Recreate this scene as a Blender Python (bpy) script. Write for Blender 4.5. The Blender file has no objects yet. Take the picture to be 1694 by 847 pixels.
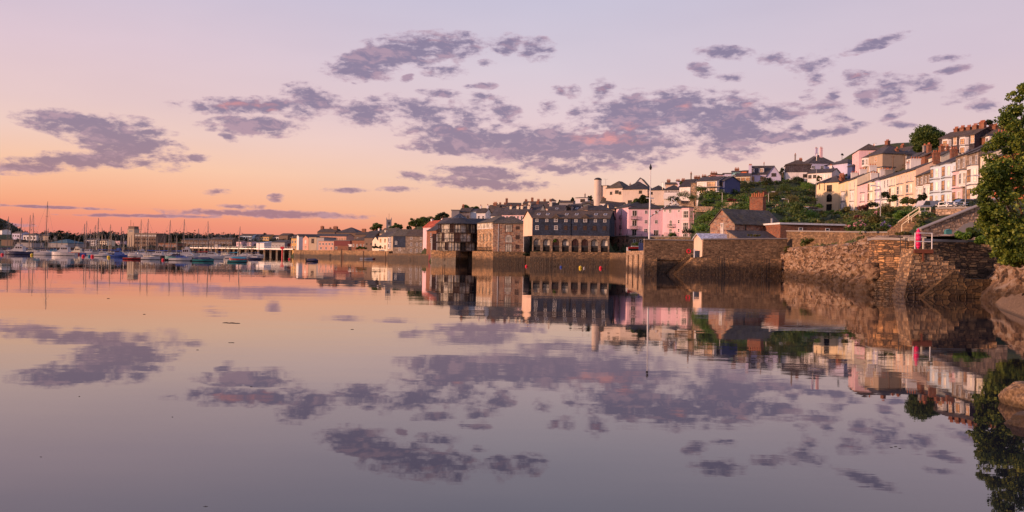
import bpy, math, random
import numpy as np
from mathutils import Vector, Matrix, noise as mnoise
R=math.radians
scene=bpy.context.scene; COL=scene.collection
# ---------------------------------------------------------------- camera
F=1467.0; CX=847.0; CY=424.5; ROLL=R(1.0); EYE=2.5
cam=bpy.data.cameras.new("camera"); co=bpy.data.objects.new("camera",cam); COL.objects.link(co)
cam.sensor_width=36; cam.lens=36*F/1694; cam.shift_y=1/1694; cam.clip_start=.2; cam.clip_end=9000
cr,sr=math.cos(ROLL),math.sin(ROLL)
co.matrix_world=Matrix(((cr,-sr,0,0),(0,0,-1,0),(sr,cr,0,EYE),(0,0,0,1)))
scene.camera=co
scene.render.resolution_x=1024; scene.render.resolution_y=512
vs=scene.view_settings; vs.view_transform='Standard'; vs.look='None'; vs.gamma=1; vs.exposure=0; vs.use_curve_mapping=False
scene.render.engine='CYCLES'
scene.cycles.max_bounces=5; scene.cycles.diffuse_bounces=2; scene.cycles.glossy_bounces=3; scene.cycles.transparent_max_bounces=6
scene.cycles.caustics_reflective=False; scene.cycles.caustics_refractive=False
def ray(px,py):                       # photograph direction -> world slopes (x/y, z/y)
    u=(px-CX)/F; v=-(py-CY)/F
    return u*cr-v*sr, u*sr+v*cr
def G(px,Y,py=None):                  # plan position on the line of sight
    if py is None: py=CY+math.tan(ROLL)*(px-CX)
    return Vector((ray(px,py)[0]*Y,Y))
def Z(px,py,Y): return EYE+ray(px,py)[1]*Y
def P(px,py,Y):
    a,b=ray(px,py); return Vector((a*Y,Y,EYE+b*Y))
def lin(c):
    def f(x):
        x/=255; return x/12.92 if x<=.04045 else ((x+.055)/1.055)**2.4
    return (f(c[0]),f(c[1]),f(c[2]),1)
# ---------------------------------------------------------------- node helper
class NT:
    def __init__(s,t): s.t=t; t.nodes.clear()
    def n(s,ty,props=None,**inp):
        nd=s.t.nodes.new(ty)
        for k,v in (props or {}).items(): setattr(nd,k,v)
        for k,v in inp.items():
            key=int(k[1:]) if k[0]=='i' and k[1:].isdigit() else k.replace('_',' ')
            sk=nd.inputs[key]
            if isinstance(v,bpy.types.NodeSocket): s.t.links.new(v,sk)
            else: sk.default_value=v
        return nd
    def m(s,op,a,b=None,c=None,clamp=False):
        kw={'i0':a}
        if b is not None: kw['i1']=b
        if c is not None: kw['i2']=c
        return s.n('ShaderNodeMath',{'operation':op,'use_clamp':clamp},**kw).outputs[0]
    def mr(s,v,a,b,c=0.,d=1.,smooth=True):
        nd=s.n('ShaderNodeMapRange',{'interpolation_type':'SMOOTHSTEP' if smooth else 'LINEAR'},i0=v,i1=a,i2=b,i3=c,i4=d); return nd.outputs[0]
    def ramp(s,v,stops,interp='LINEAR'):
        nd=s.n('ShaderNodeValToRGB',None,i0=v); cr_=nd.color_ramp; cr_.interpolation=interp
        while len(cr_.elements)>1: cr_.elements.remove(cr_.elements[-1])
        cr_.elements[0].position=stops[0][0]; cr_.elements[0].color=stops[0][1]
        for p,c in stops[1:]:
            e=cr_.elements.new(p); e.color=c
        return nd.outputs[0]
    def mix(s,f,a,b,bt='MIX'):
        nd=s.n('ShaderNodeMix',{'data_type':'RGBA','blend_type':bt}); nd.inputs[0].default_value=f if not isinstance(f,bpy.types.NodeSocket) else 0
        if isinstance(f,bpy.types.NodeSocket): s.t.links.new(f,nd.inputs[0])
        for i,v in ((6,a),(7,b)):
            if isinstance(v,bpy.types.NodeSocket): s.t.links.new(v,nd.inputs[i])
            else: nd.inputs[i].default_value=v
        return nd.outputs[2]
    def noise(s,vec,scale,detail=4.,rough=.55,dist=0.,out=0):
        kw=dict(Scale=scale,Detail=detail,Roughness=rough,Distortion=dist)
        if vec is not None: kw['Vector']=vec
        return s.n('ShaderNodeTexNoise',None,**kw).outputs[out]
    def mapping(s,vec,scale=(1,1,1),loc=(0,0,0),rot=(0,0,0),ty='POINT'):
        return s.n('ShaderNodeMapping',{'vector_type':ty},Vector=vec,Location=loc,Rotation=rot,Scale=scale).outputs[0]
# ---------------------------------------------------------------- world: dusk sky with broken cloud
SUN_AZ=R(-105); SUN_EL=R(8)
w=bpy.data.worlds.new("World"); scene.world=w; w.use_nodes=True
t=NT(w.node_tree)
gen=t.n('ShaderNodeTexCoord').outputs['Generated']
sep=t.n('ShaderNodeSeparateXYZ',None,i0=gen).outputs
az=t.m('MULTIPLY',t.m('ARCTAN2',sep[0],sep[1]),57.29578)
el=t.m('MULTIPLY',t.m('ARCSINE',sep[2]),57.29578)
ang=t.n('ShaderNodeCombineXYZ',None,i0=az,i1=el,i2=0.).outputs[0]
eln=t.m('DIVIDE',t.m('ABSOLUTE',el),90.,clamp=True)
def skyramp(cols):
    els=(0,1.7,2.9,4.9,7,8.7,12,16,30,60)
    return t.ramp(eln,[(e/90,lin(c)) for e,c in zip(els,cols)])
top=((176,172,205),(146,150,190))
left=skyramp(((226,126,118),(245,148,122),(253,176,136),(254,202,168),(246,211,198),(238,208,206),(228,204,214),(208,196,216))+top)
mid=skyramp(((236,140,114),(246,168,132),(252,196,160),(250,211,190),(243,211,206),(232,208,213),(221,208,220),(206,201,221))+top)
right=skyramp(((246,196,166),(247,202,176),(246,206,184),(243,207,193),(236,204,200),(229,204,208),(219,201,214),(208,196,213))+top)
f1=t.mr(az,-30.,6.); f2=t.mr(az,0.,30.)
sky=t.mix(f2,t.mix(f1,left,mid),right)
back=t.mr(t.m('ABSOLUTE',az),70.,150.,1.,1.08)
sky=t.mix(1.,sky,t.n('ShaderNodeCombineColor',None,i0=back,i1=back,i2=back).outputs[0],'MULTIPLY')
wn=t.noise(t.mapping(ang,(.05,.16,1)),1.,3.)
sky=t.mix(1.,sky,t.ramp(wn,[(.3,(.96,.95,.97,1)),(.7,(1.03,1.02,1.02,1))]),'MULTIPLY')
# cloud banks: centre and radii in photograph pixels, turned into angles on the sky
CL=[(612,102,68,22,-14),(668,84,70,22,-6),(735,77,58,20,-2),(786,76,26,12,0),(837,74,32,15,0),(886,82,33,17,0),(590,119,56,10,6),(735,118,36,11,0),(807,104,17,5,0),(672,130,14,5,-20),
(518,162,48,18,10),(410,175,110,12,-3),(500,184,40,14,0),(428,208,68,14,2),(350,208,28,7,0),(600,188,46,19,8),(618,166,22,8,0),(690,184,56,20,12),(775,196,36,32,25),(833,183,28,18,15),(727,154,36,6,2),(795,142,26,6,0),(795,157,26,6,0),(560,112,30,8,0),
(140,207,100,17,4),(205,235,98,28,14),(232,204,38,9,8),(250,219,44,6,0),(130,266,118,12,-2),(50,277,70,10,-3),(327,261,24,6,3),(378,228,16,6,12),(240,357,120,2.6,0),(440,354,160,5.5,1),(60,342,130,2.2,1),(360,318,24,5,0),(457,327,14,6,0),(20,372,40,3,0),
(790,228,120,20,5),(900,240,150,26,2),(1012,240,100,32,0),(745,247,70,8,3),(925,150,15,8,0),(907,178,17,14,0),(951,184,14,10,10),(948,152,13,10,0),(998,154,22,20,0),
(1040,190,82,30,0),(1120,180,70,26,0),(1205,205,74,44,5),(1288,188,44,14,0),(1290,227,60,9,-2),(1375,218,58,8,-8),(1318,210,14,11,0),
(1200,88,46,10,4),(1282,96,32,10,0),(1160,115,24,10,20),(1210,128,26,7,0),(1343,108,40,17,-14),(1352,124,24,15,0),(1420,127,28,14,0),(1474,140,32,17,12),(1474,158,30,22,5),(1528,138,34,12,14),(1367,178,32,12,0),(1388,192,28,9,0),(1380,160,14,15,0),(1430,160,18,15,0),(1338,158,15,8,0),
(1458,67,46,8,-10),(1428,80,40,7,-8),(1570,96,32,6,0),(1598,155,40,10,-15),(1578,115,30,6,-5),(1630,175,30,10,0),(1490,208,28,6,8),(1474,193,24,5,-14),
(800,288,78,11,5),(805,303,96,10,3),(678,290,32,7,8),(660,314,34,5,0),(885,270,28,8,-10),(940,279,54,9,0),(568,315,40,4,0),(400,342,40,4,0)]
def blobs(lst):
    acc=None
    for b in lst:
        px,py,rx,ry,ro=b[:5]
        sx,sz=ray(px,py); a=math.degrees(math.atan(sx)); e=math.degrees(math.atan(sz/math.sqrt(1+sx*sx)))
        k=57.3/F/(1+sx*sx)
        v=t.mapping(ang,(rx*k*1.45,ry*57.3/F/math.sqrt(1+sx*sx)*1.65,1),(a,e,0),(0,0,R(-ro+1)),'TEXTURE')
        g=t.n('ShaderNodeTexGradient',{'gradient_type':'SPHERICAL'},i0=v).outputs['Fac']
        if rx<=40 or rx>=66: g=t.m('MULTIPLY',g,.74 if rx<=40 else 1.17)
        acc=g if acc is None else t.m('MAXIMUM',acc,g)
    return acc
M=blobs(CL)
coral=blobs([(1000,226,60,14,6),(1040,212,20,8,0),(768,214,24,7,0),(1135,174,22,8,0),(1000,150,20,10,0),(925,150,14,7,0),(907,174,14,8,0),(395,172,70,8,-3),(1420,122,22,7,0),(1240,172,18,6,0),(452,182,20,6,0),(665,188,12,6,0),(720,66,24,5,0)])
wv=t.n('ShaderNodeVectorMath',{'operation':'ADD'},i0=t.mapping(ang,(1.,2.3,1)),i1=t.n('ShaderNodeVectorMath',{'operation':'SCALE'},i0=t.noise(ang,.7,2.,out=1),Scale=1.6).outputs[0]).outputs[0]
n1=t.noise(t.mapping(wv,(.8,1.0,1)),.75,8.,.6); n2=t.noise(t.mapping(ang,(1.,2.2,1)),1.1,6.,.62)
dens=t.m('ADD',t.m('MULTIPLY',t.m('POWER',M,.75),1.68),t.m('ADD',t.m('MULTIPLY',t.m('SUBTRACT',n1,.5),2.7),t.m('MULTIPLY',t.m('SUBTRACT',n2,.5),2.3)))
dens=t.m('MULTIPLY',dens,t.mr(M,.0,.18))
cov=t.mr(dens,.30,1.35)
core=t.mr(dens,.5,1.3)
cel=t.mr(el,1.5,9.)
nup=t.noise(t.n('ShaderNodeVectorMath',{'operation':'ADD'},i0=t.mapping(wv,(.8,1.15,1)),i1=(-.12,.55,0)).outputs[0],.75,4.,.6)
light=t.mr(t.m('SUBTRACT',n1,nup),.0,.22)
ccol=t.mix(core,lin((184,152,174)),t.mix(cel,lin((152,118,140)),lin((124,112,146))))
ccol=t.mix(t.m('MULTIPLY',light,.5),ccol,lin((206,164,178)))
ccol=t.mix(t.m('MULTIPLY',t.mr(t.m('ADD',t.m('POWER',coral,.7),t.m('MULTIPLY',t.m('SUBTRACT',n1,.5),2.2)),1.05*.45,1.25),.7),ccol,lin((240,146,140)))
sky=t.mix(t.m('MULTIPLY',cov,.82),sky,ccol)
nish=t.n('ShaderNodeTexSky',{'sky_type':'NISHITA','sun_disc':False,'sun_elevation':SUN_EL,'sun_rotation':SUN_AZ%(2*math.pi)})
b1=t.n('ShaderNodeBackground',None,Color=sky,Strength=.97)
b2=t.n('ShaderNodeBackground',None,Color=nish.outputs[0],Strength=.05)
mx=t.n('ShaderNodeMixShader',None,i0=.02,i1=b1.outputs[0],i2=b2.outputs[0])
t.n('ShaderNodeOutputWorld',None,Surface=mx.outputs[0])
w.cycles.sampling_method='MANUAL'; w.cycles.sample_map_resolution=512
# ---------------------------------------------------------------- sun: low, warm, from the left and a little behind
sl=bpy.data.lights.new("sun",'SUN'); sl.energy=5.0; sl.angle=R(1.5); sl.color=(1,.56,.36)
so=bpy.data.objects.new("sun",sl); COL.objects.link(so)
d=Vector((math.sin(SUN_AZ)*math.cos(SUN_EL),math.cos(SUN_AZ)*math.cos(SUN_EL),math.sin(SUN_EL)))
so.rotation_euler=d.to_track_quat('Z','Y').to_euler(); so.location=(-60,-20,60)
# ---------------------------------------------------------------- materials
MATS={}
def newmat(name):
    m=bpy.data.materials.new(name); m.use_nodes=True; return m,NT(m.node_tree)
def fin(t,col,rough=.8,bump=None,bs=.4,bd=.02,metal=0.,ior=1.45,**kw):
    p=t.n('ShaderNodeBsdfPrincipled',None,Roughness=rough,Metallic=metal,IOR=ior)
    if isinstance(col,bpy.types.NodeSocket): t.t.links.new(col,p.inputs['Base Color'])
    else: p.inputs['Base Color'].default_value=col
    if bump is not None:
        b=t.n('ShaderNodeBump',None,Strength=bs,Distance=bd,Height=bump); t.t.links.new(b.outputs[0],p.inputs['Normal'])
    t.n('ShaderNodeOutputMaterial',None,Surface=p.outputs[0]); return p
def C(r,g,b): return (r,g,b,1)
def sc(c,k): return (min(1,c[0]*k),min(1,c[1]*k),min(1,c[2]*k),1)
def plaster(name,c,rough=.75,var=.12):
    m,t=newmat(name); pos=t.n('ShaderNodeNewGeometry').outputs['Position']
    n=t.noise(pos,.35,5.,.6); n2=t.noise(t.mapping(pos,(3,3,.5)),1.,4.)
    col=t.ramp(t.m('MULTIPLY_ADD',n2,.5,t.m('MULTIPLY',n,.5)),[(.3,sc(c,1-var*1.8)),(.5,c),(.7,sc(c,1+var*.7))])
    fin(t,col,rough,t.noise(pos,9.,3.),.2); MATS[name]=m
def stone(name,cols,mortar,sx=2.,sy=3.6,wet=None,wetw=.7,warp=.35,bd=.05,weed=True):
    m,t=newmat(name); g=t.n('ShaderNodeNewGeometry').outputs['Position']; uv=t.n('ShaderNodeTexCoord').outputs['UV']
    wv=t.n('ShaderNodeVectorMath',{'operation':'ADD'},i0=t.mapping(uv,(sx,sy,1)),i1=t.n('ShaderNodeVectorMath',{'operation':'SCALE'},i0=t.noise(uv,sx*.8,3.,out=1),Scale=warp).outputs[0]).outputs[0]
    v=t.n('ShaderNodeTexVoronoi',{'feature':'F1','distance':'CHEBYCHEV'},Vector=wv,Scale=1.,Randomness=.8)
    v2=t.n('ShaderNodeTexVoronoi',{'feature':'F2','distance':'CHEBYCHEV'},Vector=wv,Scale=1.,Randomness=.8)
    edge=t.m('SUBTRACT',v2.outputs['Distance'],v.outputs['Distance'])
    rnd=t.n('ShaderNodeSeparateColor',None,i0=v.outputs['Color']).outputs[0]
    k=len(cols); col=t.ramp(rnd,[(i/k,c) for i,c in enumerate(cols)],'CONSTANT')
    big=t.noise(t.mapping(g,(1.,1.,1.6)),.30,7.,.7); fine=t.noise(g,6.,4.,.6)
    col=t.mix(1.,col,t.ramp(t.m('MULTIPLY_ADD',big,.6,t.m('MULTIPLY',fine,.4)),[(.34,(.42,.38,.34,1)),(.5,(1.,.97,.92,1)),(.66,(1.7,1.55,1.3,1))]),'MULTIPLY')
    col=t.mix(t.mr(edge,.02,.16,.85,0.),col,mortar)
    rough=.85
    if wet is not None:
        z=t.n('ShaderNodeSeparateXYZ',None,i0=g).outputs[2]
        zz=t.m('ADD',z,t.m('MULTIPLY',t.m('SUBTRACT',t.noise(t.mapping(g,(.5,.5,.25)),1.,5.,.65),.5),2.6))
        f=t.mr(zz,wet-wetw,wet+wetw,1.,0.)
        wc=t.ramp(t.noise(t.mapping(g,(1.6,1.6,.8)),1.2,6.,.7),[(.32,C(.008,.006,.005)),(.5,C(.030,.018,.009)),(.66,C(.075,.040,.014))])
        col=t.mix(t.m('MULTIPLY',f,.88),col,wc)
        rough=t.mr(f,0.,1.,.88,.45)
    h=t.m('ADD',t.mr(edge,0.,.25),t.m('MULTIPLY',fine,.6))
    fin(t,col,rough,h,.8,bd); MATS[name]=m
def slate(name,c,moss=None,sx=3.,sy=5.,amt=.5):
    m,t=newmat(name); g=t.n('ShaderNodeNewGeometry').outputs['Position']; uv=t.n('ShaderNodeTexCoord').outputs['UV']
    br=t.n('ShaderNodeTexBrick',None,Vector=t.mapping(uv,(sx,sy,1)),Color1=sc(c,.7),Color2=sc(c,1.4),Mortar=sc(c,.35),Scale=1.,i4=.0) if False else t.n('ShaderNodeTexBrick',None,Vector=t.mapping(uv,(sx,sy,1)),Color1=sc(c,.65),Color2=sc(c,1.4),Mortar=sc(c,.35),Scale=1.,Mortar_Size=.04,Brick_Width=1.,Row_Height=1.)
    n=t.noise(g,.5,6.,.65)
    col=t.mix(1.,br.outputs[0],t.ramp(n,[(.3,(.6,.6,.6,1)),(.7,(1.4,1.4,1.4,1))]),'MULTIPLY')
    if moss: col=t.mix(t.m('MULTIPLY',t.mr(t.noise(g,.9,5.,.7),.45,.7),amt),col,moss)
    fin(t,col,.92,br.outputs[1],.3,.02); MATS[name]=m
def plain(name,c,rough=.5,metal=0.,ior=1.45):
    m,t=newmat(name); g=t.n('ShaderNodeNewGeometry').outputs['Position']
    col=t.ramp(t.noise(g,2.5,4.,.6),[(.3,sc(c,.82)),(.7,sc(c,1.12))])
    fin(t,col,rough,None,metal=metal,ior=ior); MATS[name]=m
def leafmat(name,dark,lite,warm,trans=.35):
    m,t=newmat(name); g=t.n('ShaderNodeNewGeometry')
    r=g.outputs['Random Per Island']; n=t.noise(g.outputs['Position'],.8,3.)
    col=t.ramp(t.m('MULTIPLY_ADD',r,.55,t.m('MULTIPLY',n,.5)),[(.12,dark),(.5,lite),(.9,warm)])
    p=t.n('ShaderNodeBsdfPrincipled',None,Base_Color=col,Roughness=.55); tr=t.n('ShaderNodeBsdfTranslucent',None,Color=col)
    mx=t.n('ShaderNodeMixShader',None,i0=trans,i1=p.outputs[0],i2=tr.outputs[0]); t.n('ShaderNodeOutputMaterial',None,Surface=mx.outputs[0]); MATS[name]=m
def nop(): pass
plaster('white_render',C(.74,.70,.68)); plaster('cream_render',C(.76,.66,.50)); plaster('yellow_render',C(.80,.62,.38)); plaster('pink_render',C(.72,.46,.52)); plaster('coral_render',C(.62,.33,.24))
plaster('rose_render',C(.78,.52,.55)); plaster('lilac_render',C(.52,.50,.68)); plaster('sky_render',C(.54,.64,.74)); plaster('turquoise_render',C(.26,.50,.56)); plaster('orange_render',C(.70,.19,.08))
plaster('ochre_render',C(.62,.36,.12)); plaster('grey_render',C(.30,.28,.28)); plaster('tan_render',C(.42,.32,.23)); plaster('navy_render',C(.05,.07,.18)); plaster('concrete',C(.28,.25,.23)); plaster('pale_render',C(.66,.54,.45)); plaster('peach_render',C(.76,.54,.40)); plaster('red_render',C(.17,.035,.035)); plaster('brown_render',C(.16,.10,.07))
S1=[C(.20,.13,.085),C(.30,.20,.13),C(.15,.10,.075),C(.36,.26,.18),C(.22,.17,.14),C(.12,.085,.07)]
stone('rubble_stone',S1,C(.20,.16,.12),1.9,3.4)
stone('red_rubble',[C(0.286,0.143,0.094),C(0.396,0.220,0.143),C(0.187,0.099,0.077),C(0.330,0.242,0.187),C(0.220,0.154,0.132)],C(0.286,0.209,0.154),1.6,2.6)
stone('quay_stone',[C(0.267,0.158,0.080),C(0.376,0.220,0.106),C(0.188,0.117,0.064),C(0.439,0.274,0.149),C(0.235,0.151,0.090)],C(0.157,0.103,0.059),1.7,3.6,wet=1.9)
stone('parapet_stone',[C(0.168,0.108,0.061),C(0.235,0.147,0.084),C(0.124,0.078,0.046),C(0.291,0.196,0.114)],C(0.168,0.108,0.064),2.0,4.6,warp=.5)
stone('dark_quay_stone',[C(0.161,0.100,0.055),C(0.228,0.141,0.078),C(0.108,0.071,0.046),C(0.296,0.188,0.100)],C(0.108,0.071,0.041),1.5,3.,wet=2.5,wetw=.8)
stone('block_stone',[C(0.393,0.255,0.148),C(0.320,0.211,0.124),C(0.480,0.325,0.188),C(0.248,0.166,0.099),C(0.364,0.217,0.109)],C(0.102,0.064,0.040),1.9,3.6,wet=1.15,warp=.18,bd=.08)
stone('layered_stone',[C(0.320,0.178,0.089),C(0.160,0.096,0.055),C(0.466,0.268,0.128),C(0.102,0.064,0.040),C(0.262,0.153,0.084)],C(0.044,0.028,0.017),1.5,5.5,wet=1.5,warp=.5,bd=.14)
stone('wet_stone',[C(.10,.06,.028),C(.15,.095,.045),C(.07,.045,.025),C(.12,.08,.04)],C(.055,.036,.02),1.7,3.0,wet=.0,warp=.5,bd=.04)
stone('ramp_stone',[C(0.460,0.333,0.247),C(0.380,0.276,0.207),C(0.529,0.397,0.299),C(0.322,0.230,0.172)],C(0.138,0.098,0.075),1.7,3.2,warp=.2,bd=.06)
stone('far_stone',[C(0.207,0.161,0.127),C(0.299,0.241,0.196),C(0.161,0.127,0.103)],C(0.230,0.184,0.149),1.2,2.)
stone('brick',[C(0.265,0.086,0.047),C(0.328,0.117,0.062),C(0.218,0.070,0.043),C(0.281,0.133,0.086)],C(0.203,0.125,0.086),3.,7.,warp=.05)
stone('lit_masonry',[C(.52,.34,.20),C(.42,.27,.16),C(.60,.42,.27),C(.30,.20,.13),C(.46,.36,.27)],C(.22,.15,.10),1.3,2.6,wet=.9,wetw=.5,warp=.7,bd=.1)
slate('slate_roof',C(.065,.06,.066),C(.11,.08,.05)); slate('dark_slate',C(.04,.04,.048),C(.07,.055,.04)); slate('brown_slate',C(.085,.065,.055),C(.12,.075,.04),amt=.8)
slate('mossy_slate',C(.085,.075,.065),C(.13,.10,.045),amt=.8); slate('slate_hung',C(.022,.032,.06),sx=2.5,sy=4.); slate('slate_cladding',C(.06,.05,.058),sx=2.5,sy=4.); slate('teal_roof',C(.07,.14,.17)); slate('red_tile',C(.42,.09,.045)); slate('pale_roof',C(.50,.52,.60))
plain('white_paint',C(.78,.76,.75)); plain('cream_paint',C(.72,.62,.46)); plain('black_metal',C(.02,.02,.022),.4); plain('brown_frame',C(.06,.035,.025),.5); plain('grey_metal',C(.35,.34,.34),.4,.3); plain('galvanised',C(.45,.43,.42),.4,.6)
plain('lead',C(.10,.10,.12),.5); plain('pot_clay',C(.40,.13,.06),.8); plain('dark_void',C(.012,.010,.010),.9); plain('curtain',C(.62,.55,.44),.9); plain('blind',C(.70,.55,.40),.8)
plain('wood',C(.16,.09,.05),.7); plain('mast_wood',C(.36,.22,.12),.5); plain('alloy',C(.17,.135,.12),.45,.1)
plain('hull_white',C(.50,.47,.47),.35); plain('hull_navy',C(.012,.018,.065),.25); plain('hull_blue',C(.03,.07,.28),.3); plain('hull_red',C(.28,.02,.02),.35); plain('hull_teal',C(.02,.16,.17),.35); plain('hull_black',C(.02,.02,.025),.3); plain('cover_blue',C(.03,.08,.30),.7); plain('cover_teal',C(.03,.22,.32),.7); plain('cover_navy',C(.02,.03,.08),.7); plain('cover_red',C(.30,.04,.04),.7)
plain('buoy_red',C(.80,.03,.05),.35); plain('buoy_yellow',C(.75,.52,.03),.35); plain('buoy_blue',C(.05,.10,.45),.35); plain('magenta',C(.80,.02,.14),.4); plain('tarmac',C(.06,.055,.055),.9); plain('teal_paint',C(.05,.20,.20),.5); plain('rust',C(.20,.06,.03),.8); plain('weed',C(.02,.014,.008),.6)
plain('car_blue',C(.10,.16,.30),.25); plain('car_grey',C(.22,.22,.23),.25)
plain('flower_pink',C(.75,.35,.40),.7); plain('flower_magenta',C(.70,.05,.25),.7); plain('flower_lilac',C(.32,.22,.55),.7); plain('flower_red',C(.40,.04,.04),.7)
leafmat('leaf_mid',C(0.026,0.051,0.012),C(0.080,0.138,0.026),C(0.217,0.246,0.058)); leafmat('leaf_dark',C(0.012,0.022,0.008),C(0.034,0.054,0.017),C(0.084,0.096,0.030),.25); leafmat('leaf_bright',C(0.043,0.102,0.014),C(0.123,0.246,0.032),C(0.290,0.377,0.072)); leafmat('leaf_olive',C(0.058,0.065,0.017),C(0.160,0.152,0.043),C(0.290,0.232,0.087)); leafmat('leaf_red',C(0.072,0.026,0.022),C(0.174,0.051,0.043),C(0.261,0.102,0.058)); leafmat('leaf_far',C(.012,.016,.012),C(.025,.033,.018),C(.045,.05,.025),.2)
leafmat('leaf_big',C(0.020,0.043,0.009),C(0.109,0.174,0.023),C(0.377,0.406,0.058),.35)
def glassmat(name,c,ior,rough=.04):
    m,t=newmat(name); g=t.n('ShaderNodeNewGeometry').outputs['Position']
    col=t.ramp(t.noise(g,.6,2.),[(.35,sc(c,.5)),(.65,sc(c,1.8))]); fin(t,col,rough,t.noise(g,.8,2.),.15,.02,ior=ior); MATS[name]=m
glassmat('glass',C(.02,.02,.022),1.6); glassmat('sunset_tint_glass',C(.42,.24,.11),1.35,.4); glassmat('curtain_glass',C(.42,.38,.31),1.4,.35); glassmat('dim_glass',C(.012,.012,.013),1.5)  # the warm orange base colour stands in for sunset reflected in the panes
# rock
m,t=newmat('rock'); g=t.n('ShaderNodeNewGeometry').outputs['Position']
n=t.noise(t.mapping(g,(1.,1.,.5),rot=(0,.35,0)),.6,10.,.75,.5); n3=t.noise(t.mapping(g,(1.,1.,.8)),2.6,8.,.8)
vv=t.n('ShaderNodeTexVoronoi',None,Vector=t.n('ShaderNodeVectorMath',{'operation':'ADD'},i0=t.mapping(g,(1.1,1.1,2.)),i1=t.noise(g,1.7,5.,out=1)).outputs[0],Scale=1.6)
rc=t.n('ShaderNodeSeparateColor',None,i0=vv.outputs['Color']).outputs[0]
col=t.ramp(t.m('ADD',t.m('MULTIPLY',n,.38),t.m('ADD',t.m('MULTIPLY',n3,.42),t.m('MULTIPLY',rc,.2))),[(.36,C(.045,.03,.02)),(.44,C(.24,.14,.08)),(.50,C(.54,.32,.18)),(.56,C(.72,.48,.30)),(.62,C(.84,.66,.5)),(.68,C(.36,.24,.16))])
v=t.mr(n3,.3,.42)
z=t.n('ShaderNodeSeparateXYZ',None,i0=g).outputs[2]; zz=t.m('ADD',z,t.m('MULTIPLY',t.m('SUBTRACT',t.noise(g,.7,5.,.65),.5),1.6))
col=t.mix(t.mr(zz,.5,1.7,.85,0.),col,t.ramp(t.noise(g,2.,5.,.7),[(.3,C(.025,.015,.010)),(.7,C(.13,.075,.04))]))
fin(t,col,.85,t.m('ADD',t.m('MULTIPLY',n,1.6),t.m('MULTIPLY',n3,1.4)),1.,.6); MATS['rock']=m
m,t=newmat('pebbly_rock'); g=t.n('ShaderNodeNewGeometry').outputs['Position']; n=t.noise(g,14.,6.,.75)
vv=t.n('ShaderNodeTexVoronoi',None,Vector=g,Scale=16.); col=t.ramp(t.m('MULTIPLY_ADD',n,.6,t.m('MULTIPLY',vv.outputs['Distance'],.4)),[(.3,C(.07,.042,.024)),(.5,C(.17,.105,.055)),(.68,C(.34,.225,.13))])
z=t.n('ShaderNodeSeparateXYZ',None,i0=g).outputs[2]; col=t.mix(t.mr(t.m('ADD',z,t.m('MULTIPLY',t.m('SUBTRACT',t.noise(g,4.,4.),.5),.15)),.03,.14,.8,0.),col,C(.05,.032,.015))
fin(t,col,.85,t.m('ADD',n,vv.outputs['Distance']),.7,.03); MATS['pebbly_rock']=m
m,t=newmat('ground'); g=t.n('ShaderNodeNewGeometry').outputs['Position']; n=t.noise(g,.12,6.,.65); n2=t.noise(g,1.1,5.,.7)
col=t.ramp(t.m('MULTIPLY_ADD',n2,.6,t.m('MULTIPLY',n,.4)),[(.3,C(.014,.022,.008)),(.48,C(.035,.05,.014)),(.6,C(.075,.08,.025)),(.74,C(.12,.08,.045))]); fin(t,col,.9,n2,.9,.4); MATS['ground']=m
m,t=newmat('quay_top'); g=t.n('ShaderNodeNewGeometry').outputs['Position']; n=t.noise(g,.9,6.,.7); fin(t,t.ramp(n,[(.3,C(.10,.08,.065)),(.7,C(.24,.19,.15))]),.9,n,.4,.05); MATS['quay_top']=m
# water
m,t=newmat('water'); g=t.n('ShaderNodeNewGeometry').outputs['Position']
h1=t.noise(t.mapping(g,(.16,.42,1)),1.,2.,.5); h2=t.noise(t.mapping(g,(1.3,3.2,1)),1.,2.,.5); h3=t.noise(t.mapping(g,(.02,.055,1)),1.,2.,.5)
patch=t.mr(t.noise(t.mapping(g,(.010,.035,1)),1.,4.,.65),.42,.60,.25,1.6)
hh=t.m('ADD',t.m('MULTIPLY',h1,.05),t.m('ADD',t.m('MULTIPLY',t.m('MULTIPLY',h2,patch),.008),t.m('MULTIPLY',h3,.30)))
bp=t.n('ShaderNodeBump',None,Strength=1.,Distance=.085,Height=hh)
wc=t.ramp(t.noise(t.mapping(g,(.05,.1,1)),1.,3.),[(.35,C(.010,.010,.018)),(.65,C(.016,.017,.022))])
p=t.n('ShaderNodeBsdfPrincipled',None,Base_Color=wc,Roughness=t.mr(patch,.25,1.6,.008,.03),IOR=1.55,Normal=bp.outputs[0]); t.n('ShaderNodeOutputMaterial',None,Surface=p.outputs[0]); MATS['water']=m
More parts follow.
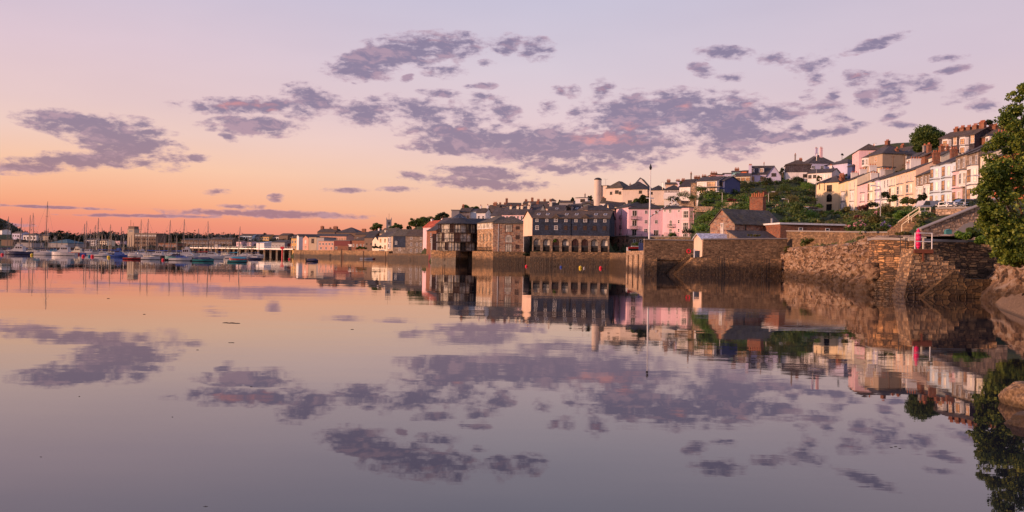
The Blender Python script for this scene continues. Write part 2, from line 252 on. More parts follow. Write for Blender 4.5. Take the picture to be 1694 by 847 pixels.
# ---------------------------------------------------------------- mesh builder
def rgen(mesh):
    return mesh
class MB:
    def __init__(s): s.v=[]; s.f=[]; s.m=[]
    def poly(s,pts,mi=0):
        i=len(s.v); s.v+= [tuple(p) for p in pts]; s.f.append(list(range(i,i+len(pts)))); s.m.append(mi)
    def box(s,x0,x1,y0,y1,z0,z1,mi=0):
        a=[(x0,y0),(x1,y0),(x1,y1),(x0,y1)]; s.prism(a,z0,z1,mi)
    def prism(s,pl,z0,z1,mi=0,mt=None):
        n=len(pl); i=len(s.v)
        z1s=z1 if isinstance(z1,(list,tuple)) else [z1]*n
        z0s=z0 if isinstance(z0,(list,tuple)) else [z0]*n
        s.v+=[(p[0],p[1],z) for p,z in zip(pl,z0s)]+[(p[0],p[1],z) for p,z in zip(pl,z1s)]
        for k in range(n):
            j=(k+1)%n; s.f.append([i+k,i+j,i+n+j,i+n+k]); s.m.append(mi)
        s.f.append([i+n+k for k in range(n)]); s.m.append(mi if mt is None else mt)
        s.f.append([i+k for k in range(n)][::-1]); s.m.append(mi)
    def xprism(s,sec,x0,x1,mi=0):      # section in (y,z) extruded along x
        n=len(sec); i=len(s.v)
        s.v+=[(x0,p[0],p[1]) for p in sec]+[(x1,p[0],p[1]) for p in sec]
        for k in range(n):
            j=(k+1)%n; s.f.append([i+k,i+n+k,i+n+j,i+j]); s.m.append(mi)
        s.f.append([i+k for k in range(n)]); s.m.append(mi); s.f.append([i+n+k for k in range(n)][::-1]); s.m.append(mi)
    def yprism(s,sec,y0,y1,mi=0):      # section in (x,z) extruded along y
        n=len(sec); i=len(s.v)
        s.v+=[(p[0],y0,p[1]) for p in sec]+[(p[0],y1,p[1]) for p in sec]
        for k in range(n):
            j=(k+1)%n; s.f.append([i+k,i+j,i+n+j,i+n+k]); s.m.append(mi)
        s.f.append([i+k for k in range(n)][::-1]); s.m.append(mi); s.f.append([i+n+k for k in range(n)]); s.m.append(mi)
    def cyl(s,cx,cy,r0,r1,z0,z1,n=10,mi=0):
        i=len(s.v)
        for r,z in ((r0,z0),(r1,z1)):
            s.v+=[(cx+r*math.cos(2*math.pi*k/n),cy+r*math.sin(2*math.pi*k/n),z) for k in range(n)]
        for k in range(n):
            j=(k+1)%n; s.f.append([i+k,i+j,i+n+j,i+n+k]); s.m.append(mi)
        s.f.append([i+n+k for k in range(n)]); s.m.append(mi); s.f.append([i+k for k in range(n)][::-1]); s.m.append(mi)
    def tube(s,pts,r,n=6,mi=0):
        pts=[Vector(p) for p in pts]; rs=r if isinstance(r,(list,tuple)) else [r]*len(pts); i0=len(s.v)
        for k,p in enumerate(pts):
            d=(pts[min(k+1,len(pts)-1)]-pts[max(k-1,0)]).normalized()
            a=d.cross(Vector((0,0,1))); a=a.normalized() if a.length>.05 else Vector((1,0,0)); b=d.cross(a).normalized()
            for q in range(n):
                an=2*math.pi*q/n; s.v.append(tuple(p+a*rs[k]*math.cos(an)+b*rs[k]*math.sin(an)))
        for k in range(len(pts)-1):
            for q in range(n):
                j=(q+1)%n; s.f.append([i0+k*n+q,i0+k*n+j,i0+(k+1)*n+j,i0+(k+1)*n+q]); s.m.append(mi)
        s.f.append([i0+q for q in range(n)][::-1]); s.m.append(mi); e=i0+(len(pts)-1)*n; s.f.append([e+q for q in range(n)]); s.m.append(mi)
    def mesh(s,name,mats,smooth=False):
        me=bpy.data.meshes.new(name); me.from_pydata(s.v,[],s.f)
        for k in mats: me.materials.append(MATS[k])
        me.polygons.foreach_set('material_index',s.m)
        uvl=me.uv_layers.new(name='UVMap'); nl=len(me.loops); buf=np.zeros(nl*2,dtype=np.float32)
        for p in me.polygons:
            n=p.normal
            if abs(n.z)>.95: tt=Vector((1,0,0)); bb=Vector((0,1,0))
            else: tt=Vector((-n.y,n.x,0)).normalized(); bb=n.cross(tt)
            for li in p.loop_indices:
                c=me.vertices[me.loops[li].vertex_index].co; buf[2*li]=c.dot(tt); buf[2*li+1]=c.dot(bb)
        uvl.data.foreach_set('uv',buf)
        if smooth: me.polygons.foreach_set('use_smooth',[True]*len(me.polygons))
        me.update(); return me
    def build(s,name,mats,parent=None,loc=(0,0,0),rz=0.,smooth=False):
        return place(name,s.mesh(name,mats,smooth),parent,loc,rz)
def place(name,me,parent=None,loc=(0,0,0),rz=0.):
    o=bpy.data.objects.new(name,me); COL.objects.link(o); o.location=loc; o.rotation_euler=(0,0,rz)
    if parent is not None: o.parent=parent
    return o
def tag(o,label,cat,group=None):
    o['label']=label; o['category']=cat
    if group: o['group']=group
    return o
def thing(name,label,cat,loc=(0,0,0),rz=0.,group=None):
    o=bpy.data.objects.new(name,None); o.empty_display_size=.3; COL.objects.link(o); o.location=loc; o.rotation_euler=(0,0,rz); return tag(o,label,cat,group)
def struct(o): o['kind']='structure'; return o
# ---------------------------------------------------------------- leaves
def quadmesh(name,cen,size,mat,rng,aspect=.6,up=.35):
    N=len(cen); nrm=rng.normal(size=(N,3)); nrm[:,2]=np.abs(nrm[:,2])+up; nrm/=np.linalg.norm(nrm,axis=1)[:,None]
    a=rng.normal(size=(N,3)); a-=nrm*np.sum(a*nrm,axis=1)[:,None]; a/=np.linalg.norm(a,axis=1)[:,None]; b=np.cross(nrm,a)
    s=(size*rng.uniform(.6,1.4,N))[:,None]
    V=np.stack([cen-a*s,cen-b*s*aspect,cen+a*s,cen+b*s*aspect],axis=1).reshape(-1,3)
    me=bpy.data.meshes.new(name); me.vertices.add(4*N); me.vertices.foreach_set('co',V.astype(np.float32).ravel())
    me.loops.add(4*N); me.loops.foreach_set('vertex_index',np.arange(4*N,dtype=np.int32))
    me.polygons.add(N); me.polygons.foreach_set('loop_start',np.arange(0,4*N,4,dtype=np.int32)); me.materials.append(MATS[mat]); me.update(calc_edges=True); return me
def crownpts(rng,c,r,ncl,per,cr_,low=-.6):
    c=np.array(c,float); r=np.array(r,float); out=[]
    for _ in range(ncl):
        while True:
            q=rng.normal(size=3); q/=np.linalg.norm(q); q*=rng.uniform(.25,1.)**.5
            if q[2]>low: break
        k=cr_*rng.uniform(.6,1.35); pts=rng.normal(size=(per,3)); pts/=np.linalg.norm(pts,axis=1)[:,None]; pts*=(rng.uniform(0.2,1.,per)**.5)[:,None]*k; pts[:,2]*=.7
        out.append(c+q*r*.88+pts)
    return np.concatenate(out)
# ---------------------------------------------------------------- windows (meshes shared by size and style)
WIN={}
WST={'w':('white_paint','glass'),'wb':('white_paint','sunset_tint_glass'),'wc':('white_paint','curtain_glass'),'d':('brown_frame','glass'),'dd':('brown_frame','dim_glass'),'arch':('brown_frame','glass'),'warch':('brown_frame','curtain_glass'),'fd':('white_paint','glass'),'dc':('brown_frame','curtain_glass'),'garch':('grey_metal','curtain_glass'),'door':('white_paint','brown_frame'),'bp':('lead','sunset_tint_glass')}
def winmesh(w,h,st):
    w=round(w*5)/5; h=round(h*5)/5; k=(w,h,st)
    if k in WIN: return WIN[k]
    b=MB(); fr=.09 if w<2 else .12; o=.07
    if 'arch' in st:
        n=10; hz=h/2-w/2; outer=[(-w/2,-h/2),(w/2,-h/2)]+[(w/2*math.cos(math.pi*i/n),hz+w/2*math.sin(math.pi*i/n)) for i in range(n+1)]
        inn=[(x*(1-2*fr/w),-h/2+fr if z<0 else hz+(z-hz)*(1-2*fr/w)) for x,z in outer]
        m_=len(outer)
        for i in range(m_):
            j=(i+1)%m_
            b.poly([(outer[i][0],-o,outer[i][1]),(outer[j][0],-o,outer[j][1]),(inn[j][0],-o,inn[j][1]),(inn[i][0],-o,inn[i][1])],0)
            b.poly([(outer[i][0],0,outer[i][1]),(outer[j][0],0,outer[j][1]),(outer[j][0],-o,outer[j][1]),(outer[i][0],-o,outer[i][1])],0)
            b.poly([(inn[i][0],-o,inn[i][1]),(inn[j][0],-o,inn[j][1]),(inn[j][0],-.012,inn[j][1]),(inn[i][0],-.012,inn[i][1])],0)
        b.poly([(x,-.014,z) for x,z in inn],1); b.box(-.03,.03,-.05,-.016,-h/2+fr,h/2-fr,0); b.box(-w/2+fr,w/2-fr,-.048,-.016,hz-.03,hz+.03,0)
    else:
        b.box(-w/2,w/2,-o,0,h/2-fr,h/2,0); b.box(-w/2-.06,w/2+.06,-o-.06,0,-h/2-.02,-h/2+fr,0)
        b.box(-w/2,-w/2+fr,-o+.002,0,-h/2+fr,h/2-fr,0); b.box(w/2-fr,w/2,-o+.002,0,-h/2+fr,h/2-fr,0)
        b.poly([(-w/2+fr,-.014,-h/2+fr),(w/2-fr,-.014,-h/2+fr),(w/2-fr,-.014,h/2-fr),(-w/2+fr,-.014,h/2-fr)],1)
        if st!='door':
            if st!='fd': b.box(-w/2+fr,w/2-fr,-.055,-.016,-.035,.035,0)
            nb=int(w/1.0) if w>1.3 else (1 if w>.9 else 0)
            for i in range(nb):
                x=-w/2+w*(i+1)/(nb+1); b.box(x-.035,x+.035,-.052,-.016,-h/2+fr,h/2-fr,0)
    me=b.mesh('window',WST[st]); WIN[k]=me; return me
def addwin(root,face,L,D,x,z,w,h,st):
    nm='door' if st=='door' else 'window'
    me=winmesh(w,h,st)
    if face=='f': return place(nm,me,root,(x,0,z),0)
    if face=='l': return place(nm,me,root,(0,D-x,z),-math.pi/2)
    if face=='r': return place(nm,me,root,(L,x,z),math.pi/2)
    if face=='b': return place(nm,me,root,(L-x,D,z),math.pi)
# ---------------------------------------------------------------- houses
CTRL=[]     # terrain control points x,y,z
HS=[]
CLAMP=[]   # ground must stay below the foot of these walls
def H(label,pa,ya,pb,yb,eave,base,roof='gable',rh=2.2,D=8.,wall='white_render',rf='slate_roof',wins=(),ch=(),bays=(),dorm=(),sky=(),name='house',cat='house',group=None,oe=.25,gabmat=None,ctrl=True,z0=None,extra=None,sunk=4.,front=None,band=None):
    A=G(pa,ya,eave); B=G(pb,yb,eave); za=Z(pa,eave,ya); zb=Z(pa,base,ya) if z0 is None else z0
    t_=(B-A); L=t_.length; t_/=L; n=Vector((-t_.y,t_.x))
    sx0,sx1=sorted((pa,pb)); CLAMP.append((A.x,A.y,B.x,B.y,zb))
    if ctrl:
        for fx in (0,.5,1):
            q=A+t_*L*fx; CTRL.append((q.x,q.y,zb)); q=q+n*D*.8; CTRL.append((q.x,q.y,zb+.6))
    HS.append(dict(label=label,A=A,rz=math.atan2(t_.y,t_.x),L=L,D=D,zb=zb,H=za-zb,roof=roof,rh=rh,wall=wall,rf=rf,wins=wins,ch=ch,bays=bays,dorm=dorm,sky=sky,name=name,cat=cat,group=group,oe=oe,gab=gabmat,extra=extra,sunk=sunk,front=front,band=band))
def roofmesh(b,roof,L,D,Hh,rh,o,oe):
    t=.16; u=.02
    if roof=='gable':
        s=rh/(D/2); e=Hh-o*s
        b.xprism([(-o,e+u),(D/2,Hh+rh+u),(D+o,e+u),(D+o,e+u+t),(D/2,Hh+rh+u+t),(-o,e+u+t)][::-1],-oe,L+oe)
    elif roof=='gablef':
        s=rh/(L/2); e=Hh-oe*s
        b.yprism([(-oe,e+u),(L/2,Hh+rh+u),(L+oe,e+u),(L+oe,e+u+t),(L/2,Hh+rh+u+t),(-oe,e+u+t)],-o,D+o)
    elif roof=='mono':
        s=rh/D; b.xprism([(-o,Hh-o*s+u),(D+o,Hh+rh+o*s+u),(D+o,Hh+rh+o*s+u+t),(-o,Hh-o*s+u+t)],-oe,L+oe)
    elif roof=='flat':
        b.box(-oe,L+oe,-o,D+o,Hh+.005,Hh+.3)
    elif roof=='hip':
        z=Hh+u; x0,x1,y0,y1=-oe,L+oe,-o,D+o
        if L>=D: r0=(D/2,D/2); r1=(L-D/2,D/2)
        else: r0=(L/2,L/2); r1=(L/2,D-L/2)
        if L>=D and L-D<.3: r1=r0=(L/2,D/2)
        zz=Hh+rh; zt=z+t
        c=[(x0,y0,zt),(x1,y0,zt),(x1,y1,zt),(x0,y1,zt)]; a=(r0[0],r0[1],zz+t); e=(r1[0],r1[1],zz+t)
        if L>=D: b.poly([c[0],c[1],e,a]); b.poly([c[2],c[3],a,e]); b.poly([c[1],c[2],e]); b.poly([c[3],c[0],a])
        else: b.poly([c[0],c[1],a]); b.poly([c[2],c[3],e]); b.poly([c[1],c[2],e,a]); b.poly([c[3],c[0],a,e])
        for k in range(4):
            p,q=c[k],c[(k+1)%4]; b.poly([(p[0],p[1],z),(q[0],q[1],z),q,p])
        b.poly([(x0,y0,z),(x0,y1,z),(x1,y1,z),(x1,y0,z)])
def roofz(s,x,y):
    L,D,rh=s['L'],s['D'],s['rh']
    if s['roof']=='gable': return s['H']+rh*(1-abs(y-D/2)/(D/2))
    if s['roof']=='gablef': return s['H']+rh*(1-abs(x-L/2)/(L/2))
    if s['roof']=='mono': return s['H']+rh*y/D
    if s['roof']=='hip': return s['H']+rh*max(0,min(1,min(x,L-x,y,D-y)/(min(L,D)/2)))
    return s['H']+.2
def buildhouse(s):
    L,D,Hh,rh,roof=s['L'],s['D'],s['H'],s['rh'],s['roof']
    root=thing(s['name'],s['label'],s['cat'],(s['A'].x,s['A'].y,s['zb']),s['rz'],s['group'])
    b=MB(); z0=-s['sunk']; wm=[s['wall']]
    b.prism([(0,0),(L,0),(L,D),(0,D)],z0,Hh)
    if roof=='gable':
        for x0,x1 in ((0,.3),(L-.3,L)): b.xprism([(0.01,Hh-.01),(D-.01,Hh-.01),(D/2,Hh+rh)],x0+(.001 if x0==0 else 0),x1-(.001 if x0 else 0))
    if roof=='gablef':
        for y0,y1 in ((0.001,.3),(D-.3,D-.001)): b.yprism([(0.01,Hh-.01),(L-.01,Hh-.01),(L/2,Hh+rh)],y0,y1)
    if roof=='mono': b.xprism([(0.01,Hh-.01),(D-.01,Hh-.01),(D-.01,Hh+rh)],.001,L-.001)
    if s['front']:          # an upper or lower band of another facing, proud of the wall
        m_,f0,f1_=s['front']; 
    b.build('wall',wm,root)
    if s['front']:
        m_,f0,f1_=s['front']; fb=MB(); fb.box(-.04,L+.04,-.05,D*.5,Hh*f0,Hh*f1_); fb.build('wall_cladding',[m_],root)
    b=MB(); roofmesh(b,roof,L,D,Hh,rh,.3,s['oe']); rfo=b.build('roof',[s['rf']],root)
    if s['band']:
        fb=MB(); fb.box(-.02,L+.02,-.13,0,Hh-.28,Hh-.02); fb.build('fascia',[s['band']],root)
    for f,n,zs,w_,h_,st in s['wins']:
        W=L if f in 'fb' else D
        xs=[(i+.5)/n for i in range(n)] if isinstance(n,int) else n
        for z in zs:
            for x in xs: addwin(root,f,L,D,x*W,z*Hh,w_,h_,st)
    for c in s['ch']:
        x,y,w_,d_,ht,np_=c[:6]; mt=c[6] if len(c)>6 else 'brick'; x*=L; y*=D
        zb=min(roofz(s,x,y),roofz(s,x+w_/2,y),roofz(s,x-w_/2,y),roofz(s,x,y+d_/2),roofz(s,x,y-d_/2))-.4; zt=roofz(s,x,y)+ht; b=MB()
        b.box(x-w_/2,x+w_/2,y-d_/2,y+d_/2,zb,zt-.25,0); b.box(x-w_/2-.08,x+w_/2+.08,y-d_/2-.08,y+d_/2+.08,zt-.25,zt,0)
        for k in range(np_):
            if w_>=d_: cx=x-w_/2+w_*(k+.5)/np_; cy=y
            else: cx=x; cy=y-d_/2+d_*(k+.5)/np_
            b.cyl(cx,cy,.16,.12,zt,zt+.55,8,1)
        b.build('chimney',[mt,'pot_clay'],rfo)
    for bx in s['bays']:
        x,w_,pr,f0,f1_,nf,mt,st=bx[:8]; z0_,z1_=f0*Hh,f1_*Hh; x*=L; wb=w_*.55; b=MB(); fh=(z1_-z0_)/nf
        pl=[(x-w_/2,0.02),(x-wb/2,-pr),(x+wb/2,-pr),(x+w_/2,0.02)]
        b.prism(pl,z0_-(2. if f0<=0 else 0),z1_,0)
        o=.14; po=[(x-w_/2-o,0.01),(x-wb/2-o*.6,-pr-o),(x+wb/2+o*.6,-pr-o),(x+w_/2+o,0.01)]
        for k in range(1,nf+1): b.prism(po,z0_+fh*k-.02,z0_+fh*k+.2,1)
        bo=b.build('bay',[mt,bx[8] if len(bx)>8 else 'lead'],root)
        for k in range(nf):
            zc=z0_+fh*(k+.5); hh_=fh*.66
            place('window',winmesh(wb*.86,hh_,st),bo,(x,-pr,zc))
            ang=math.atan2(pr,(w_-wb)/2); ln=math.hypot(pr,(w_-wb)/2)
            place('window',winmesh(max(.4,ln*.5),hh_,'wc'),bo,((pl[0][0]+pl[1][0])/2,(pl[0][1]+pl[1][1])/2,zc),-ang)
            place('window',winmesh(max(.4,ln*.5),hh_,'wc'),bo,((pl[2][0]+pl[3][0])/2,(pl[2][1]+pl[3][1])/2,zc),ang)
    for dm in s['dorm']:
        x,w_,h_,mt,st=dm; x*=L; yf=.6; zf=roofz(s,x,yf); b=MB(); zt=zf+h_
        yb=min(D/2,yf+h_/max(.2,rh/(D/2)))
        b.box(x-w_/2,x+w_/2,yf,yb,zf-.3,zt,0); b.yprism([(x-w_/2-.15,zt),(x+w_/2+.15,zt),(x,zt+w_*.35)],yf-.2,yb+.6,1)
        dmo=b.build('dormer',[mt,s['rf']],rfo); place('window',winmesh(w_*.7,h_*.7,st),dmo,(x,yf,zf+h_*.5))
    for x in s['sky']:
        x*=L; y=D*.22; sl=rh/(D/2); an=math.atan(sl); b=MB(); b.box(-.45,.45,-.6,.6,0,.07,0); b.box(-.36,.36,-.5,.5,.07,.075,1)
        o=b.build('skylight',['white_paint','glass'],rfo); o.location=(x,y,roofz(s,x,y)+.2); o.rotation_euler=(an,0,0)
    if s['extra']: s['extra'](root,s)
    return root
def pipe(root,s,x,mat='brown_frame'):
    b=MB(); b.tube([(x,-.1,0),(x,-.1,s['H'])],.06,6); b.build('drainpipe',[mat],root)
def balcony(root,x,z,w,d=1.,mat='black_metal',face='f',L=0,D=0):
    b=MB(); b.box(-w/2,w/2,-d,-.01,-.12,0)
    n=max(3,int(w/.22))
    for i in range(n+1):
        q=-w/2+w*i/n; b.box(q-.015,q+.015,-d,-d+.03,0,1.)
    b.box(-w/2,w/2,-d-.01,-d+.04,1.,1.05)
    for sx in (-1,1):
        b.box(sx*w/2-.02,sx*w/2+.02,-d,0,1.,1.05)
        for k in range(1,4): b.box(sx*w/2-.015,sx*w/2+.015,-d+d*k/4,-d+d*k/4+.03,0,1.)
    o=b.build('balcony',[mat],root)
    if face=='f': o.location=(x,0,z)
    else: o.location=(0,D-x,z); o.rotation_euler=(0,0,-math.pi/2)
    return o
# ================================================================ building list
# --- terrace on the hill, facing the water (plan line T0..T1)
T0=G(1388,286); T1=G(1622,168)
def TY(px):                       # depth where the sight line through px meets the terrace front
    a=ray(px,CY+math.tan(ROLL)*(px-CX))[0]; dT=T1-T0
    k=(a*T0.y-T0.x)/(dT.x-a*dT.y); return T0.y+dT.y*k
def terr(label,pa,pb,eave,base,**kw): H(label,pa,TY(pa),pb,TY(pb),eave,base,**kw)
H('cream end-of-terrace house with dark arched window in its side wall',1351,293,1388,TY(1388),304,353,roof='hip',rh=2.6,D=9,wall='yellow_render',wins=[('f',[.58],[.82,.18],1.9,2.2,'d'),('f',[.58],[.5],1.9,2.6,'arch'),('l',2,[.8,.5,.2],1.,1.8,'d')],ch=[(.75,.5,1.6,.8,1.6,4),(.95,.2,1.,1.4,1.2,3)])
terr('cream terraced house adjoining the arched-window end house',1388.2,1403,304,353,roof='gable',rh=2.,D=9,oe=0,wall='yellow_render',wins=[('f',2,[.82],1.,1.9,'wc'),('f',[.2],[.2],1.,2.,'door')],bays=[(.6,2.6,.8,0.,.66,2,'white_render','wc')],ch=[(.05,.5,.8,2.,1.5,3,'white_render'),(.95,.5,.8,2.,1.5,3,'white_render')])
terr('pale cream terraced house left of the pink terraced house',1403.2,1418,299.5,354,roof='gable',rh=2.,D=9,oe=0,wall='cream_render',wins=[('f',2,[.82],1.,1.9,'wc'),('f',[.2],[.2],1.,2.,'door')],bays=[(.6,2.6,.8,0.,.66,2,'white_render','wc')],ch=[(.95,.5,.8,2.,1.7,3,'white_render')])
terr('pink terraced house with pink bays, in the middle of the hill terrace',1418.5,1436,307.5,352,roof='gable',rh=2.,D=9,oe=0,wall='rose_render',wins=[('f',3,[.82],.9,1.7,'wc'),('f',[.2],[.17],1.,2.,'door')],bays=[(.62,2.8,.8,0.,.66,2,'rose_render','wc')],ch=[(.05,.5,.8,2.,1.7,3,'white_render'),(.95,.5,.8,2.4,1.7,3,'white_render')])
terr('pale yellow terraced house right of the pink terraced house',1436.2,1448,303,350,roof='gable',rh=2.,D=9,oe=0,wall='cream_render',wins=[('f',1,[.17],1.,2.,'door')],bays=[(.5,3.2,.8,0.,.98,3,'cream_render','bp')],ch=[(.5,.5,.8,2.,1.4,3,'concrete')])
terr('white terraced house with grey hood over its top bay, behind the lamp post',1448.2,1460,300,349,roof='gable',rh=2.,D=9,oe=0,wall='white_render',wins=[('f',1,[.17],1.,2.,'door')],bays=[(.5,3.2,.8,0.,.98,3,'lilac_render','wc')])
terr('off-white flat-fronted terraced house with bare windows',1460.2,1472,296.5,348,roof='gable',rh=2.,D=9,oe=0,wall='white_render',wins=[('f',[.3,.75],[.82,.5],1.,1.9,'w')],bays=[(.5,3.,.8,0.,.3,1,'white_render','wc')],ch=[(.9,.55,1.,1.6,1.7,3,'white_render')])
terr('cream terraced house beside the off-white flat-fronted one',1472.2,1483,293,347,roof='gable',rh=2.,D=9,oe=0,wall='cream_render',wins=[('f',[.3,.75],[.83],1.,1.7,'wc')],bays=[(.55,3.2,.8,0.,.68,2,'cream_render','bp')],ch=[(.95,.5,.9,2.4,2.1,4,'white_render')])
terr('peach terraced house, left one of the peach pair',1483.2,1498.5,289.5,346,roof='gable',rh=2.,D=9,oe=0,wall='peach_render',wins=[('f',[.2,.55,.85],[.83],.9,1.8,'wc')],bays=[(.55,3.6,.8,0.,.68,2,'peach_render','w')])
terr('peach terraced house next to the rubble-fronted pair',1498.7,1515,285,345,roof='gable',rh=2.,D=9,oe=0,wall='peach_render',wins=[('f',[.2,.55,.85],[.83],.9,1.8,'wc')],bays=[(.55,3.6,.8,0.,.68,2,'peach_render','w')],ch=[(.98,.5,1.,1.5,1.9,3)])
terr('rubble-stone terraced house with white bay, next to the peach pair',1515.3,1528.5,292,345,roof='gable',rh=2.2,D=9,oe=0,wall='rubble_stone',wins=[('f',[.25,.75],[.82],1.,1.7,'w')],bays=[(.6,3.,.8,0.,.62,2,'white_render','wc','white_paint')],extra=lambda r,s:pipe(r,s,s['L']-.2,'white_paint'))
terr('rubble-stone terraced house with white bay, next to the pale blue pair',1528.7,1542,288,344,roof='gable',rh=2.2,D=9,oe=0,wall='rubble_stone',wins=[('f',[.25,.75],[.82],1.,1.7,'w')],bays=[(.6,3.,.8,0.,.62,2,'white_render','w','white_paint')],ch=[(.98,.5,1.1,1.4,2.8,3)])
terr('pale blue three-storey bay-fronted house, left one of the blue pair',1542.3,1561,277.5,343,roof='hip',rh=2.,D=9,oe=.1,wall='sky_render',bays=[(.42,4.,1.,0.,.985,3,'sky_render','bp')],wins=[('f',[.9],[.82,.5],.9,1.8,'wc')])
terr('pale blue three-storey bay-fronted house, right one of the blue pair',1561.2,1581,273.5,343,roof='hip',rh=2.,D=9,oe=.1,wall='sky_render',bays=[(.42,4.,1.,0.,.985,3,'sky_render','bp')],wins=[('f',[.9],[.82,.5],.9,1.8,'wc')],ch=[(.95,.5,1.2,2.4,1.4,4)])
terr('tan stone terraced house with pinkish two-storey bay beside the blue pair',1581.3,1600,260,342,roof='gable',rh=2.,D=9,oe=.1,wall='far_stone',wins=[('f',[.3,.75],[.84],1.,1.9,'w')],bays=[(.35,3.6,1.,0.,.68,2,'rose_render','bp'),(.85,2.4,.9,.36,.68,1,'white_render','w')])
terr('tan stone terraced house with pinkish bay, half behind the tree',1600.2,1621,256,341,roof='gable',rh=2.,D=9,oe=.1,wall='far_stone',wins=[('f',[.3,.75],[.84],1.,1.9,'w')],bays=[(.6,4.,1.,0.,.74,2,'white_render','bp')],extra=lambda r,s:pipe(r,s,s['L']-.2),ch=[(.95,.5,1.2,2.6,1.6,5)])
terr('cream house behind the big tree at the right',1622,1642,258,338,roof='gable',rh=2.,D=9,oe=.1,wall='cream_render',wins=[('f',2,[.78,.4],1.,1.9,'wc')])
terr('orange-red house behind the big tree',1642.3,1662,262,338,roof='gable',rh=2.,D=9,oe=.1,wall='orange_render',wins=[('f',2,[.78,.4],1.,1.9,'w')])
# --- upper hill, right part
H('slate-clad terrace block with five brick chimney stacks on the hilltop',1554,232,1612,223,230,262,roof='gable',rh=2.,D=9,wall='slate_cladding',rf='brown_slate',wins=[('f',[.46,.95],[.8],1.,2.2,'wb')],bays=[(.22,2.7,.7,.05,.93,2,'white_render','bp'),(.72,2.7,.7,.05,.93,2,'white_render','bp')],ch=[(.16,.5,1.1,1.,.9,3),(.34,.5,1.1,1.,1.0,3),(.52,.5,1.1,1.,.9,3),(.7,.5,1.2,1.,1.1,3),(.9,.5,1.4,1.,1.6,4)])
H('brown-roofed hilltop house with tall brick stack beside the tree',1613,226,1652,218,230,262,roof='gable',rh=2.4,D=9,wall='brick',rf='brown_slate',wins=[('f',2,[.5],1.,1.2,'w')],ch=[(.1,.5,3.,1.,1.,7),(.55,.5,1.,1.2,2.6,3),(.85,.5,1.6,1.,1.9,3)])
H('white dormered house just above the tan stone pair',1611,188,1634,182,249,262,roof='hip',rh=2.,D=7,wall='far_stone',rf='slate_roof',dorm=[(.75,1.6,2.,'white_render','w')])
H('small white cottage below the round hilltop tree',1500,248,1514,244,263,275,roof='gable',rh=1.6,D=6,wall='white_render',wins=[('f',[.3],[.55],1.,1.2,'w')],ch=[(.9,.5,.8,.8,1.8,2,'concrete')])
H('brick outbuilding in shadow right of the small white cottage',1514.5,240,1530,234,262,276,roof='gable',rh=1.4,D=6,wall='brick',rf='brown_slate',wins=[('f',1,[.5],1.,1.,'w')],ch=[(.2,.5,1.4,.9,2.2,4)])
H('low house with lit cream wall under the slate-clad block',1536,226,1556,220,262,274,roof='gable',rh=1.5,D=6,wall='cream_render',rf='slate_roof',wins=[('f',2,[.55],1.,1.,'wc')],ch=[(.12,.5,1.1,1.,1.6,2),(.6,.5,.7,.7,1.2,2)])
H('long dark-roofed grey house under the round hilltop tree',1458,285,1500,272,264,280,roof='hip',rh=2.6,D=11,wall='grey_render',wins=[('f',5,[.6],.9,1.3,'w')],ch=[(.15,.5,.8,.8,1.,2,'concrete'),(.8,.5,.8,.8,1.2,2,'concrete')])
H('grey house with ochre roof ridge left of the round hilltop tree',1474,320,1504,312,252,264,roof='gable',rh=1.8,D=9,wall='grey_render',rf='brown_slate',wins=[('f',3,[.5],1.,1.2,'w')],ch=[(.1,.5,1.2,.9,1.,3)])
H('tall pinkish-white house with pyramid roof high on the hill',1410,296,1421,284,256,284,roof='hip',rh=2.4,D=7,wall='rose_render',rf='brown_slate',wins=[('f',2,[.8,.3],.9,1.5,'w'),('r',1,[.78],1.4,1.3,'wb')],ch=[(.5,.8,.8,.8,1.2,2)])
H('grey stone house with hipped roof and white bay window on the hill',1423,286,1460,272,262.5,286,roof='hip',rh=2.8,D=9,wall='tan_render',wins=[('f',[.72],[.72],1.7,1.5,'wb'),('f',[.3],[.2],1.3,1.4,'w')],bays=[(.27,3.4,.9,.35,.95,1,'white_render','w')],ch=[(.9,.6,.9,.9,1.,2)])
H('gabled house topped by a bold red brick chimney',1438,330,1466,322,253,266,roof='hip',rh=2.9,D=9,wall='white_render',rf='brown_slate',wins=[('f',3,[.5],1.,1.3,'w')],ch=[(.5,.5,1.5,1.2,1.4,3)])
H('flat-roofed sun room with sunset-tinted panes under the grey stone house',1441,270,1460,264,280,290,roof='flat',rh=.3,D=4,wall='cream_render',rf='lead',wins=[('f',3,[.55],1.,1.3,'bp')],name='sun_room',cat='sun room')
H('lilac house with low hipped roof on the skyline',1365,318,1402,308,274.5,295,roof='hip',rh=2.,D=9,wall='lilac_render',wins=[('f',[.35],[.75],1.1,.9,'d'),('f',[.4],[.25],1.6,1.6,'wc'),('f',[.12],[.25],.9,1.,'d')],ch=[(.1,.5,1.,1.,.8,2,'white_render')])
H('navy-sided narrow house right of the lilac house',1402.5,292,1410,290,276,296,roof='gable',rh=1.4,D=8,wall='navy_render',rf='slate_roof')
H('large grey conical-roofed house behind the lilac house',1338,372,1382,372,270,284,roof='hip',rh=4.2,D=16,wall='lilac_render',rf='slate_roof',wins=[('f',3,[.5],1.4,1.4,'w')],ch=[(.42,.3,.9,.9,3.4,2,'lilac_render'),(.58,.25,1.,1.,4.,2,'rose_render')])
H('long low house with a lit parapet left of the lilac house',1336,306,1376,300,287,303,roof='gable',rh=1.5,D=7,wall='white_render',wins=[('f',[.1,.3],[.65],1.2,1.3,'d'),('f',[.55,.7,.88],[.6],.9,1.4,'wc')],ch=[(.75,.6,.9,.9,1.5,2,'white_render')])
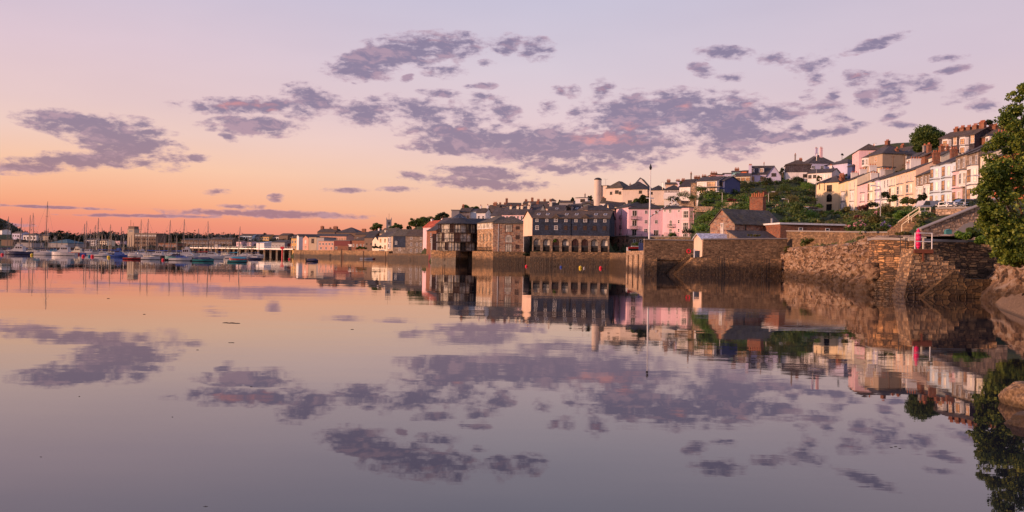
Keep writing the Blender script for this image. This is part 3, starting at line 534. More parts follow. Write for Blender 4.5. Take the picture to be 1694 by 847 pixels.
H('slate-hung cottage with two lit windows on the skyline',1300,312,1342,310,273,296,roof='hip',rh=2.,D=8,wall='white_render',rf='brown_slate',wins=[('f',[.22,.76],[.74],1.4,1.9,'bp'),('f',[.8],[.22],2.,1.2,'d')],ch=[(.4,.5,.5,.5,2.4,1,'concrete'),(.62,.5,1.,.8,.8,3)],front=('slate_cladding',.47,1.))
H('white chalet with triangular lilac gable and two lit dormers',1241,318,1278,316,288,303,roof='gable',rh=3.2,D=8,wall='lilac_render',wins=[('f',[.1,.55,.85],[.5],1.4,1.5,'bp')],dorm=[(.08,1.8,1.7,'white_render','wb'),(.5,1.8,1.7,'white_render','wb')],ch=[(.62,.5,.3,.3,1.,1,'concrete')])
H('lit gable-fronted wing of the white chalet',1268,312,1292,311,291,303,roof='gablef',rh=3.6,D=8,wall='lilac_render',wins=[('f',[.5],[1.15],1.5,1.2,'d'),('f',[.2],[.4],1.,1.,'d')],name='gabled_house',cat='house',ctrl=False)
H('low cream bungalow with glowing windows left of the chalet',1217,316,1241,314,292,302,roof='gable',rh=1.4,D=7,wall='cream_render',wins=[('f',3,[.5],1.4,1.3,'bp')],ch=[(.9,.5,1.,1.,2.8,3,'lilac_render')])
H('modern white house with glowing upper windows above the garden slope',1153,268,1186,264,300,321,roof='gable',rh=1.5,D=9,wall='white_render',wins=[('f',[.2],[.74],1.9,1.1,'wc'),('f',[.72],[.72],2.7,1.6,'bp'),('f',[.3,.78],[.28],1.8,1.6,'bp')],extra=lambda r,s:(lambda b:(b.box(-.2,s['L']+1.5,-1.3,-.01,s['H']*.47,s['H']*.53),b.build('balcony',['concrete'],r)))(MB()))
H('dark-clad right wing of the modern white house',1186.5,266,1199,264,299.5,318,roof='gable',rh=1.4,D=8,wall='navy_render',wins=[('f',[.5],[.7],1.4,1.3,'d')],ctrl=False)
H('brown stone cottage wall left of the modern white house',1143,272,1152.5,270,303,320,roof='mono',rh=.8,D=7,wall='rubble_stone')
H('dark gabled house with a white verge left of the brown stone cottage',1124,280,1142,277,309,320,roof='gable',rh=2.4,D=7,wall='white_render',rf='dark_slate',wins=[('f',[.3],[.5],1.2,1.,'wc')],ch=[(.45,.5,.3,.3,2.,1,'brown_render')])
H('ochre flat-roofed house on the skyline row',1165,322,1195,322,293.5,306,roof='flat',rh=.3,D=8,wall='ochre_render',rf='brown_slate',wins=[('f',3,[.5],1.,1.1,'wc')],ch=[(.1,.4,1.6,.8,.7,3),(.6,.4,2.,.8,.7,4)])
H('grey-roofed house with turquoise panes left of the ochre house',1125,325,1165,325,302,314,roof='mono',rh=1.2,D=8,wall='lilac_render',rf='slate_roof',wins=[('f',4,[.5],1.2,1.,'wc')],ch=[(.2,.4,1.2,.8,.9,3),(.8,.5,2.2,.8,2.,4)])
H('tan house with dark chimneys at the left end of the skyline row',1101,330,1125,329,305,318,roof='gable',rh=.9,D=7,wall='peach_render',rf='brown_slate',wins=[('f',2,[.5],1.2,1.,'wc')],ch=[(.2,.5,1.3,.8,.9,3),(.85,.5,1.3,.8,.9,3)])
H('dusty pink house on the skyline row above the ochre one',1179,330,1196,330,289,304,roof='flat',rh=.3,D=8,wall='rose_render',rf='brown_slate',ch=[(.3,.4,2.4,.8,.8,4)])
H('lilac rendered house on the skyline row',1196.3,330,1210,329,287.5,303,roof='flat',rh=.3,D=8,wall='lilac_render',rf='slate_roof',wins=[('f',2,[.6],1.,1.2,'w')])
H('turquoise house on the skyline row',1210.3,329,1225,328,285,302,roof='gable',rh=.8,D=8,wall='turquoise_render',rf='slate_roof',wins=[('f',2,[.6],1.,1.2,'w')],ch=[(.5,.5,1.6,.8,.9,3)])
H('orange-red house at the right end of the skyline row',1225.3,328,1235,327,284,300,roof='gable',rh=.7,D=8,wall='orange_render',rf='brown_slate',wins=[('f',1,[.6],1.,1.2,'w')])
# --- white complex and neighbours
H('large cream main block with steep slate roof right of the round tower',1030,340,1071,336,314,340,roof='hip',rh=3.4,D=11,wall='pale_render',rf='dark_slate',wins=[('f',[.3],[.2],1.5,1.6,'d'),('f',[.72],[.84],1.2,1.3,'d')],name='apartment_block',cat='apartment block',ch=[(.1,.6,.6,.6,2.,1,'concrete')])
H('white gable end rising behind the cream main block',1045,356,1073,354,310,330,roof='gablef',rh=3.8,D=10,wall='white_render',rf='mossy_slate',wins=[('f',[.6],[1.05],1.,1.,'d')],name='gabled_house')
H('cream middle block with mixed slate roof beside the round tower',1003,348,1030,344,312,340,roof='hip',rh=3.,D=10,wall='pale_render',rf='mossy_slate',wins=[('f',[.3,.85],[.72],1.,1.1,'d'),('f',[.65],[.78],1.6,1.4,'d')],name='apartment_block',cat='apartment block')
H('flat-topped cream stair block joined to the round tower',992,352,1004,350,308,340,roof='flat',rh=.3,D=8,wall='pale_render',rf='concrete',name='stair_block',cat='stair block')
H('low hipped hall with brown window band and cream balcony wall',1074,332,1100,330,315,338,roof='hip',rh=2.,D=9,wall='pale_render',rf='dark_slate',wins=[('f',[.15],[.8],.9,1.,'d')])
H('hipped hall right end with a continuous row of brown-framed windows',1099,322,1126,320,314.5,340,roof='hip',rh=2.,D=9,wall='white_render',rf='dark_slate',wins=[('f',5,[.9],1.1,.9,'wb')],front=('brown_render',.82,.99),extra=lambda r,s:(lambda b:(b.box(-.1,s['L']+.1,-1.2,-.06,s['H']*.42,s['H']*.72),b.build('balcony',['white_render'],r)))(MB()))
H('small cottage with white gable and dark slate roof below the round tower',993,347,1030,344,336,350,roof='gable',rh=2.4,D=9,wall='white_render',rf='mossy_slate',ch=[(.02,.5,.8,.8,.4,2)])
H('second small slate-roofed cottage in front of the white-gabled one',999,337,1028,334,342,350,roof='gable',rh=1.7,D=7,wall='cream_render',rf='dark_slate')
# --- pink building and neighbours
PW=[]
def pinkfront(r,s):
    Hh=s['H']; L=s['L']
    for x,z,w_ in ((.18,.615,2.2),(.18,.28,2.2),(.18,.0,5.2),(.82,.0,2.4)): balcony(r,x*L,Hh*z+.15,w_,.9)
H('tall pink building with white French windows, its left-hand front',1040,300,1096,297,345,393,roof='hip',rh=2.4,D=11,wall='pink_render',rf='dark_slate',wins=[('f',[.18],[.84,.5,.17],1.5,2.1,'fd'),('f',[.52,.82],[.88],1.,1.3,'w'),('f',[.52,.82],[.55],1.,1.2,'w'),('f',[.52],[.25],1.3,1.2,'w'),('f',[.82],[.17],1.6,2.1,'fd')],ctrl=False,name='apartment_building',cat='apartment building',extra=pinkfront,band='lead')
def pinkleft(r,s):
    for z in (.615,.28,.0): balcony(r,s['L']*.5,s['H']*z+.15,1.4,.6)
H('sunlit left-facing wing of the pink building',1017,316,1040,300.2,345.5,393,roof='hip',rh=2.,D=9,wall='pink_render',rf='dark_slate',wins=[('f',[.5],[.84,.5,.17],1.1,2.1,'fd')],ctrl=False,name='apartment_building',cat='apartment building',extra=pinkleft,oe=.1,band='lead')
def pinkright(r,s):
    balcony(r,s['L']*.3,s['H']*.36,2.2,1.); balcony(r,s['L']*.3,s['H']*.06,4.6,1.)
H('mauve-pink right wing of the pink building with white corner bay',1096.2,296,1148,288,345.8,393,roof='hip',rh=2.6,D=12,wall='pink_render',rf='dark_slate',wins=[('f',[.25],[.92],1.,1.1,'w'),('f',[.08],[.94],.8,.9,'w'),('f',[.27],[.5,.2],1.,1.9,'w'),('f',[.53],[.92],.8,.9,'w'),('f',[.53],[.55,.25],.9,1.3,'w')],bays=[(.8,4.4,1.,-.2,.985,3,'rose_render','w','rose_render')],ctrl=False,name='apartment_building',cat='apartment building',extra=pinkright,band='lead')
H('narrow cream-yellow building strip left of the pink wing',1007.5,314,1017,314,345.5,393,roof='gable',rh=2.,D=8,wall='yellow_render',rf='dark_slate',wins=[('f',[.55],[.87,.5],.9,1.4,'w'),('f',[.55],[.15],1.6,1.5,'d')],oe=.05)
H('red rubble basement storey under the pink building',1007,312.5,1041,298.5,391.5,416,roof='flat',rh=.3,D=8,wall='red_rubble',rf='concrete',wins=[('f',[.12,.5,.72,.9],[.72],.9,1.3,'d'),('f',[.5],[.22],.9,1.2,'d')],name='basement_storey',cat='building',ctrl=False,sunk=5,oe=0)
H('shaded rubble basement storey right part under the pink front',1041.5,298.3,1149,286.5,392.3,416,roof='flat',rh=.3,D=6,wall='rubble_stone',rf='concrete',wins=[('f',[.08,.18],[.72],.9,1.2,'w')],name='basement_storey',cat='building',ctrl=False,sunk=5,oe=0)
H('pink single-storey range with broad slate hip roof behind the navy warehouse',972,302,1010,300,348,368,roof='hip',rh=2.,D=12,wall='pink_render',rf='dark_slate',wins=[('f',[.8],[.75],1.3,1.3,'d')])
H('lit salmon end of the pink range behind the navy warehouse',956,306,972,302.2,348.5,368,roof='hip',rh=1.8,D=10,wall='peach_render',rf='brown_slate',wins=[('f',3,[.75],1.,1.4,'w')])
# --- cottage behind the quay wall
def cott(r,s):
    b=MB(); L=s['L']; b.box(L*.77,L*.77+.25,-.35,-.02,s['H']*.0,s['H']+1.2); b.build('flue_pipe',['galvanised'],r)
    b=MB(); b.box(L*.22,L*.24,-.12,-.02,0,s['H']); b.build('drainpipe',['black_metal'],r)
H('stone cottage with lit brick gable and long slate roof behind the quay wall',1215.5,160,1292,164,370,396,roof='gable',rh=2.7,D=7.5,wall='lit_masonry' if False else 'red_rubble',rf='mossy_slate',wins=[('f',[.80],[.82],1.1,1.1,'w'),('l',[.5],[.62],.8,2.6,'wc')],name='cottage',cat='cottage',extra=cott)
H('low slate lean-to in front of the stone cottage',1222,155,1299,157,395,400,roof='mono',rh=1.4,D=4.5,wall='rubble_stone',rf='slate_roof',name='lean_to',cat='outbuilding',ctrl=False,oe=.05)
H('single-storey annex with white fascia and orange brick wall',1291,156,1402,158,371,388,roof='flat',rh=.3,D=7,wall='brick',rf='white_paint',wins=[('f',[.3,.7],[.5],.9,.9,'w')],name='annex',cat='building')
H('small peach boathouse with pale corrugated roof seen in the wall gap',1146,168,1163,158,399,425,roof='gablef',rh=1.2,D=8,wall='peach_render',rf='pale_roof',name='boathouse',cat='boathouse',ctrl=False,oe=.15)
# --- navy warehouse on arches (front 881..1009)
def ware(r,s):
    L=s['L']; Hh=s['H']; n=8
    pipe(r,s,L*.505,'black_metal')
    for x in (.31,.69):
        b=MB(); zt=Hh+.2; b.box(L*x-.8,L*x+.8,-.12,2.2,Hh-1.2,zt,0); b.yprism([(L*x-1.1,zt),(L*x+1.1,zt),(L*x,zt+1.)],-.3,3.,1); g=b.build('dormer',['slate_hung','brown_slate'],r)
        place('window',winmesh(1.,1.2,'w'),g,(L*x,-.12,Hh-.5))
H('navy slate-hung warehouse with eight top windows standing on stone arches',881,252,1008.5,246,360.5,389,roof='gable',rh=2.2,D=9,wall='slate_hung',rf='brown_slate',wins=[('f',[.06,.19,.44,.57,.82,.94],[.86],.9,.7,'w'),('f',[.0625,.3125],[.44],1.,1.3,'w'),('f',[.1875,.4375,.5625,.6875,.8125,.9375],[.44],1.,1.3,'d')],sky=[.06,.18,.43,.56,.81,.93],name='warehouse',cat='warehouse',extra=ware,ctrl=False,sunk=0)
H('salmon gable end wing of the navy warehouse',866,262,880.8,252.2,362,391,roof='gablef',rh=2.2,D=8,wall='peach_render',rf='brown_slate',name='warehouse_wing',cat='warehouse',ctrl=False,sunk=0)
# --- red rubble block beside glazed building
def hexf(r,s):
    L=s['L']; Hh=s['H']
    for x in (.17,.98):
        b=MB(); b.tube([(L*x,-.1,0),(L*x,-.1,Hh)],.08,6); b.build('drainpipe',['white_paint'],r)
H('red rubble-stone block with hipped roof and tall arched window',816,282,868,280,370,416,roof='hip',rh=2.6,D=10,wall='red_rubble',rf='mossy_slate',wins=[('f',[.5],[.84],2.2,2.4,'dc'),('f',[.5],[.47],2.2,2.4,'garch'),('f',[.5],[.14],2.2,2.6,'dc'),('f',[.78],[.86],1.2,1.,'d'),('f',[.78],[.53],1.2,1.2,'d'),('f',[.78],[.19],1.2,1.2,'d')],name='stone_building',cat='building',extra=hexf,ctrl=False,sunk=0)
def hexl(r,s):
    L=s['L']; Hh=s['H']; b=MB(); 
    for k in range(6): b.box(L*k/5-.08 if k else 0,min(L,L*k/5+.08),-.1,-.02,Hh*.80,Hh-.1,0)
    b.box(0,L,-.09,-.02,Hh*.79,Hh*.81,0); b.box(.01,L-.01,-.03,-.02,Hh*.81,Hh-.1,1); b.build('window_band',['white_paint','curtain_glass'],r)
    balcony(r,L*.5,Hh*.02,L*.94,.5)
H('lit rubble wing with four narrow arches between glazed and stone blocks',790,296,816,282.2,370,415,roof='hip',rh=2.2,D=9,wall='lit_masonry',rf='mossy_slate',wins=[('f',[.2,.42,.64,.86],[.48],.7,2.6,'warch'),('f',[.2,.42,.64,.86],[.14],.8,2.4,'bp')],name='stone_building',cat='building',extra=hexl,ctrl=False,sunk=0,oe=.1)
# --- town centre, behind the waterfront
H('grey concrete stair tower behind the glass-lantern roof',747,345,759.5,345,348,380,roof='flat',rh=.3,D=6,wall='grey_render',rf='concrete',name='stair_tower',cat='tower')
H('orange-lit three-window house right of the grey stair tower',759.8,350,777,349,351,372,roof='gable',rh=1.8,D=8,wall='peach_render',rf='brown_slate',wins=[('f',3,[.6],.9,1.4,'bp')],ch=[(.1,.5,.8,.8,1.,3)])
H('pale blue-white gable house between orange-lit and cream houses',777.3,350,788,349,350,372,roof='gable',rh=1.2,D=8,wall='sky_render',rf='slate_roof')
H('cream house with small chimneys right of the pale blue gable',788.4,346,803,345,352,372,roof='gable',rh=1.9,D=8,wall='white_render',rf='brown_slate',wins=[('f',2,[.6],.9,1.4,'w')],ch=[(.1,.5,.7,.8,1.,2,'white_render'),(.9,.5,.7,.8,1.2,2,'white_render')])
H('dark-roofed house with plain brown front above the lantern building',803.5,360,820,358,351,370,roof='gable',rh=3.,D=8,wall='brown_render',rf='brown_slate',ch=[(.5,.5,1.6,.9,.9,4)])
H('house with broad dark slate roof left of the dormered terrace',812,335,830,333,357,375,roof='gable',rh=3.2,D=9,wall='white_render',rf='slate_roof',wins=[('f',2,[.8],1.,1.,'w')])
H('dormered terrace with four cream chimneys behind the red rubble block',830,330,872,326,355,378,roof='gable',rh=3.,D=9,wall='rose_render',rf='slate_roof',wins=[('f',7,[.75],.9,1.5,'w')],ch=[(.22,.4,.8,1.2,.8,3,'cream_render'),(.5,.4,.8,1.2,.8,3,'cream_render'),(.66,.4,.8,1.2,.9,3,'cream_render'),(.93,.4,.9,1.2,.9,3,'cream_render')])
H('cream hilltop house with tall chimney on the skyline above the dormered terrace',838,520,862,520,341,352,roof='gable',rh=2.2,D=9,wall='cream_render',rf='brown_slate',wins=[('f',3,[.5],1.2,1.5,'d')],ch=[(.0,.5,1.4,1.2,2.4,3)])
H('row of brown-roofed cottages on the skyline left of centre trees',824,540,840,540,342,352,roof='gable',rh=1.6,D=9,wall='peach_render',rf='brown_slate',wins=[('f',3,[.6],1.,1.4,'d')],ch=[(.2,.5,1.2,1.,1.,3),(.7,.5,1.2,1.,1.,3)])
H('dark long terrace on the skyline above the navy warehouse',865,560,912,556,337,348,roof='gable',rh=1.7,D=9,wall='brown_render',rf='brown_slate',wins=[('f',6,[.6],1.2,1.2,'w')],ch=[(.06,.5,1.4,1.,1.2,3),(.28,.5,1.4,1.,2.2,3),(.5,.5,1.4,1.,1.3,3),(.72,.5,1.4,1.,1.3,3),(.93,.5,1.4,1.,1.3,3)])
H('white house with flat overhanging roof on the skyline',909,520,920,520,332.5,345,roof='hip',rh=1.6,D=8,wall='white_render',rf='brown_slate',wins=[('f',2,[.7],1.4,1.3,'d')])
H('pink-gabled small house behind the warehouse ridge',902,430,912,428,343,358,roof='gablef',rh=2.4,D=8,wall='rose_render',rf='brown_slate')
H('slate-roofed house with lit left chimney directly behind the warehouse',866,330,892,328,350,372,roof='gable',rh=2.8,D=9,wall='cream_render',rf='slate_roof',ch=[(.2,.4,.9,1.,1.2,2,'cream_render')])
H('brown-roofed cottage row behind the warehouse left half',880,390,906,388,344.5,362,roof='gable',rh=2.,D=9,wall='peach_render',rf='brown_slate',wins=[('f',4,[.7],1.,1.,'w')],ch=[(.2,.5,1.1,.9,1.,3)])
H('blue-grey slate roof house with lit cream chimney behind the warehouse middle',907,318,933,317,350.5,372,roof='gable',rh=2.6,D=9,wall='cream_render',rf='slate_roof',ch=[(.06,.45,.9,1.1,1.4,2,'cream_render')],sky=[.5])
H('house with arched dormer behind the warehouse middle',933.5,322,956,320,350.5,372,roof='gable',rh=2.7,D=9,wall='white_render',rf='dark_slate',dorm=[(.3,2.4,1.6,'grey_render','d')],sky=[.8])
H('long cream-walled house with lit gable above the arched-dormer house',938,372,960,366,340.5,358,roof='gable',rh=1.,D=9,wall='cream_render',rf='brown_slate')
H('white flat-roofed skyline house left of the round tower',952,440,972,438,327.5,345,roof='mono',rh=.8,D=9,wall='white_render',rf='slate_roof',wins=[('f',[.6],[.75],2.4,1.6,'d')],ch=[(.6,.5,.6,.6,1.8,1,'concrete')])
H('dark-roofed house just left of the round tower',958,400,981,396,340,354,roof='gable',rh=2.,D=9,wall='brown_render',rf='brown_slate',ch=[(.95,.4,.8,.8,1.,2,'cream_render')])
H('brown-roofed house on the skyline between trees and white flat-roofed house',925,480,948,478,335,347,roof='gable',rh=1.2,D=9,wall='grey_render',rf='brown_slate',wins=[('f',2,[.5],1.,1.,'w')])
# --- waterfront left of the glazed building
H('small grey gabled house left of the glazed building',713,330,730,322,393,416,roof='gable',rh=1.8,D=7,wall='grey_render',rf='slate_roof',wins=[('f',[.5],[.6],1.2,1.3,'w')],ctrl=False,sunk=3)
H('narrow dark red building beside the slate-hung stone warehouse',709.4,382,713.4,378,396,420,roof='flat',rh=.3,D=6,wall='red_render',rf='lead',ctrl=False,name='narrow_building',cat='building')
H('brick-gabled house with dark slate roof behind the stone warehouse',706,372,722,360,382,405,roof='gable',rh=2.6,D=9,wall='brick',rf='dark_slate',wins=[('f',[.45],[.7],1.2,1.5,'w'),('f',[.45],[.3],1.2,1.5,'w')])
H('house with bright red tiled roof left of the glazed building',700,420,721,412,376,400,roof='gable',rh=3.2,D=9,wall='rose_render',rf='red_tile',ch=[(.08,.5,1.,1.,.8,2,'white_render'),(.9,.5,1.,1.,.8,2,'white_render')])
H('slate-roofed house with brown walls right of the red tiled roof',720,390,748,380,372,395,roof='gable',rh=3.2,D=10,wall='brown_render',rf='slate_roof')
H('stone warehouse with rusty brown roof and three floors of white windows',671,424,709,420,390.5,420,roof='gable',rh=3.2,D=10,wall='far_stone',rf='brown_slate',wins=[('f',[.25,.68],[.88],1.,1.2,'w'),('f',[.25,.5,.68],[.54,.2],1.,1.6,'w')],name='warehouse',cat='warehouse',ctrl=False,sunk=3,oe=.1)
H('stone and dark slate-hung left half of the stone warehouse',650.5,428,670.8,424.2,390,420,roof='gable',rh=3.2,D=10,wall='far_stone',rf='mossy_slate',wins=[('f',[.25],[.62],1.2,1.6,'w'),('f',[.55],[.25],1.2,1.4,'w')],front=('slate_hung',.36,.99),name='warehouse',cat='warehouse',ctrl=False,sunk=3,oe=.1)
H('tan bay-windowed waterfront house left of the stone warehouse',641,464,650.3,456,391,420,roof='gable',rh=2.6,D=9,wall='tan_render',rf='mossy_slate',wins=[],bays=[(.5,3.,.8,.3,.95,2,'white_render','w')],ctrl=False,sunk=3)
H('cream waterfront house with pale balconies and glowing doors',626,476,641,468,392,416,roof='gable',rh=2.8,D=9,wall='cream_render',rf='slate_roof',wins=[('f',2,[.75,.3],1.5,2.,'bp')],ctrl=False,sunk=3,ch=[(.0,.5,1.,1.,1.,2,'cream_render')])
H('pale gabled house with sloping verge behind the glowing-door house',628,500,652,494,386,404,roof='gable',rh=3.,D=9,wall='tan_render',rf='mossy_slate')
H('narrow cream gable house left of the glowing-door house',616,488,626,484,398,416,roof='gablef',rh=2.2,D=8,wall='cream_render',rf='dark_slate',wins=[('f',[.5],[.6],1.2,1.6,'d')],ctrl=False,sunk=3)
H('dark-roofed house with white dormer left of the cream gable',603,502,618,498,393,414,roof='gable',rh=3.4,D=9,wall='brown_render',rf='dark_slate',wins=[('f',2,[.5],1.2,1.4,'d')])
H('red-brown house with broad roof behind the white quayside hall',582,520,606,514,398,414,roof='hip',rh=2.4,D=10,wall='brick',rf='brown_slate',wins=[('f',4,[.5],1.2,1.6,'w')])
H('white quayside hall with blue doors left of the hedge',577,522,606,517,405,418,roof='flat',rh=.3,D=9,wall='white_render',rf='white_paint',wins=[('f',[.1],[.5],3.,2.6,'d')],name='quay_hall',cat='hall',ctrl=False)
H('dark red brick block on the left quay',553,540,579.5,536,398,415,roof='flat',rh=.3,D=10,wall='brick',rf='lead',wins=[('f',[.12],[.3],1.6,1.6,'w')],name='brick_block',cat='building',front=('red_render',.5,.98))
H('orange brick house with pairs of white windows on the left quay',527,546,552.5,541,399,415,roof='flat',rh=.3,D=10,wall='coral_render',rf='concrete',wins=[('f',5,[.72],1.2,1.4,'w'),('f',3,[.28],1.2,1.5,'w')])
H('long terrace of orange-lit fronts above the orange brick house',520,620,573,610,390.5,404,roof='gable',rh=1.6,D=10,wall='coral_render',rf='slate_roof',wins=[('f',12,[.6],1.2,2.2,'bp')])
H('big grey-roofed hall with stepped ridge above the orange-lit terrace',556,660,590,655,385,398,roof='hip',rh=4.2,D=16,wall='brown_render',rf='slate_roof',ch=[(.1,.5,2.,1.6,1.,4)])
H('chimneyed brown block at the left end of the town skyline',525,670,554,665,384,398,roof='gable',rh=2.6,D=12,wall='brown_render',rf='brown_slate',wins=[('f',3,[.6],1.4,1.6,'w')],ch=[(.04,.5,2.,2.,2.,4),(.5,.5,1.2,1.,1.,3),(.85,.4,3.,2.,2.4,5)])
H('brown-roofed houses between grey hall and church trees',588,640,618,636,388,400,roof='gable',rh=2.,D=10,wall='brown_render',rf='brown_slate',wins=[('f',4,[.5],1.2,1.2,'w')],ch=[(.3,.5,3.,1.4,2.2,4),(.9,.5,1.2,1.,1.2,3)])
H('slate-roofed houses below the church tower',612,560,646,552,387,402,roof='gable',rh=2.2,D=10,wall='rose_render',rf='slate_roof',wins=[('f',3,[.5],1.2,1.2,'w')],ch=[(.2,.5,1.,1.,1.4,2,'white_render')])
H('tan quay building with one large square window',511,560,524,556,392.5,414,roof='flat',rh=.3,D=10,wall='tan_render',rf='slate_roof',wins=[('f',[.5],[.72],2.6,3.,'d')])
H('plain grey windowless quay building',524.3,556,536,552,393,414,roof='flat',rh=.3,D=10,wall='grey_render',rf='slate_roof')
H('orange-lit gabled quay house with white doors',501,570,510.5,566,394,414,roof='gablef',rh=1.6,D=10,wall='coral_render',rf='slate_roof',wins=[('f',[.5],[.7],1.8,2.2,'wc'),('f',[.5],[.25],1.8,2.2,'wb')])
H('white gable wall bright in the sun on the left quay',491,590,494.5,585,391,414,roof='gablef',rh=1.2,D=12,wall='white_render',rf='brown_slate')
H('ochre-fronted house beside the bright white gable wall',482,592,490.8,590,394,414,roof='gable',rh=1.8,D=10,wall='ochre_render',rf='brown_slate',wins=[('f',2,[.7,.25],1.2,1.8,'w')])
H('grey boat shed with pale roof left of the ochre-fronted house',449,620,471,612,401,412,roof='gable',rh=1.6,D=12,wall='grey_render',rf='slate_roof',wins=[('f',4,[.5],1.4,1.4,'w')],name='boat_shed',cat='shed')
H('white chalet-like quay building left of the grey boat shed',424,640,437,634,402,412,roof='mono',rh=1.,D=10,wall='white_render',rf='pale_roof')
H('dark red shed right of the grey boat shed',471,616,483,612,403,413,roof='gable',rh=1.2,D=10,wall='red_render',rf='brown_slate',name='boat_shed',cat='shed')
H('long pale blue apartment row on the far skyline',396,820,417,816,390,397,roof='gable',rh=1.8,D=12,wall='sky_render',rf='brown_slate',wins=[('f',6,[.5],1.6,1.8,'d')])
H('far skyline row with grey-blue fronts next to the pale blue row',417.5,822,428,818,391,398,roof='gable',rh=2.2,D=12,wall='grey_render',rf='slate_roof',wins=[('f',3,[.5],1.6,1.6,'w')])
H('yellow-fronted house on the far skyline',428.5,820,445,816,391.5,398,roof='gable',rh=2.2,D=12,wall='ochre_render',rf='brown_slate',wins=[('f',4,[.5],1.6,1.6,'w')])
H('white cottages on the far skyline right of the yellow-fronted house',445.5,822,461,816,392,398,roof='gable',rh=1.8,D=12,wall='white_render',rf='brown_slate',wins=[('f',5,[.5],1.4,1.6,'d')])
H('dark tall-roofed hall on the far skyline',461.5,800,476,796,389.5,399,roof='gable',rh=2.,D=12,wall='brown_render',rf='brown_slate')
H('cream house right of the dark tall-roofed hall on the far skyline',476.3,800,486,796,391.5,399,roof='gable',rh=2.,D=12,wall='cream_render',rf='brown_slate',wins=[('f',3,[.5],1.6,1.6,'d')])
H('wide dark-roofed shed on the far skyline near the bright white gable',486.5,780,524,774,390,399,roof='gable',rh=1.6,D=14,wall='grey_render',rf='slate_roof')
H('pink cottage below the far skyline left of the jetty',391,700,399,698,400,407,roof='gable',rh=1.,D=8,wall='rose_render',rf='brown_slate',wins=[('f',2,[.5],1.2,1.2,'w')])
H('dusky pink cottage with brown roof below the far skyline',405,700,416,698,400.5,407,roof='gable',rh=1.,D=8,wall='rose_render',rf='brown_slate',wins=[('f',3,[.5],1.2,1.2,'w')])
# --- far left shore
H('broad harbour control block with a row of lit windows beside its tower',223,720,259,716,386,410,roof='flat',rh=.3,D=14,wall='brown_render',rf='concrete',wins=[('f',8,[.86],2.,1.2,'wc'),('f',8,[.6,.35],1.6,1.4,'d')],name='harbour_building',cat='building')
H('square concrete control tower with roof masts in the harbour',211,724,222,722,379,410,roof='flat',rh=.3,D=6,wall='tan_render',rf='concrete',wins=[('f',1,[.9],4.,1.4,'w')],name='control_tower',cat='tower',extra=lambda r,s:(lambda b:(b.box(.3,s['L']-.3,.5,5.5,s['H']+.3,s['H']+2.4),b.tube([(1.4,2,s['H']+2.3),(1.4,2,s['H']+7.5)],.14,5),b.tube([(3.2,3,s['H']+2.3),(3.2,3,s['H']+5.4)],.12,5),b.build('lookout_cabin',['brown_render'],r)))(MB()))
H('long turquoise-roofed boat shed on the far left shore',80,620,112,616,402,409,roof='hip',rh=2.8,D=18,wall='grey_render',rf='teal_roof',name='boat_shed',cat='shed')
H('white terrace of harbour cottages right of the turquoise shed',140,700,158,698,397,407,roof='gable',rh=1.2,D=9,wall='white_render',rf='brown_slate',wins=[('f',5,[.7,.25],1.2,1.4,'d')])
H('cream terrace of harbour cottages, right half of the row',158.5,700,177,697,398,407,roof='gable',rh=1.2,D=9,wall='cream_render',rf='brown_slate',wins=[('f',5,[.7,.25],1.2,1.4,'d')])
H('grey shed with flat roof at the far left edge',2,640,22,638,396.5,406,roof='flat',rh=.3,D=12,wall='brown_render',rf='slate_roof',name='boat_shed',cat='shed')
H('cream house among trees left of the turquoise shed',62,760,79,757,390,400,roof='hip',rh=1.8,D=10,wall='tan_render',rf='brown_slate',wins=[('f',3,[.5],1.6,1.4,'w')])
H('white villa near the foot of the wooded far left hill',38,760,60,757,389,400,roof='hip',rh=1.6,D=10,wall='white_render',rf='brown_slate',wins=[('f',4,[.6],1.6,1.6,'d')])
H('small white house on the slope of the far left hill',0,820,3.5,818,381,388,roof='gable',rh=1.2,D=8,wall='white_render',rf='brown_slate')
H('grey-white houses stepping down the far left hill',20,800,36,796,386,396,roof='gable',rh=1.6,D=9,wall='lilac_render',rf='brown_slate',wins=[('f',4,[.6],1.4,1.4,'d')])
H('blue-fronted low sheds behind the moorings at far left',28,600,52,598,401,409,roof='flat',rh=.3,D=12,wall='grey_render',rf='slate_roof',name='boat_shed',cat='shed')
H('low white harbour hall behind the moorings right of the control block',262,700,292,696,402,410,roof='flat',rh=.3,D=12,wall='brick',rf='brown_slate',wins=[('f',6,[.5],1.6,1.2,'w')],name='harbour_hall',cat='hall')
H('reddish long warehouse under the far ridge',300,720,345,716,397,407,roof='gable',rh=1.4,D=14,wall='brown_render',rf='brown_slate',wins=[('f',9,[.55],1.6,1.2,'w')],name='warehouse',cat='warehouse')
H('brown brick warehouse under the far ridge left of the jetty head',346,716,384,712,396,407,roof='gable',rh=1.6,D=14,wall='brown_render',rf='brown_slate',wins=[('f',8,[.55],1.6,1.2,'w')],name='warehouse',cat='warehouse')
H('pinkish-fronted house with brown roof on the far ridge',352,830,372,828,391,397,roof='gable',rh=1.8,D=12,wall='rose_render',rf='brown_slate',wins=[('f',4,[.5],1.6,1.6,'w')])
H('brown-roofed house on the far ridge beside the dark round tree',373,834,383,832,391,397,roof='hip',rh=2.,D=10,wall='cream_render',rf='brown_slate',wins=[('f',3,[.5],1.6,1.6,'d')])
H('low pale cottage between the far trees left of the control tower',184,760,198,758,398,406,roof='gable',rh=1.2,D=9,wall='rose_render',rf='brown_slate',wins=[('f',3,[.5],1.4,1.2,'w')])
H('brown brick stores between the turquoise shed and white terrace',114,680,136,678,401,409,roof='flat',rh=.3,D=10,wall='brown_render',rf='brown_slate',wins=[('f',4,[.5],1.6,1.2,'w')],name='harbour_stores',cat='building')
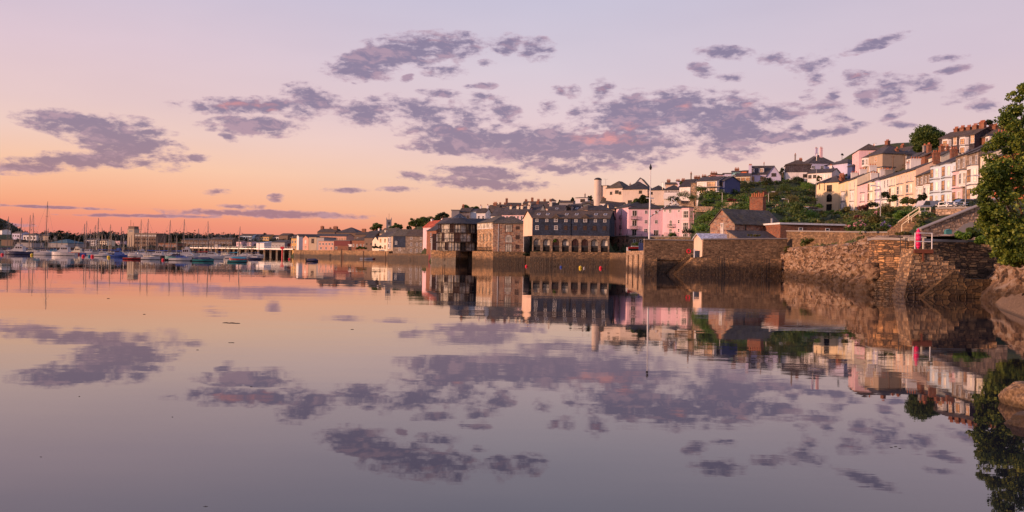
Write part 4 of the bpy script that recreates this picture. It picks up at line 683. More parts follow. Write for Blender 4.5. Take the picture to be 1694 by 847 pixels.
# ================================================================ land, water
LAND=[G(2600,30),G(1790,48),G(1712,58),G(1662,75),G(1500,80),G(1452,78),G(1388,117),G(1310,157),G(1164,157),G(1076,158),G(1056,212),G(1040,262),G(1012,262),G(880,266),G(872,290),G(716,320),G(715,400),G(655,432),G(606,500),G(585,507),G(560,545),G(488,580),G(482,660),G(300,690),G(0,592),G(-500,480)]
LAND=[tuple(p) for p in LAND]+[(-1500,700),(-1500,1900),(1300,1900),(1300,30)]
def K(px,py,Y): 
    p=P(px,py,Y); CTRL.append((p.x,p.y,p.z))
for a in [(1250,340,215),(1250,312,296),(1170,378,178),(1170,352,235),(1200,332,262),(1225,352,200),(1300,352,205),(1320,330,262),(1340,350,230),(1280,300,305),(1420,366,200),(1400,374,170),(1460,376,145),(1500,352,172),(1450,358,215),(1520,350,150),(1380,362,240),(1480,368,132),(1330,312,285),(1345,372,185),(1310,366,180),(1560,346,140),(1600,344,130),(1640,340,135),(1540,380,100),(1560,352,98),(1600,346,97),(1640,344,97),
 (1530,394,80),(1570,394,79),(1620,394,80),(1500,390,88),(1460,396,80),(1500,398,76),(1560,400,75),(1640,405,72),(1400,404,118),(1340,409,150),(1690,425,60),(1694,410,75),(1760,425,60),(1694,370,100),(1760,330,160),
 (1340,386,160),(1400,385,150),(1460,386,125),(1190,398,158),(1250,397,160),(1290,397,160),(1100,410,160),(1080,412,180),(1060,412,200),(1045,414,220),(1110,400,230),(1155,392,215),(1160,384,235),
 (1180,395,160),(1500,300,235),(1560,290,210),(1640,290,190),(1700,290,200),(1530,250,260),(1600,262,215),(1700,262,215),(1520,258,330),(1480,262,360),(1620,240,300),(1560,250,420),(1700,240,420),(1440,266,420),(1380,276,460),(1300,296,460),(1200,306,460),(1100,322,450),(1000,345,460),(960,346,520),(900,346,600),(820,350,600),(700,372,560),(640,384,640),(560,398,720),(640,380,820),(500,398,860),(420,398,900),(360,398,900),(300,400,900),(240,402,900),(180,402,900),(120,400,900),(70,398,900),(30,390,950),(0,372,1050),(-60,350,1100),(-200,340,1200),(20,384,900),
 (1500,240,600),(1250,300,700),(1000,345,800),(750,380,900),(500,398,1200),(200,402,1300),(-300,350,1500),(1700,240,700),(1100,340,1200),(1600,300,1300),
 (980,392,275),(1030,416,275),(1030,416,240),(1060,416,240),(1090,412,240),(1090,408,280),(1120,405,270),(1045,414,290),(1030,380,335),(1090,375,330),(1145,375,320),(200,404,1500),(100,404,1500),(300,402,1500),(60,402,1200),(60,403,1400),(110,403,1100),(160,404,1150),(45,396,1050),(70,402,1600),(200,404,1250),(850,380,310),(760,395,330),(730,400,330),(690,400,400),(890,390,280),(960,392,275),
 (150,408,650),(250,410,690),(350,410,700),(60,408,610),(450,412,640),(520,415,575),(570,416,535),(620,416,480),(680,418,440)]: K(*a)
CT=np.array(CTRL)
def inpoly(x,y,poly):
    c=np.zeros(x.shape,bool); n=len(poly); j=n-1
    for i in range(n):
        xi,yi=poly[i]; xj,yj=poly[j]
        with np.errstate(divide='ignore',invalid='ignore'):
            c^=((yi>y)!=(yj>y))&(x<(xj-xi)*(y-yi)/(yj-yi)+xi)
        j=i
    return c
def hgt(x,y):
    x=np.atleast_1d(np.asarray(x,float)); y=np.atleast_1d(np.asarray(y,float)); sh=x.shape; x=x.ravel(); y=y.ravel(); o=np.empty(x.shape)
    for i in range(0,len(x),4000):
        dx=x[i:i+4000,None]-CT[None,:,0]; dy=y[i:i+4000,None]-CT[None,:,1]; w_=1/(dx*dx+dy*dy+2.)**2.0
        o[i:i+4000]=(w_*CT[None,:,2]).sum(1)/w_.sum(1)
    for ax,ay,bx,by,zb in CLAMP:
        u=x/y; u0,u1=ax/ay,bx/by
        if u0>u1: ax,ay,bx,by=bx,by,ax,ay; u0,u1=u1,u0
        f=np.clip((u-u0)/(u1-u0+1e-9),0,1); yw=ay+(by-ay)*f; m_=(u>u0-.004)&(u<u1+.004)&(y<yw+1.5)&(y>yw*.45)
        lim=EYE+(zb-EYE)*y/yw-.25
        o=np.where(m_&(o>lim),lim,o)
    return o.reshape(sh)
for s_ in ((1524,394,1670,394,84),(1306,409,1400,409,142),(1066,398,1148,398,150),(1164,397,1300,397,150),(867,391,881,391,262),(881,416,1009,416,250),(713,415,868,415,290),(642,420,713,420,420)):
    A_=G(s_[0],s_[4]); B_=G(s_[2],s_[4]); CLAMP.append((A_.x,A_.y,B_.x,B_.y,Z(s_[0],s_[1],s_[4])))
for s_ in ((1400,134,1435,123,400),(1435,123,1470,112,397),(1470,112,1512,99,396.)):
    A_=G(s_[0],s_[1]); B_=G(s_[2],s_[3]); CLAMP.append((A_.x,A_.y,B_.x,B_.y,Z(s_[2],s_[4],s_[3])-.1))
def terrain():
    xs=np.concatenate([np.arange(-900,-500,20),np.arange(-500,-200,8),np.arange(-200,260,3.2),np.arange(260,700,20)]); ys=np.concatenate([np.arange(36,350,3.2),np.arange(350,800,8),np.arange(800,1700,25)])
    X,Y=np.meshgrid(xs,ys); ins=inpoly(X,Y,LAND); Zh=hgt(X,Y)-.15
    rg=np.random.default_rng(3); Zh+=rg.normal(0,.12,Zh.shape)
    Zh=np.where(ins,Zh,-3.)
    ny,nx=X.shape; me=bpy.data.meshes.new('hillside'); V=np.stack([X,Y,Zh],-1).reshape(-1,3)
    idx=np.arange(nx*ny).reshape(ny,nx); q=np.stack([idx[:-1,:-1],idx[:-1,1:],idx[1:,1:],idx[1:,:-1]],-1).reshape(-1,4)
    hi=V[:,2][q].max(1)>-2.5; q=q[hi]
    me.from_pydata([tuple(v) for v in V],[],[tuple(int(k) for k in f) for f in q]); me.materials.append(MATS['ground']); me.polygons.foreach_set('use_smooth',[True]*len(me.polygons)); me.update()
    struct(place('hillside',me))
terrain()
b=MB(); b.poly([(-6000,-300,0),(6000,-300,0),(6000,8000,0),(-6000,8000,0)]); struct(b.build('water',['water']))
b=MB(); b.poly([(-6000,-300,-3.2),(6000,-300,-3.2),(6000,8000,-3.2),(-6000,8000,-3.2)]); struct(b.build('seabed',['ground']))
# ---------------------------------------------------------------- walls
def seawall(name,label,pts,th,mat,cat='quay wall',zb=-1.,cop=None,group=None):
    """pts: (px,Y,ypix of the top) along the front"""
    b=MB(); F_=[G(p[0],p[1],p[2]) for p in pts]; zt=[Z(p[0],p[2],p[1]) for p in pts]; n=len(pts); N_=[]
    for i in range(n):
        d_=(F_[min(i+1,n-1)]-F_[max(i-1,0)]).normalized(); q=Vector((-d_.y,d_.x)); N_.append(q)
    B_=[F_[i]+N_[i]*th for i in range(n)]
    zbs=zb if isinstance(zb,(list,tuple)) else [zb]*n
    for i in range(n-1):
        f0,f1_,k0,k1=F_[i],F_[i+1],B_[i],B_[i+1]
        b.poly([(f0.x,f0.y,zbs[i]),(f1_.x,f1_.y,zbs[i+1]),(f1_.x,f1_.y,zt[i+1]),(f0.x,f0.y,zt[i])])
        b.poly([(f0.x,f0.y,zt[i]),(f1_.x,f1_.y,zt[i+1]),(k1.x,k1.y,zt[i+1]),(k0.x,k0.y,zt[i])],1)
        b.poly([(k1.x,k1.y,zbs[i+1]),(k0.x,k0.y,zbs[i]),(k0.x,k0.y,zt[i]),(k1.x,k1.y,zt[i+1])])
    for i,s_ in ((0,1),(n-1,-1)):
        f,k=F_[i],B_[i]; q=[(f.x,f.y,zbs[i]),(k.x,k.y,zbs[i]),(k.x,k.y,zt[i]),(f.x,f.y,zt[i])]; b.poly(q[::-s_])
    o=b.build(name,[mat,'quay_top']); tag(o,label,cat,group)
    if cop:
        c=MB()
        for i in range(n-1):
            f0=F_[i]-N_[i]*.12; f1_=F_[i+1]-N_[i+1]*.12; k0=B_[i]+N_[i]*.1; k1=B_[i+1]+N_[i+1]*.1
            c.prism([tuple(f0),tuple(f1_),tuple(k1),tuple(k0)],[zt[i]+.01,zt[i+1]+.01]*1+[zt[i+1]+.01,zt[i]+.01],[zt[i]+.2,zt[i+1]+.2,zt[i+1]+.2,zt[i]+.2])
        c.build('coping',[cop],o)
    return o
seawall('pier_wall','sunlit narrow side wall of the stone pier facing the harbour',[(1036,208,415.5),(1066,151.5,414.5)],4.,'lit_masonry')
seawall('pier_wall','plain upper wall of the stone pier below the flagpole',[(1066.3,150.9,397),(1148,150.9,398.5)],1.2,'parapet_stone',zb=2.4,cop='concrete')
seawall('pier_wall','dark lower wall of the stone pier behind the boat steps',[(1066.3,151.2,427.5),(1148,151.2,428.5)],3.,'quay_stone')
seawall('pier_wall','square stone buttress at the left corner of the pier',[(1066,149.3,426),(1087,149.3,426.5)],1.85,'quay_stone')
seawall('pier_wall','long upper quay wall right of the boathouse gap',[(1163.5,150.7,396.5),(1302.5,150.7,395.5)],.7,'parapet_stone',zb=2.4,cop='concrete')
# quay with boat steps
def steps_profile(xa,za,xb,zb_,n):
    out=[]
    for i in range(n):
        z=za+(zb_-za)*(i+1)/n; x=xa+(xb-xa)*i/n; out+=[(x,z),(xa+(xb-xa)*(i+1)/n,z)]
    return out
b=MB(); Yq=147.6; xa=G(1117,Yq).x; xb=G(1149,Yq).x; xc=G(1293,Yq).x; zt=Z(1200,427,Yq)
b.yprism([(xa,-1),(xc,-1),(xc,zt)]+steps_profile(xa,-.2,xb,zt,13)[::-1],Yq,151.6)
tag(b.build('quay_wall',['quay_stone']),'streaked quay wall with weed and a flight of worn boat steps at its left end','quay wall')
b=MB(); xa=G(1101,149.8).x; xb=G(1143,149.8).x; b.yprism([(xa,-1),(xb,-1)]+steps_profile(xa,-.2,xb,zt+.6,15)[::-1],149.9,151.15)
tag(b.build('stone_steps',['dark_quay_stone']),'dark inner flight of boat steps against the pier wall','steps')
seawall('retaining_wall','dark coped garden wall running above the rough rock face',[(1301.5,153,383),(1400,134,384.5),(1470,112,385.5),(1505,100,386)],.6,'parapet_stone','wall',cop='concrete',zb=0.)
b=MB(); q=G(1334,148); 
# small round outfall hole in the garden wall
b.cyl(0,0,.28,.28,-.05,.05,16); o=b.build('drain_hole',['dark_void']); p_=P(1336.5,397,145.7); o.location=p_; o.rotation_euler=(R(90),0,R(-20)); tag(o,'small round dark drain hole in the garden wall','drain')
seawall('quay_wall','dark layered-stone quay wall with gaps between its slabs',[(1437,74.2,398.5),(1447,72.5,396.8),(1475,71,397),(1514,69,398.5)],6.,'layered_stone',cop='concrete')
# platform block with stepped profile
def yp(poly,y0,y1,mats,name,label,cat,mi=0):
    b=MB(); b.yprism(poly,y0,y1,mi); return tag(b.build(name,mats),label,cat)
Yf=66.5
def XZ(px,py,Y): p=P(px,py,Y); return (p.x,p.z)
st=[(1546,412),(1546,418.5),(1553,418.5),(1553,425),(1561,425),(1561,432),(1570,432),(1570,438.5),(1580,438.5),(1580,446),(1588,446),(1588,453),(1597,453),(1597,461),(1600,500)]
yp([XZ(1494,500,Yf),XZ(1600,500,Yf)]+[XZ(x,y,Yf) for x,y in st[::-1][1:]]+[XZ(1511.5,412,Yf)],Yf,68.6,['block_stone'],'stone_platform','pale block-stone platform with steps descending to the right','platform')
yp([XZ(1522,493,65.9),XZ(1646,493,65.9),XZ(1646,463,65.9),XZ(1597,461,65.9),XZ(1580,447,65.9)],65.9,66.45,['wet_stone'],'stone_ramp','wet brown stone ramp rising from the water against the platform','ramp')
yp([XZ(1599,500,66.48),XZ(1650,500,66.48),XZ(1650,462,66.48),XZ(1599,461,66.48)],66.5,72.2,['wet_stone'],'stone_landing','low wet stone landing in front of the dark recess','landing')
seawall('quay_wall','dark recessed quay wall behind the platform steps',[(1512,72.3,412),(1650,71.5,412)],.5,'layered_stone')
seawall('quay_wall','lighter block-stone top course above the dark recess',[(1543,72.1,397),(1600,72.,399.5),(1652,71.3,404)],1.6,'block_stone',zb=3.7)
# ramp walls
yp([XZ(1524,397,84),XZ(1670,397,84),XZ(1670,322,84),XZ(1621,341,84),XZ(1524.5,380,84)],84,84.7,['ramp_stone'],'ramp_wall','large sunlit stone wall with sloping top below the terrace road','wall')
b=MB(); A_=P(1524,380,83.8); B_=P(1621,341,83.8); C_=P(1670,322,83.8)
for p_,q_ in ((A_,B_),(B_,C_)): b.prism([(p_.x,83.78),(q_.x,83.78),(q_.x,84.85),(p_.x,84.85)],[p_.z+.02,q_.z+.02,q_.z+.02,p_.z+.02],[p_.z+.13,q_.z+.13,q_.z+.13,p_.z+.13])
b.build('coping',['concrete'],bpy.data.objects['ramp_wall'])
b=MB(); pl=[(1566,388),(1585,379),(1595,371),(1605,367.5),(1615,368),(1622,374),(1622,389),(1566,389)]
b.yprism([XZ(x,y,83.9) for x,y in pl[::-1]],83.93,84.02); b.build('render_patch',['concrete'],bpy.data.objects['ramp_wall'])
seawall('retaining_wall','brown stone landing block with dark side behind the white stair rails',[(1499,97,372),(1521,96,357.5),(1537.5,96,357.5)],4.,'parapet_stone','wall',zb=3.)
seawall('retaining_wall','shadowed dark pillar wall between landing block and upper wall',[(1537.7,95.8,346.5),(1548,95.6,346.5)],3.,'layered_stone','wall',zb=3.)
seawall('retaining_wall','warm stone upper wall along the terrace road',[(1548.2,95.4,346),(1600,93,345),(1650,92,343)],1.,'ramp_stone','wall',zb=4.,cop='concrete')
# waterfront walls further along
seawall('sea_wall','dark weedy base wall under the pink building beside the pier',[(1008.5,243.5,418),(1037,212,418.5)],3.,'dark_quay_stone')
seawall('sea_wall','weedy rubble base wall under the navy warehouse arches',[(877,249,416.3),(1009,243.4,417)],8.,'dark_quay_stone')
seawall('sea_wall','low dark wall across the gap left of the navy warehouse',[(867.5,281,424),(881,262,424)],3.,'dark_quay_stone')
seawall('sea_wall','lit rubble base wall under the arched wing with projecting corner',[(781.5,293,415.3),(816,280,416.)],5.,'quay_stone')
seawall('sea_wall','weedy rubble base wall under the red rubble block',[(816.2,279.5,416),(869,277.5,416.5)],6.,'dark_quay_stone')
seawall('sea_wall','lit stone base wall under the left of the glazed building',[(713,302,413.5),(754,295,415)],6.,'quay_stone')
seawall('sea_wall','dark recessed wall in the opening under the glazed building',[(753,302,417),(783,300,417)],2.,'dark_quay_stone')
seawall('sea_wall','weedy base wall under the stone warehouse on the left',[(642,422,419),(713,392,420)],6.,'dark_quay_stone')
seawall('sea_wall','stone garden wall under the hedge on the left waterfront',[(588,494,414),(643,440,415.5)],5.,'quay_stone')
seawall('sea_wall','long plain quay wall in front of the left brick buildings',[(486,572,413.5),(588,500,414.5)],5.,'quay_stone')
seawall('sea_wall','low far harbour wall behind the moorings, right part',[(300,680,409.5),(487,650,413.5)],4.,'dark_quay_stone')
seawall('sea_wall','low far harbour wall behind the moorings, left part',[(-100,570,409),(120,600,409.5),(299,676,409.5)],4.,'dark_quay_stone')
# ---------------------------------------------------------------- rock faces
def rockface(name,path,tops,back,amp,flare,mat,nz=22,ns=90,zb=-1.,seed=1,label=None):
    """path: plan points; tops: heights; grid from below water, up the face and back over the top"""
    pl=[Vector(p) for p in path]; seg=[0]
    for i in range(1,len(pl)): seg.append(seg[-1]+(pl[i]-pl[i-1]).length)
    V=[];Fc=[]; nb=8
    for i in range(ns+1):
        s_=seg[-1]*i/ns; k=max(j for j in range(len(seg)-1) if seg[j]<=s_+1e-6); f=(s_-seg[k])/(seg[k+1]-seg[k]); p_=pl[k].lerp(pl[k+1],f); zt=tops[k]*(1-f)+tops[k+1]*f
        d_=(pl[k+1]-pl[k]).normalized(); 
        if k+2<len(pl) and f>.5: d_=d_.lerp((pl[k+2]-pl[k+1]).normalized(),f-.5).normalized()
        if k>0 and f<.5: d_=d_.lerp((pl[k]-pl[k-1]).normalized(),.5-f).normalized()
        nn=Vector((-d_.y,d_.x))
        zt+=.35*mnoise.noise(Vector((s_*.35,seed,0)))+.2*mnoise.noise(Vector((s_*1.3,seed,5)))
        for j in range(nz+nb+1):
            if j<=nz:
                h=j/nz; z=zb+(zt-zb)*h; off=-flare*(1-h)**1.5
            else:
                h=(j-nz)/nb; z=zt+.25*h; off=back*h
            q=Vector((s_*.55,z*.8,seed*7.)); dd=amp*(mnoise.fractal(q,1.,2.,5)+.5*mnoise.noise(Vector((s_*.28+z*.15,z*.3,seed))))
            r_=abs(mnoise.noise(Vector((s_*.9+z*.5,z*.5,seed+3))))*amp*.7
            r_+=.34*amp*abs(mnoise.fractal(Vector((s_*1.9,z*2.6,seed+9.)),1.,2.2,4))+(.28*amp if mnoise.noise(Vector((s_*.8+z*.9,z*1.7,seed*2.)))>.12 else 0)
            wgt=1 if j<=nz else max(0,1-(j-nz)/nb*1.2)
            xy=p_+nn*(off+(dd+r_)*wgt)
            V.append((xy.x,xy.y,z+(.25*dd if j>=nz-1 else 0)))
    m_=nz+nb+1
    for i in range(ns):
        for j in range(m_-1): Fc.append((i*m_+j,(i+1)*m_+j,(i+1)*m_+j+1,i*m_+j+1))
    me=bpy.data.meshes.new(name); me.from_pydata(V,[],Fc); me.materials.append(MATS[mat]); me.update(); o=place(name,me); return struct(o)
rockface('cliff',[G(1291,149),G(1303,147.5),G(1345,126),G(1381,107),G(1412,88),G(1430,78),G(1446.5,72.9)],[4.1,4.7,4.6,4.5,4.5,4.6,4.6],9.,.75,1.0,'rock',ns=340,nz=46,seed=2)
rockface('rocky_bank',[G(1641,69),G(1652,64.5),G(1676,57),G(1704,50),G(1780,42),G(1920,32)],[2.2,2.7,2.8,2.9,3.,3.],7.,.55,1.6,'rock',ns=240,nz=40,seed=5)
b=MB(); 
# pale sloping slab at the foot of the bank
v=[G(1634,71),G(1640,60),G(1648,50),G(1694,40.5),G(1800,33)]; w_=[G(1640,72),G(1654,63),G(1676,54),G(1706,47),G(1820,38)]; zt_=[.45,.7,.85,.85,.9]; ns_=70; nr=14; i0=0
for s_ in range(ns_+1):
    f=4*s_/ns_; k=min(3,int(f)); f-=k; p0=v[k].lerp(v[k+1],f); p1=w_[k].lerp(w_[k+1],f); zt=zt_[k]*(1-f)+zt_[k+1]*f
    for r_ in range(nr+1):
        g_=r_/nr; q=p0.lerp(p1,g_); n_=mnoise.fractal(Vector((q.x*.8,q.y*.8,1.)),1.,2.1,5); b.v.append((q.x+.15*n_,q.y,-.25+(zt+.25)*g_**.8+.16*n_*min(1,g_*4)))
for s_ in range(ns_):
    for r_ in range(nr): q=s_*(nr+1)+r_; b.f.append([q,q+1,q+nr+2,q+nr+1]); b.m.append(0)
tag(b.build('stone_slab',['pebbly_rock']),'pale sloping slab at the foot of the orange rocky bank','slab')
# foreground boulders
def boulder(label,c,r,seed,mat='pebbly_rock',cut=1.):
    import bmesh
    bm=bmesh.new(); bmesh.ops.create_icosphere(bm,subdivisions=6,radius=1.)
    for v in bm.verts:
        p_=v.co.copy(); dv=.34*mnoise.noise(p_*1.1+Vector((seed,0,0)))+.12*mnoise.noise(p_*2.7+Vector((0,seed,0)))+.06*mnoise.fractal(p_*4.,.9,2.1,5)-.05*max(0,.12-abs(mnoise.noise(p_*2.2+Vector((seed*2,1,0)))))/.12
        p_*=1+dv; p_.z=min(p_.z,cut*(.62+.1*p_.x)+.12*p_.z)      # flattened, broken top
        v.co=Vector((p_.x*r[0],p_.y*r[1],p_.z*r[2]))
    me=bpy.data.meshes.new('boulder'); bm.to_mesh(me); bm.free(); me.materials.append(MATS[mat]); me.polygons.foreach_set('use_smooth',[True]*len(me.polygons)); me.update()
    return tag(place('boulder',me,None,c),label,'boulder','boulders at the water edge')
q=G(1752,15.7); boulder('large sandy boulder in the water at the lower right edge',(q.x,q.y,-.05),(.76,.8,.74),3.3)
q=G(1716,13.9); boulder('smaller reddish-brown boulder in front of the large sandy one',(q.x,q.y,-.08),(.42,.4,.38),8.1,'rock')
for px,Y,r,z,sd,lb in ((1443,73.6,(1.5,1.3,1.7),.1,2.1,'big pale boulder wedged in the corner between rock face and layered-stone wall'),(1437,74.2,(1.1,1.,1.0),.0,4.7,'low dark boulder left of the wedged corner boulder'),(1447,72.6,(.8,.6,.9),1.9,6.2,'upper grey boulder lodged above the wedged corner boulder')):
    q=G(px,Y); boulder(lb,(q.x,q.y,z),r,sd,'rock')
# ---------------------------------------------------------------- houses
for s in HS: buildhouse(s)
# arcade under the navy warehouse (a storey of that building)
wh=[o for o in bpy.data.objects if o.name.startswith('warehouse') and o.get('label','').startswith('navy slate-hung')][0]
ws=[s for s in HS if s['label'].startswith('navy slate-hung')][0]; L=ws['L']; Hd=ws['zb']-Z(940,416.5,248)
b=MB(); xs=[L*k/8 for k in range(9)]; aw=L/8*.36; zs=-Hd*.42; zb_=-Hd
for k in range(8):
    x0,x1=xs[k],xs[k+1]; xm=(x0+x1)/2; a0,a1=xm-aw,xm+aw; n=8
    b.box(x0,a0,0.03,.6,zb_,-.02); b.box(a1,x1,.03,.6,zb_,-.02)
    arc=[(xm+aw*math.cos(math.pi*i/n),zs+aw*math.sin(math.pi*i/n)) for i in range(n+1)]
    for i in range(n):
        (xa,za),(xb2,zb2)=arc[i],arc[i+1]; b.poly([(xb2,.03,zb2),(xa,.03,za),(xa,.03,-.02),(xb2,.03,-.02)]); b.poly([(xa,.03,za),(xb2,.03,zb2),(xb2,.6,zb2),(xa,.6,za)])
b.build('arcade',['rubble_stone'],wh)
b=MB(); b.box(0.05,L-.05,1.2,1.4,zb_,-.03,0); b.poly([(0,.6,zb_+.01),(L,.6,zb_+.01),(L,1.2,zb_+.01),(0,1.2,zb_+.01)],0); b.build('recess_wall',['dark_void'],wh)  # recess painted near black for the unlit depth behind the arches
for k in range(8):
    xm=(xs[k]+xs[k+1])/2; place('window',winmesh(aw*1.9,2.4,'arch' if k in(2,4,5) else 'garch'),wh,(xm,.7,zs-.2)); place('opening',(lambda q:(q.box(xm-aw-.02,xm+aw+.02,.45,.62,zb_+.3,zs-1.3),q.mesh('opening',['dark_void']))[1])(MB()),wh)  # solid black box stands in for shade in each arch's lower half
    b=MB(); b.box(xm-aw,xm+aw,.3,.36,zb_*.72,zb_*.72+.5,0); b.box(xm-aw,xm+aw,.3,.35,zb_*.93,zb_*.93+.06,0); b.build('railing',['black_metal'],wh)
b=MB(); b.box(.0,L,.7,1.15,zb_*.80,zb_*.74); b.build('balcony',['black_metal'],wh)
# ---------------------------------------------------------------- glazed round-fronted building
def glazed():
    Y=303; c=G(759,Y); z0=Z(759,415,297); fh=3.02; Rr=6.5; root=thing('glazed_building','round-fronted glazed building with glass lantern roof over the water','building',(c.x,c.y,z0),R(-2))
    A0,A1=R(178),R(362); n=11
    def pt(r,k,nn=n): a=A0+(A1-A0)*k/nn; return (r*math.cos(a),r*math.sin(a))
    for f in range(4):
        b=MB(); pl=[pt(Rr+.75,k) for k in range(n+1)]+[(Rr+.5,4.),(-Rr-.5,4.)]; b.prism(pl,fh*f-.16,fh*f+.12); b.build('floor_slab',['brown_frame'],root)
    for f in range(3):
        for k in range(n):
            p,q=pt(Rr,k),pt(Rr,k+1); b=MB(); b.poly([(p[0],p[1],fh*f+.12),(q[0],q[1],fh*f+.12),(q[0],q[1],fh*(f+1)-.16),(p[0],p[1],fh*(f+1)-.16)],0)
            for s_ in (.0,.5): 
                m_=(p[0]*(1-s_)+q[0]*s_,p[1]*(1-s_)+q[1]*s_); b.cyl(m_[0]*1.006,m_[1]*1.006,.07,.07,fh*f+.12,fh*(f+1)-.16,5,1)
            kind='curtain_glass' if (k+f)%3 and k<9 else ('dim_glass' if k>8 else 'glass')
            b.build('glazing',[kind,'white_paint' if (k+f)%4==0 else 'brown_frame'],root)
        b=MB()
        for k in range(n):
            p,q=pt(Rr+.7,k),pt(Rr+.7,k+1)
            b.tube([(p[0],p[1],fh*f+1.1),(q[0],q[1],fh*f+1.1)],.045,5)
            for s_ in range(6): m_=(p[0]+(q[0]-p[0])*s_/6,p[1]+(q[1]-p[1])*s_/6); b.box(m_[0]-.02,m_[0]+.02,m_[1]-.02,m_[1]+.02,fh*f+.1,fh*f+1.1)
        b.build('balustrade',['black_metal'],root)
    for k in range(n+1):
        p=pt(Rr+.72,k); b=MB(); b.cyl(p[0],p[1],.11,.11,-.2 if k%3 else -3.5,fh*3,6); b.build('column',['brown_frame'],root)
    b=MB(); m_=24; r0=Rr+1.3; r1=2.6; za=fh*3+.14; zb2=za+1.9
    for k in range(m_):
        a,a2=2*math.pi*k/m_,2*math.pi*(k+1)/m_
        b.poly([(r0*math.cos(a),r0*math.sin(a),za),(r0*math.cos(a2),r0*math.sin(a2),za),(r1*math.cos(a2),r1*math.sin(a2),zb2),(r1*math.cos(a),r1*math.sin(a),zb2)])
        b.poly([(r0*math.cos(a2),r0*math.sin(a2),za),(r0*math.cos(a),r0*math.sin(a),za),(r0*math.cos(a),r0*math.sin(a),za-.2),(r0*math.cos(a2),r0*math.sin(a2),za-.2)])
    b.xprism([(-3.,za),(4.4,za+2.2),(8.5,za)],3.,12.5)
    rf=b.build('roof',['dark_slate'],root)
    b=MB(); zc=zb2+1.75
    for k in range(12):
        a,a2=2*math.pi*k/12,2*math.pi*(k+1)/12; p=(r1*math.cos(a),r1*math.sin(a),zb2+.05); q=(r1*math.cos(a2),r1*math.sin(a2),zb2+.05); b.poly([p,q,(0,0,zc)],0); b.tube([p,(0,0,zc+.03)],.07,5,1); b.tube([p,q],.08,5,1)
    b.build('lantern',['glass','lead'],rf)
    b=MB(); b.box(-Rr-.2,Rr+.2,1.2,8.,-.3,fh*3-.2); b.build('rear_wall',['brown_render'],root)
    b=MB(); b.box(-Rr-2.6,-Rr+.4,-.6,5.,0,fh*2-.3,0); b.build('side_wing',['brown_frame'],root)
    for f in range(2):
        for k in range(2): place('window',winmesh(1.2,2.4,'wc' if k else 'd'),root,(-Rr-1.9+k*1.35,-.6,fh*f+1.35))
glazed()
# pale round tower of the hillside complex
def wtower():
    c=G(987,352); z0=Z(987,338,350); h=Z(987,297,350)-z0; root=thing('round_tower','tall pale windowless tower with small dark domed cap','tower',(c.x,c.y,z0))
    b=MB(); b.cyl(0,0,1.5,1.42,-8,h,28); b.build('wall',['pale_render'],root,smooth=False)
    b=MB(); 
    for k in range(5):
        a0,a1=math.pi/2*k/5,math.pi/2*(k+1)/5; b.cyl(0,0,1.55*math.cos(a0),max(.02,1.55*math.cos(a1)),h+.01+.95*math.sin(a0),h+.01+.95*math.sin(a1),24)
    b.build('domed_cap',['dark_slate'],root)
wtower()
# church tower
def church():
    Y=720; c=G(642.5,Y); z0=Z(642,381,Y); h=Z(642,363.8,Y)-z0; root=thing('church_tower','battlemented grey church tower with four pinnacles between round trees','church tower',(c.x,c.y,z0),R(8))
    b=MB(); b.box(-2.1,2.1,-2.1,2.1,-6,h); b.build('wall',['grey_render'],root)
    b=MB()
    for k in range(5):
        for f in (-2.15,2.0): b.box(-2.1+k*.93,-2.1+k*.93+.5,f,f+.15,h,h+.7); b.box(f,f+.15,-2.1+k*.93,-2.1+k*.93+.5,h,h+.7)
    b.build('battlements',['grey_render'],root)
    for sx in (-1,1):
        for sy in (-1,1): b=MB(); b.cyl(sx*1.95,sy*1.95,.34,.3,h,h+1.1,6); b.cyl(sx*1.95,sy*1.95,.3,.03,h+1.1,h+2.2,6); b.build('pinnacle',['grey_render'],root)
    b=MB(); b.tube([(0,0,h),(0,0,h+5.2)],.12,5); b.build('flagpole',['wood'],root)
    place('window',winmesh(1.2,2.2,'arch'),root,(0,-2.1,h-2.6)); place('clock_face',(lambda b:(b.cyl(0,0,.8,.8,0,.08,16),b.mesh('clock_face',['cream_paint']))[1])(MB()),root,(0,-2.1,h-5.4)).rotation_euler=(R(90),0,0)
church()
# tall brick chimney stack behind the cottage
def bigchim():
    Y=186; A=G(1240,Y,340); B=G(1262,Y-2,340); L=(B-A).length; rz=math.atan2(B.y-A.y,B.x-A.x); zt=Z(1250,327.5,Y); root=thing('chimney_stack','broad red brick chimney stack with a row of clay pots above the cottage','chimney stack',(A.x,A.y,zt-6),rz)
    b=MB(); b.box(0,L,0,1.4,-3,6); b.build('stack',['brick'],root); b=MB(); b.box(-.1,L+.1,-.1,1.5,6.003,6.2); b.build('cap',['brick'],root)
    for k in range(6): b=MB(); x=L*(k+.5)/6; b.cyl(x,.7,.2,.15,6.2,6.2+(.9 if k%2 else .75),10); b.build('chimney_pot',['pot_clay'],root)
bigchim()
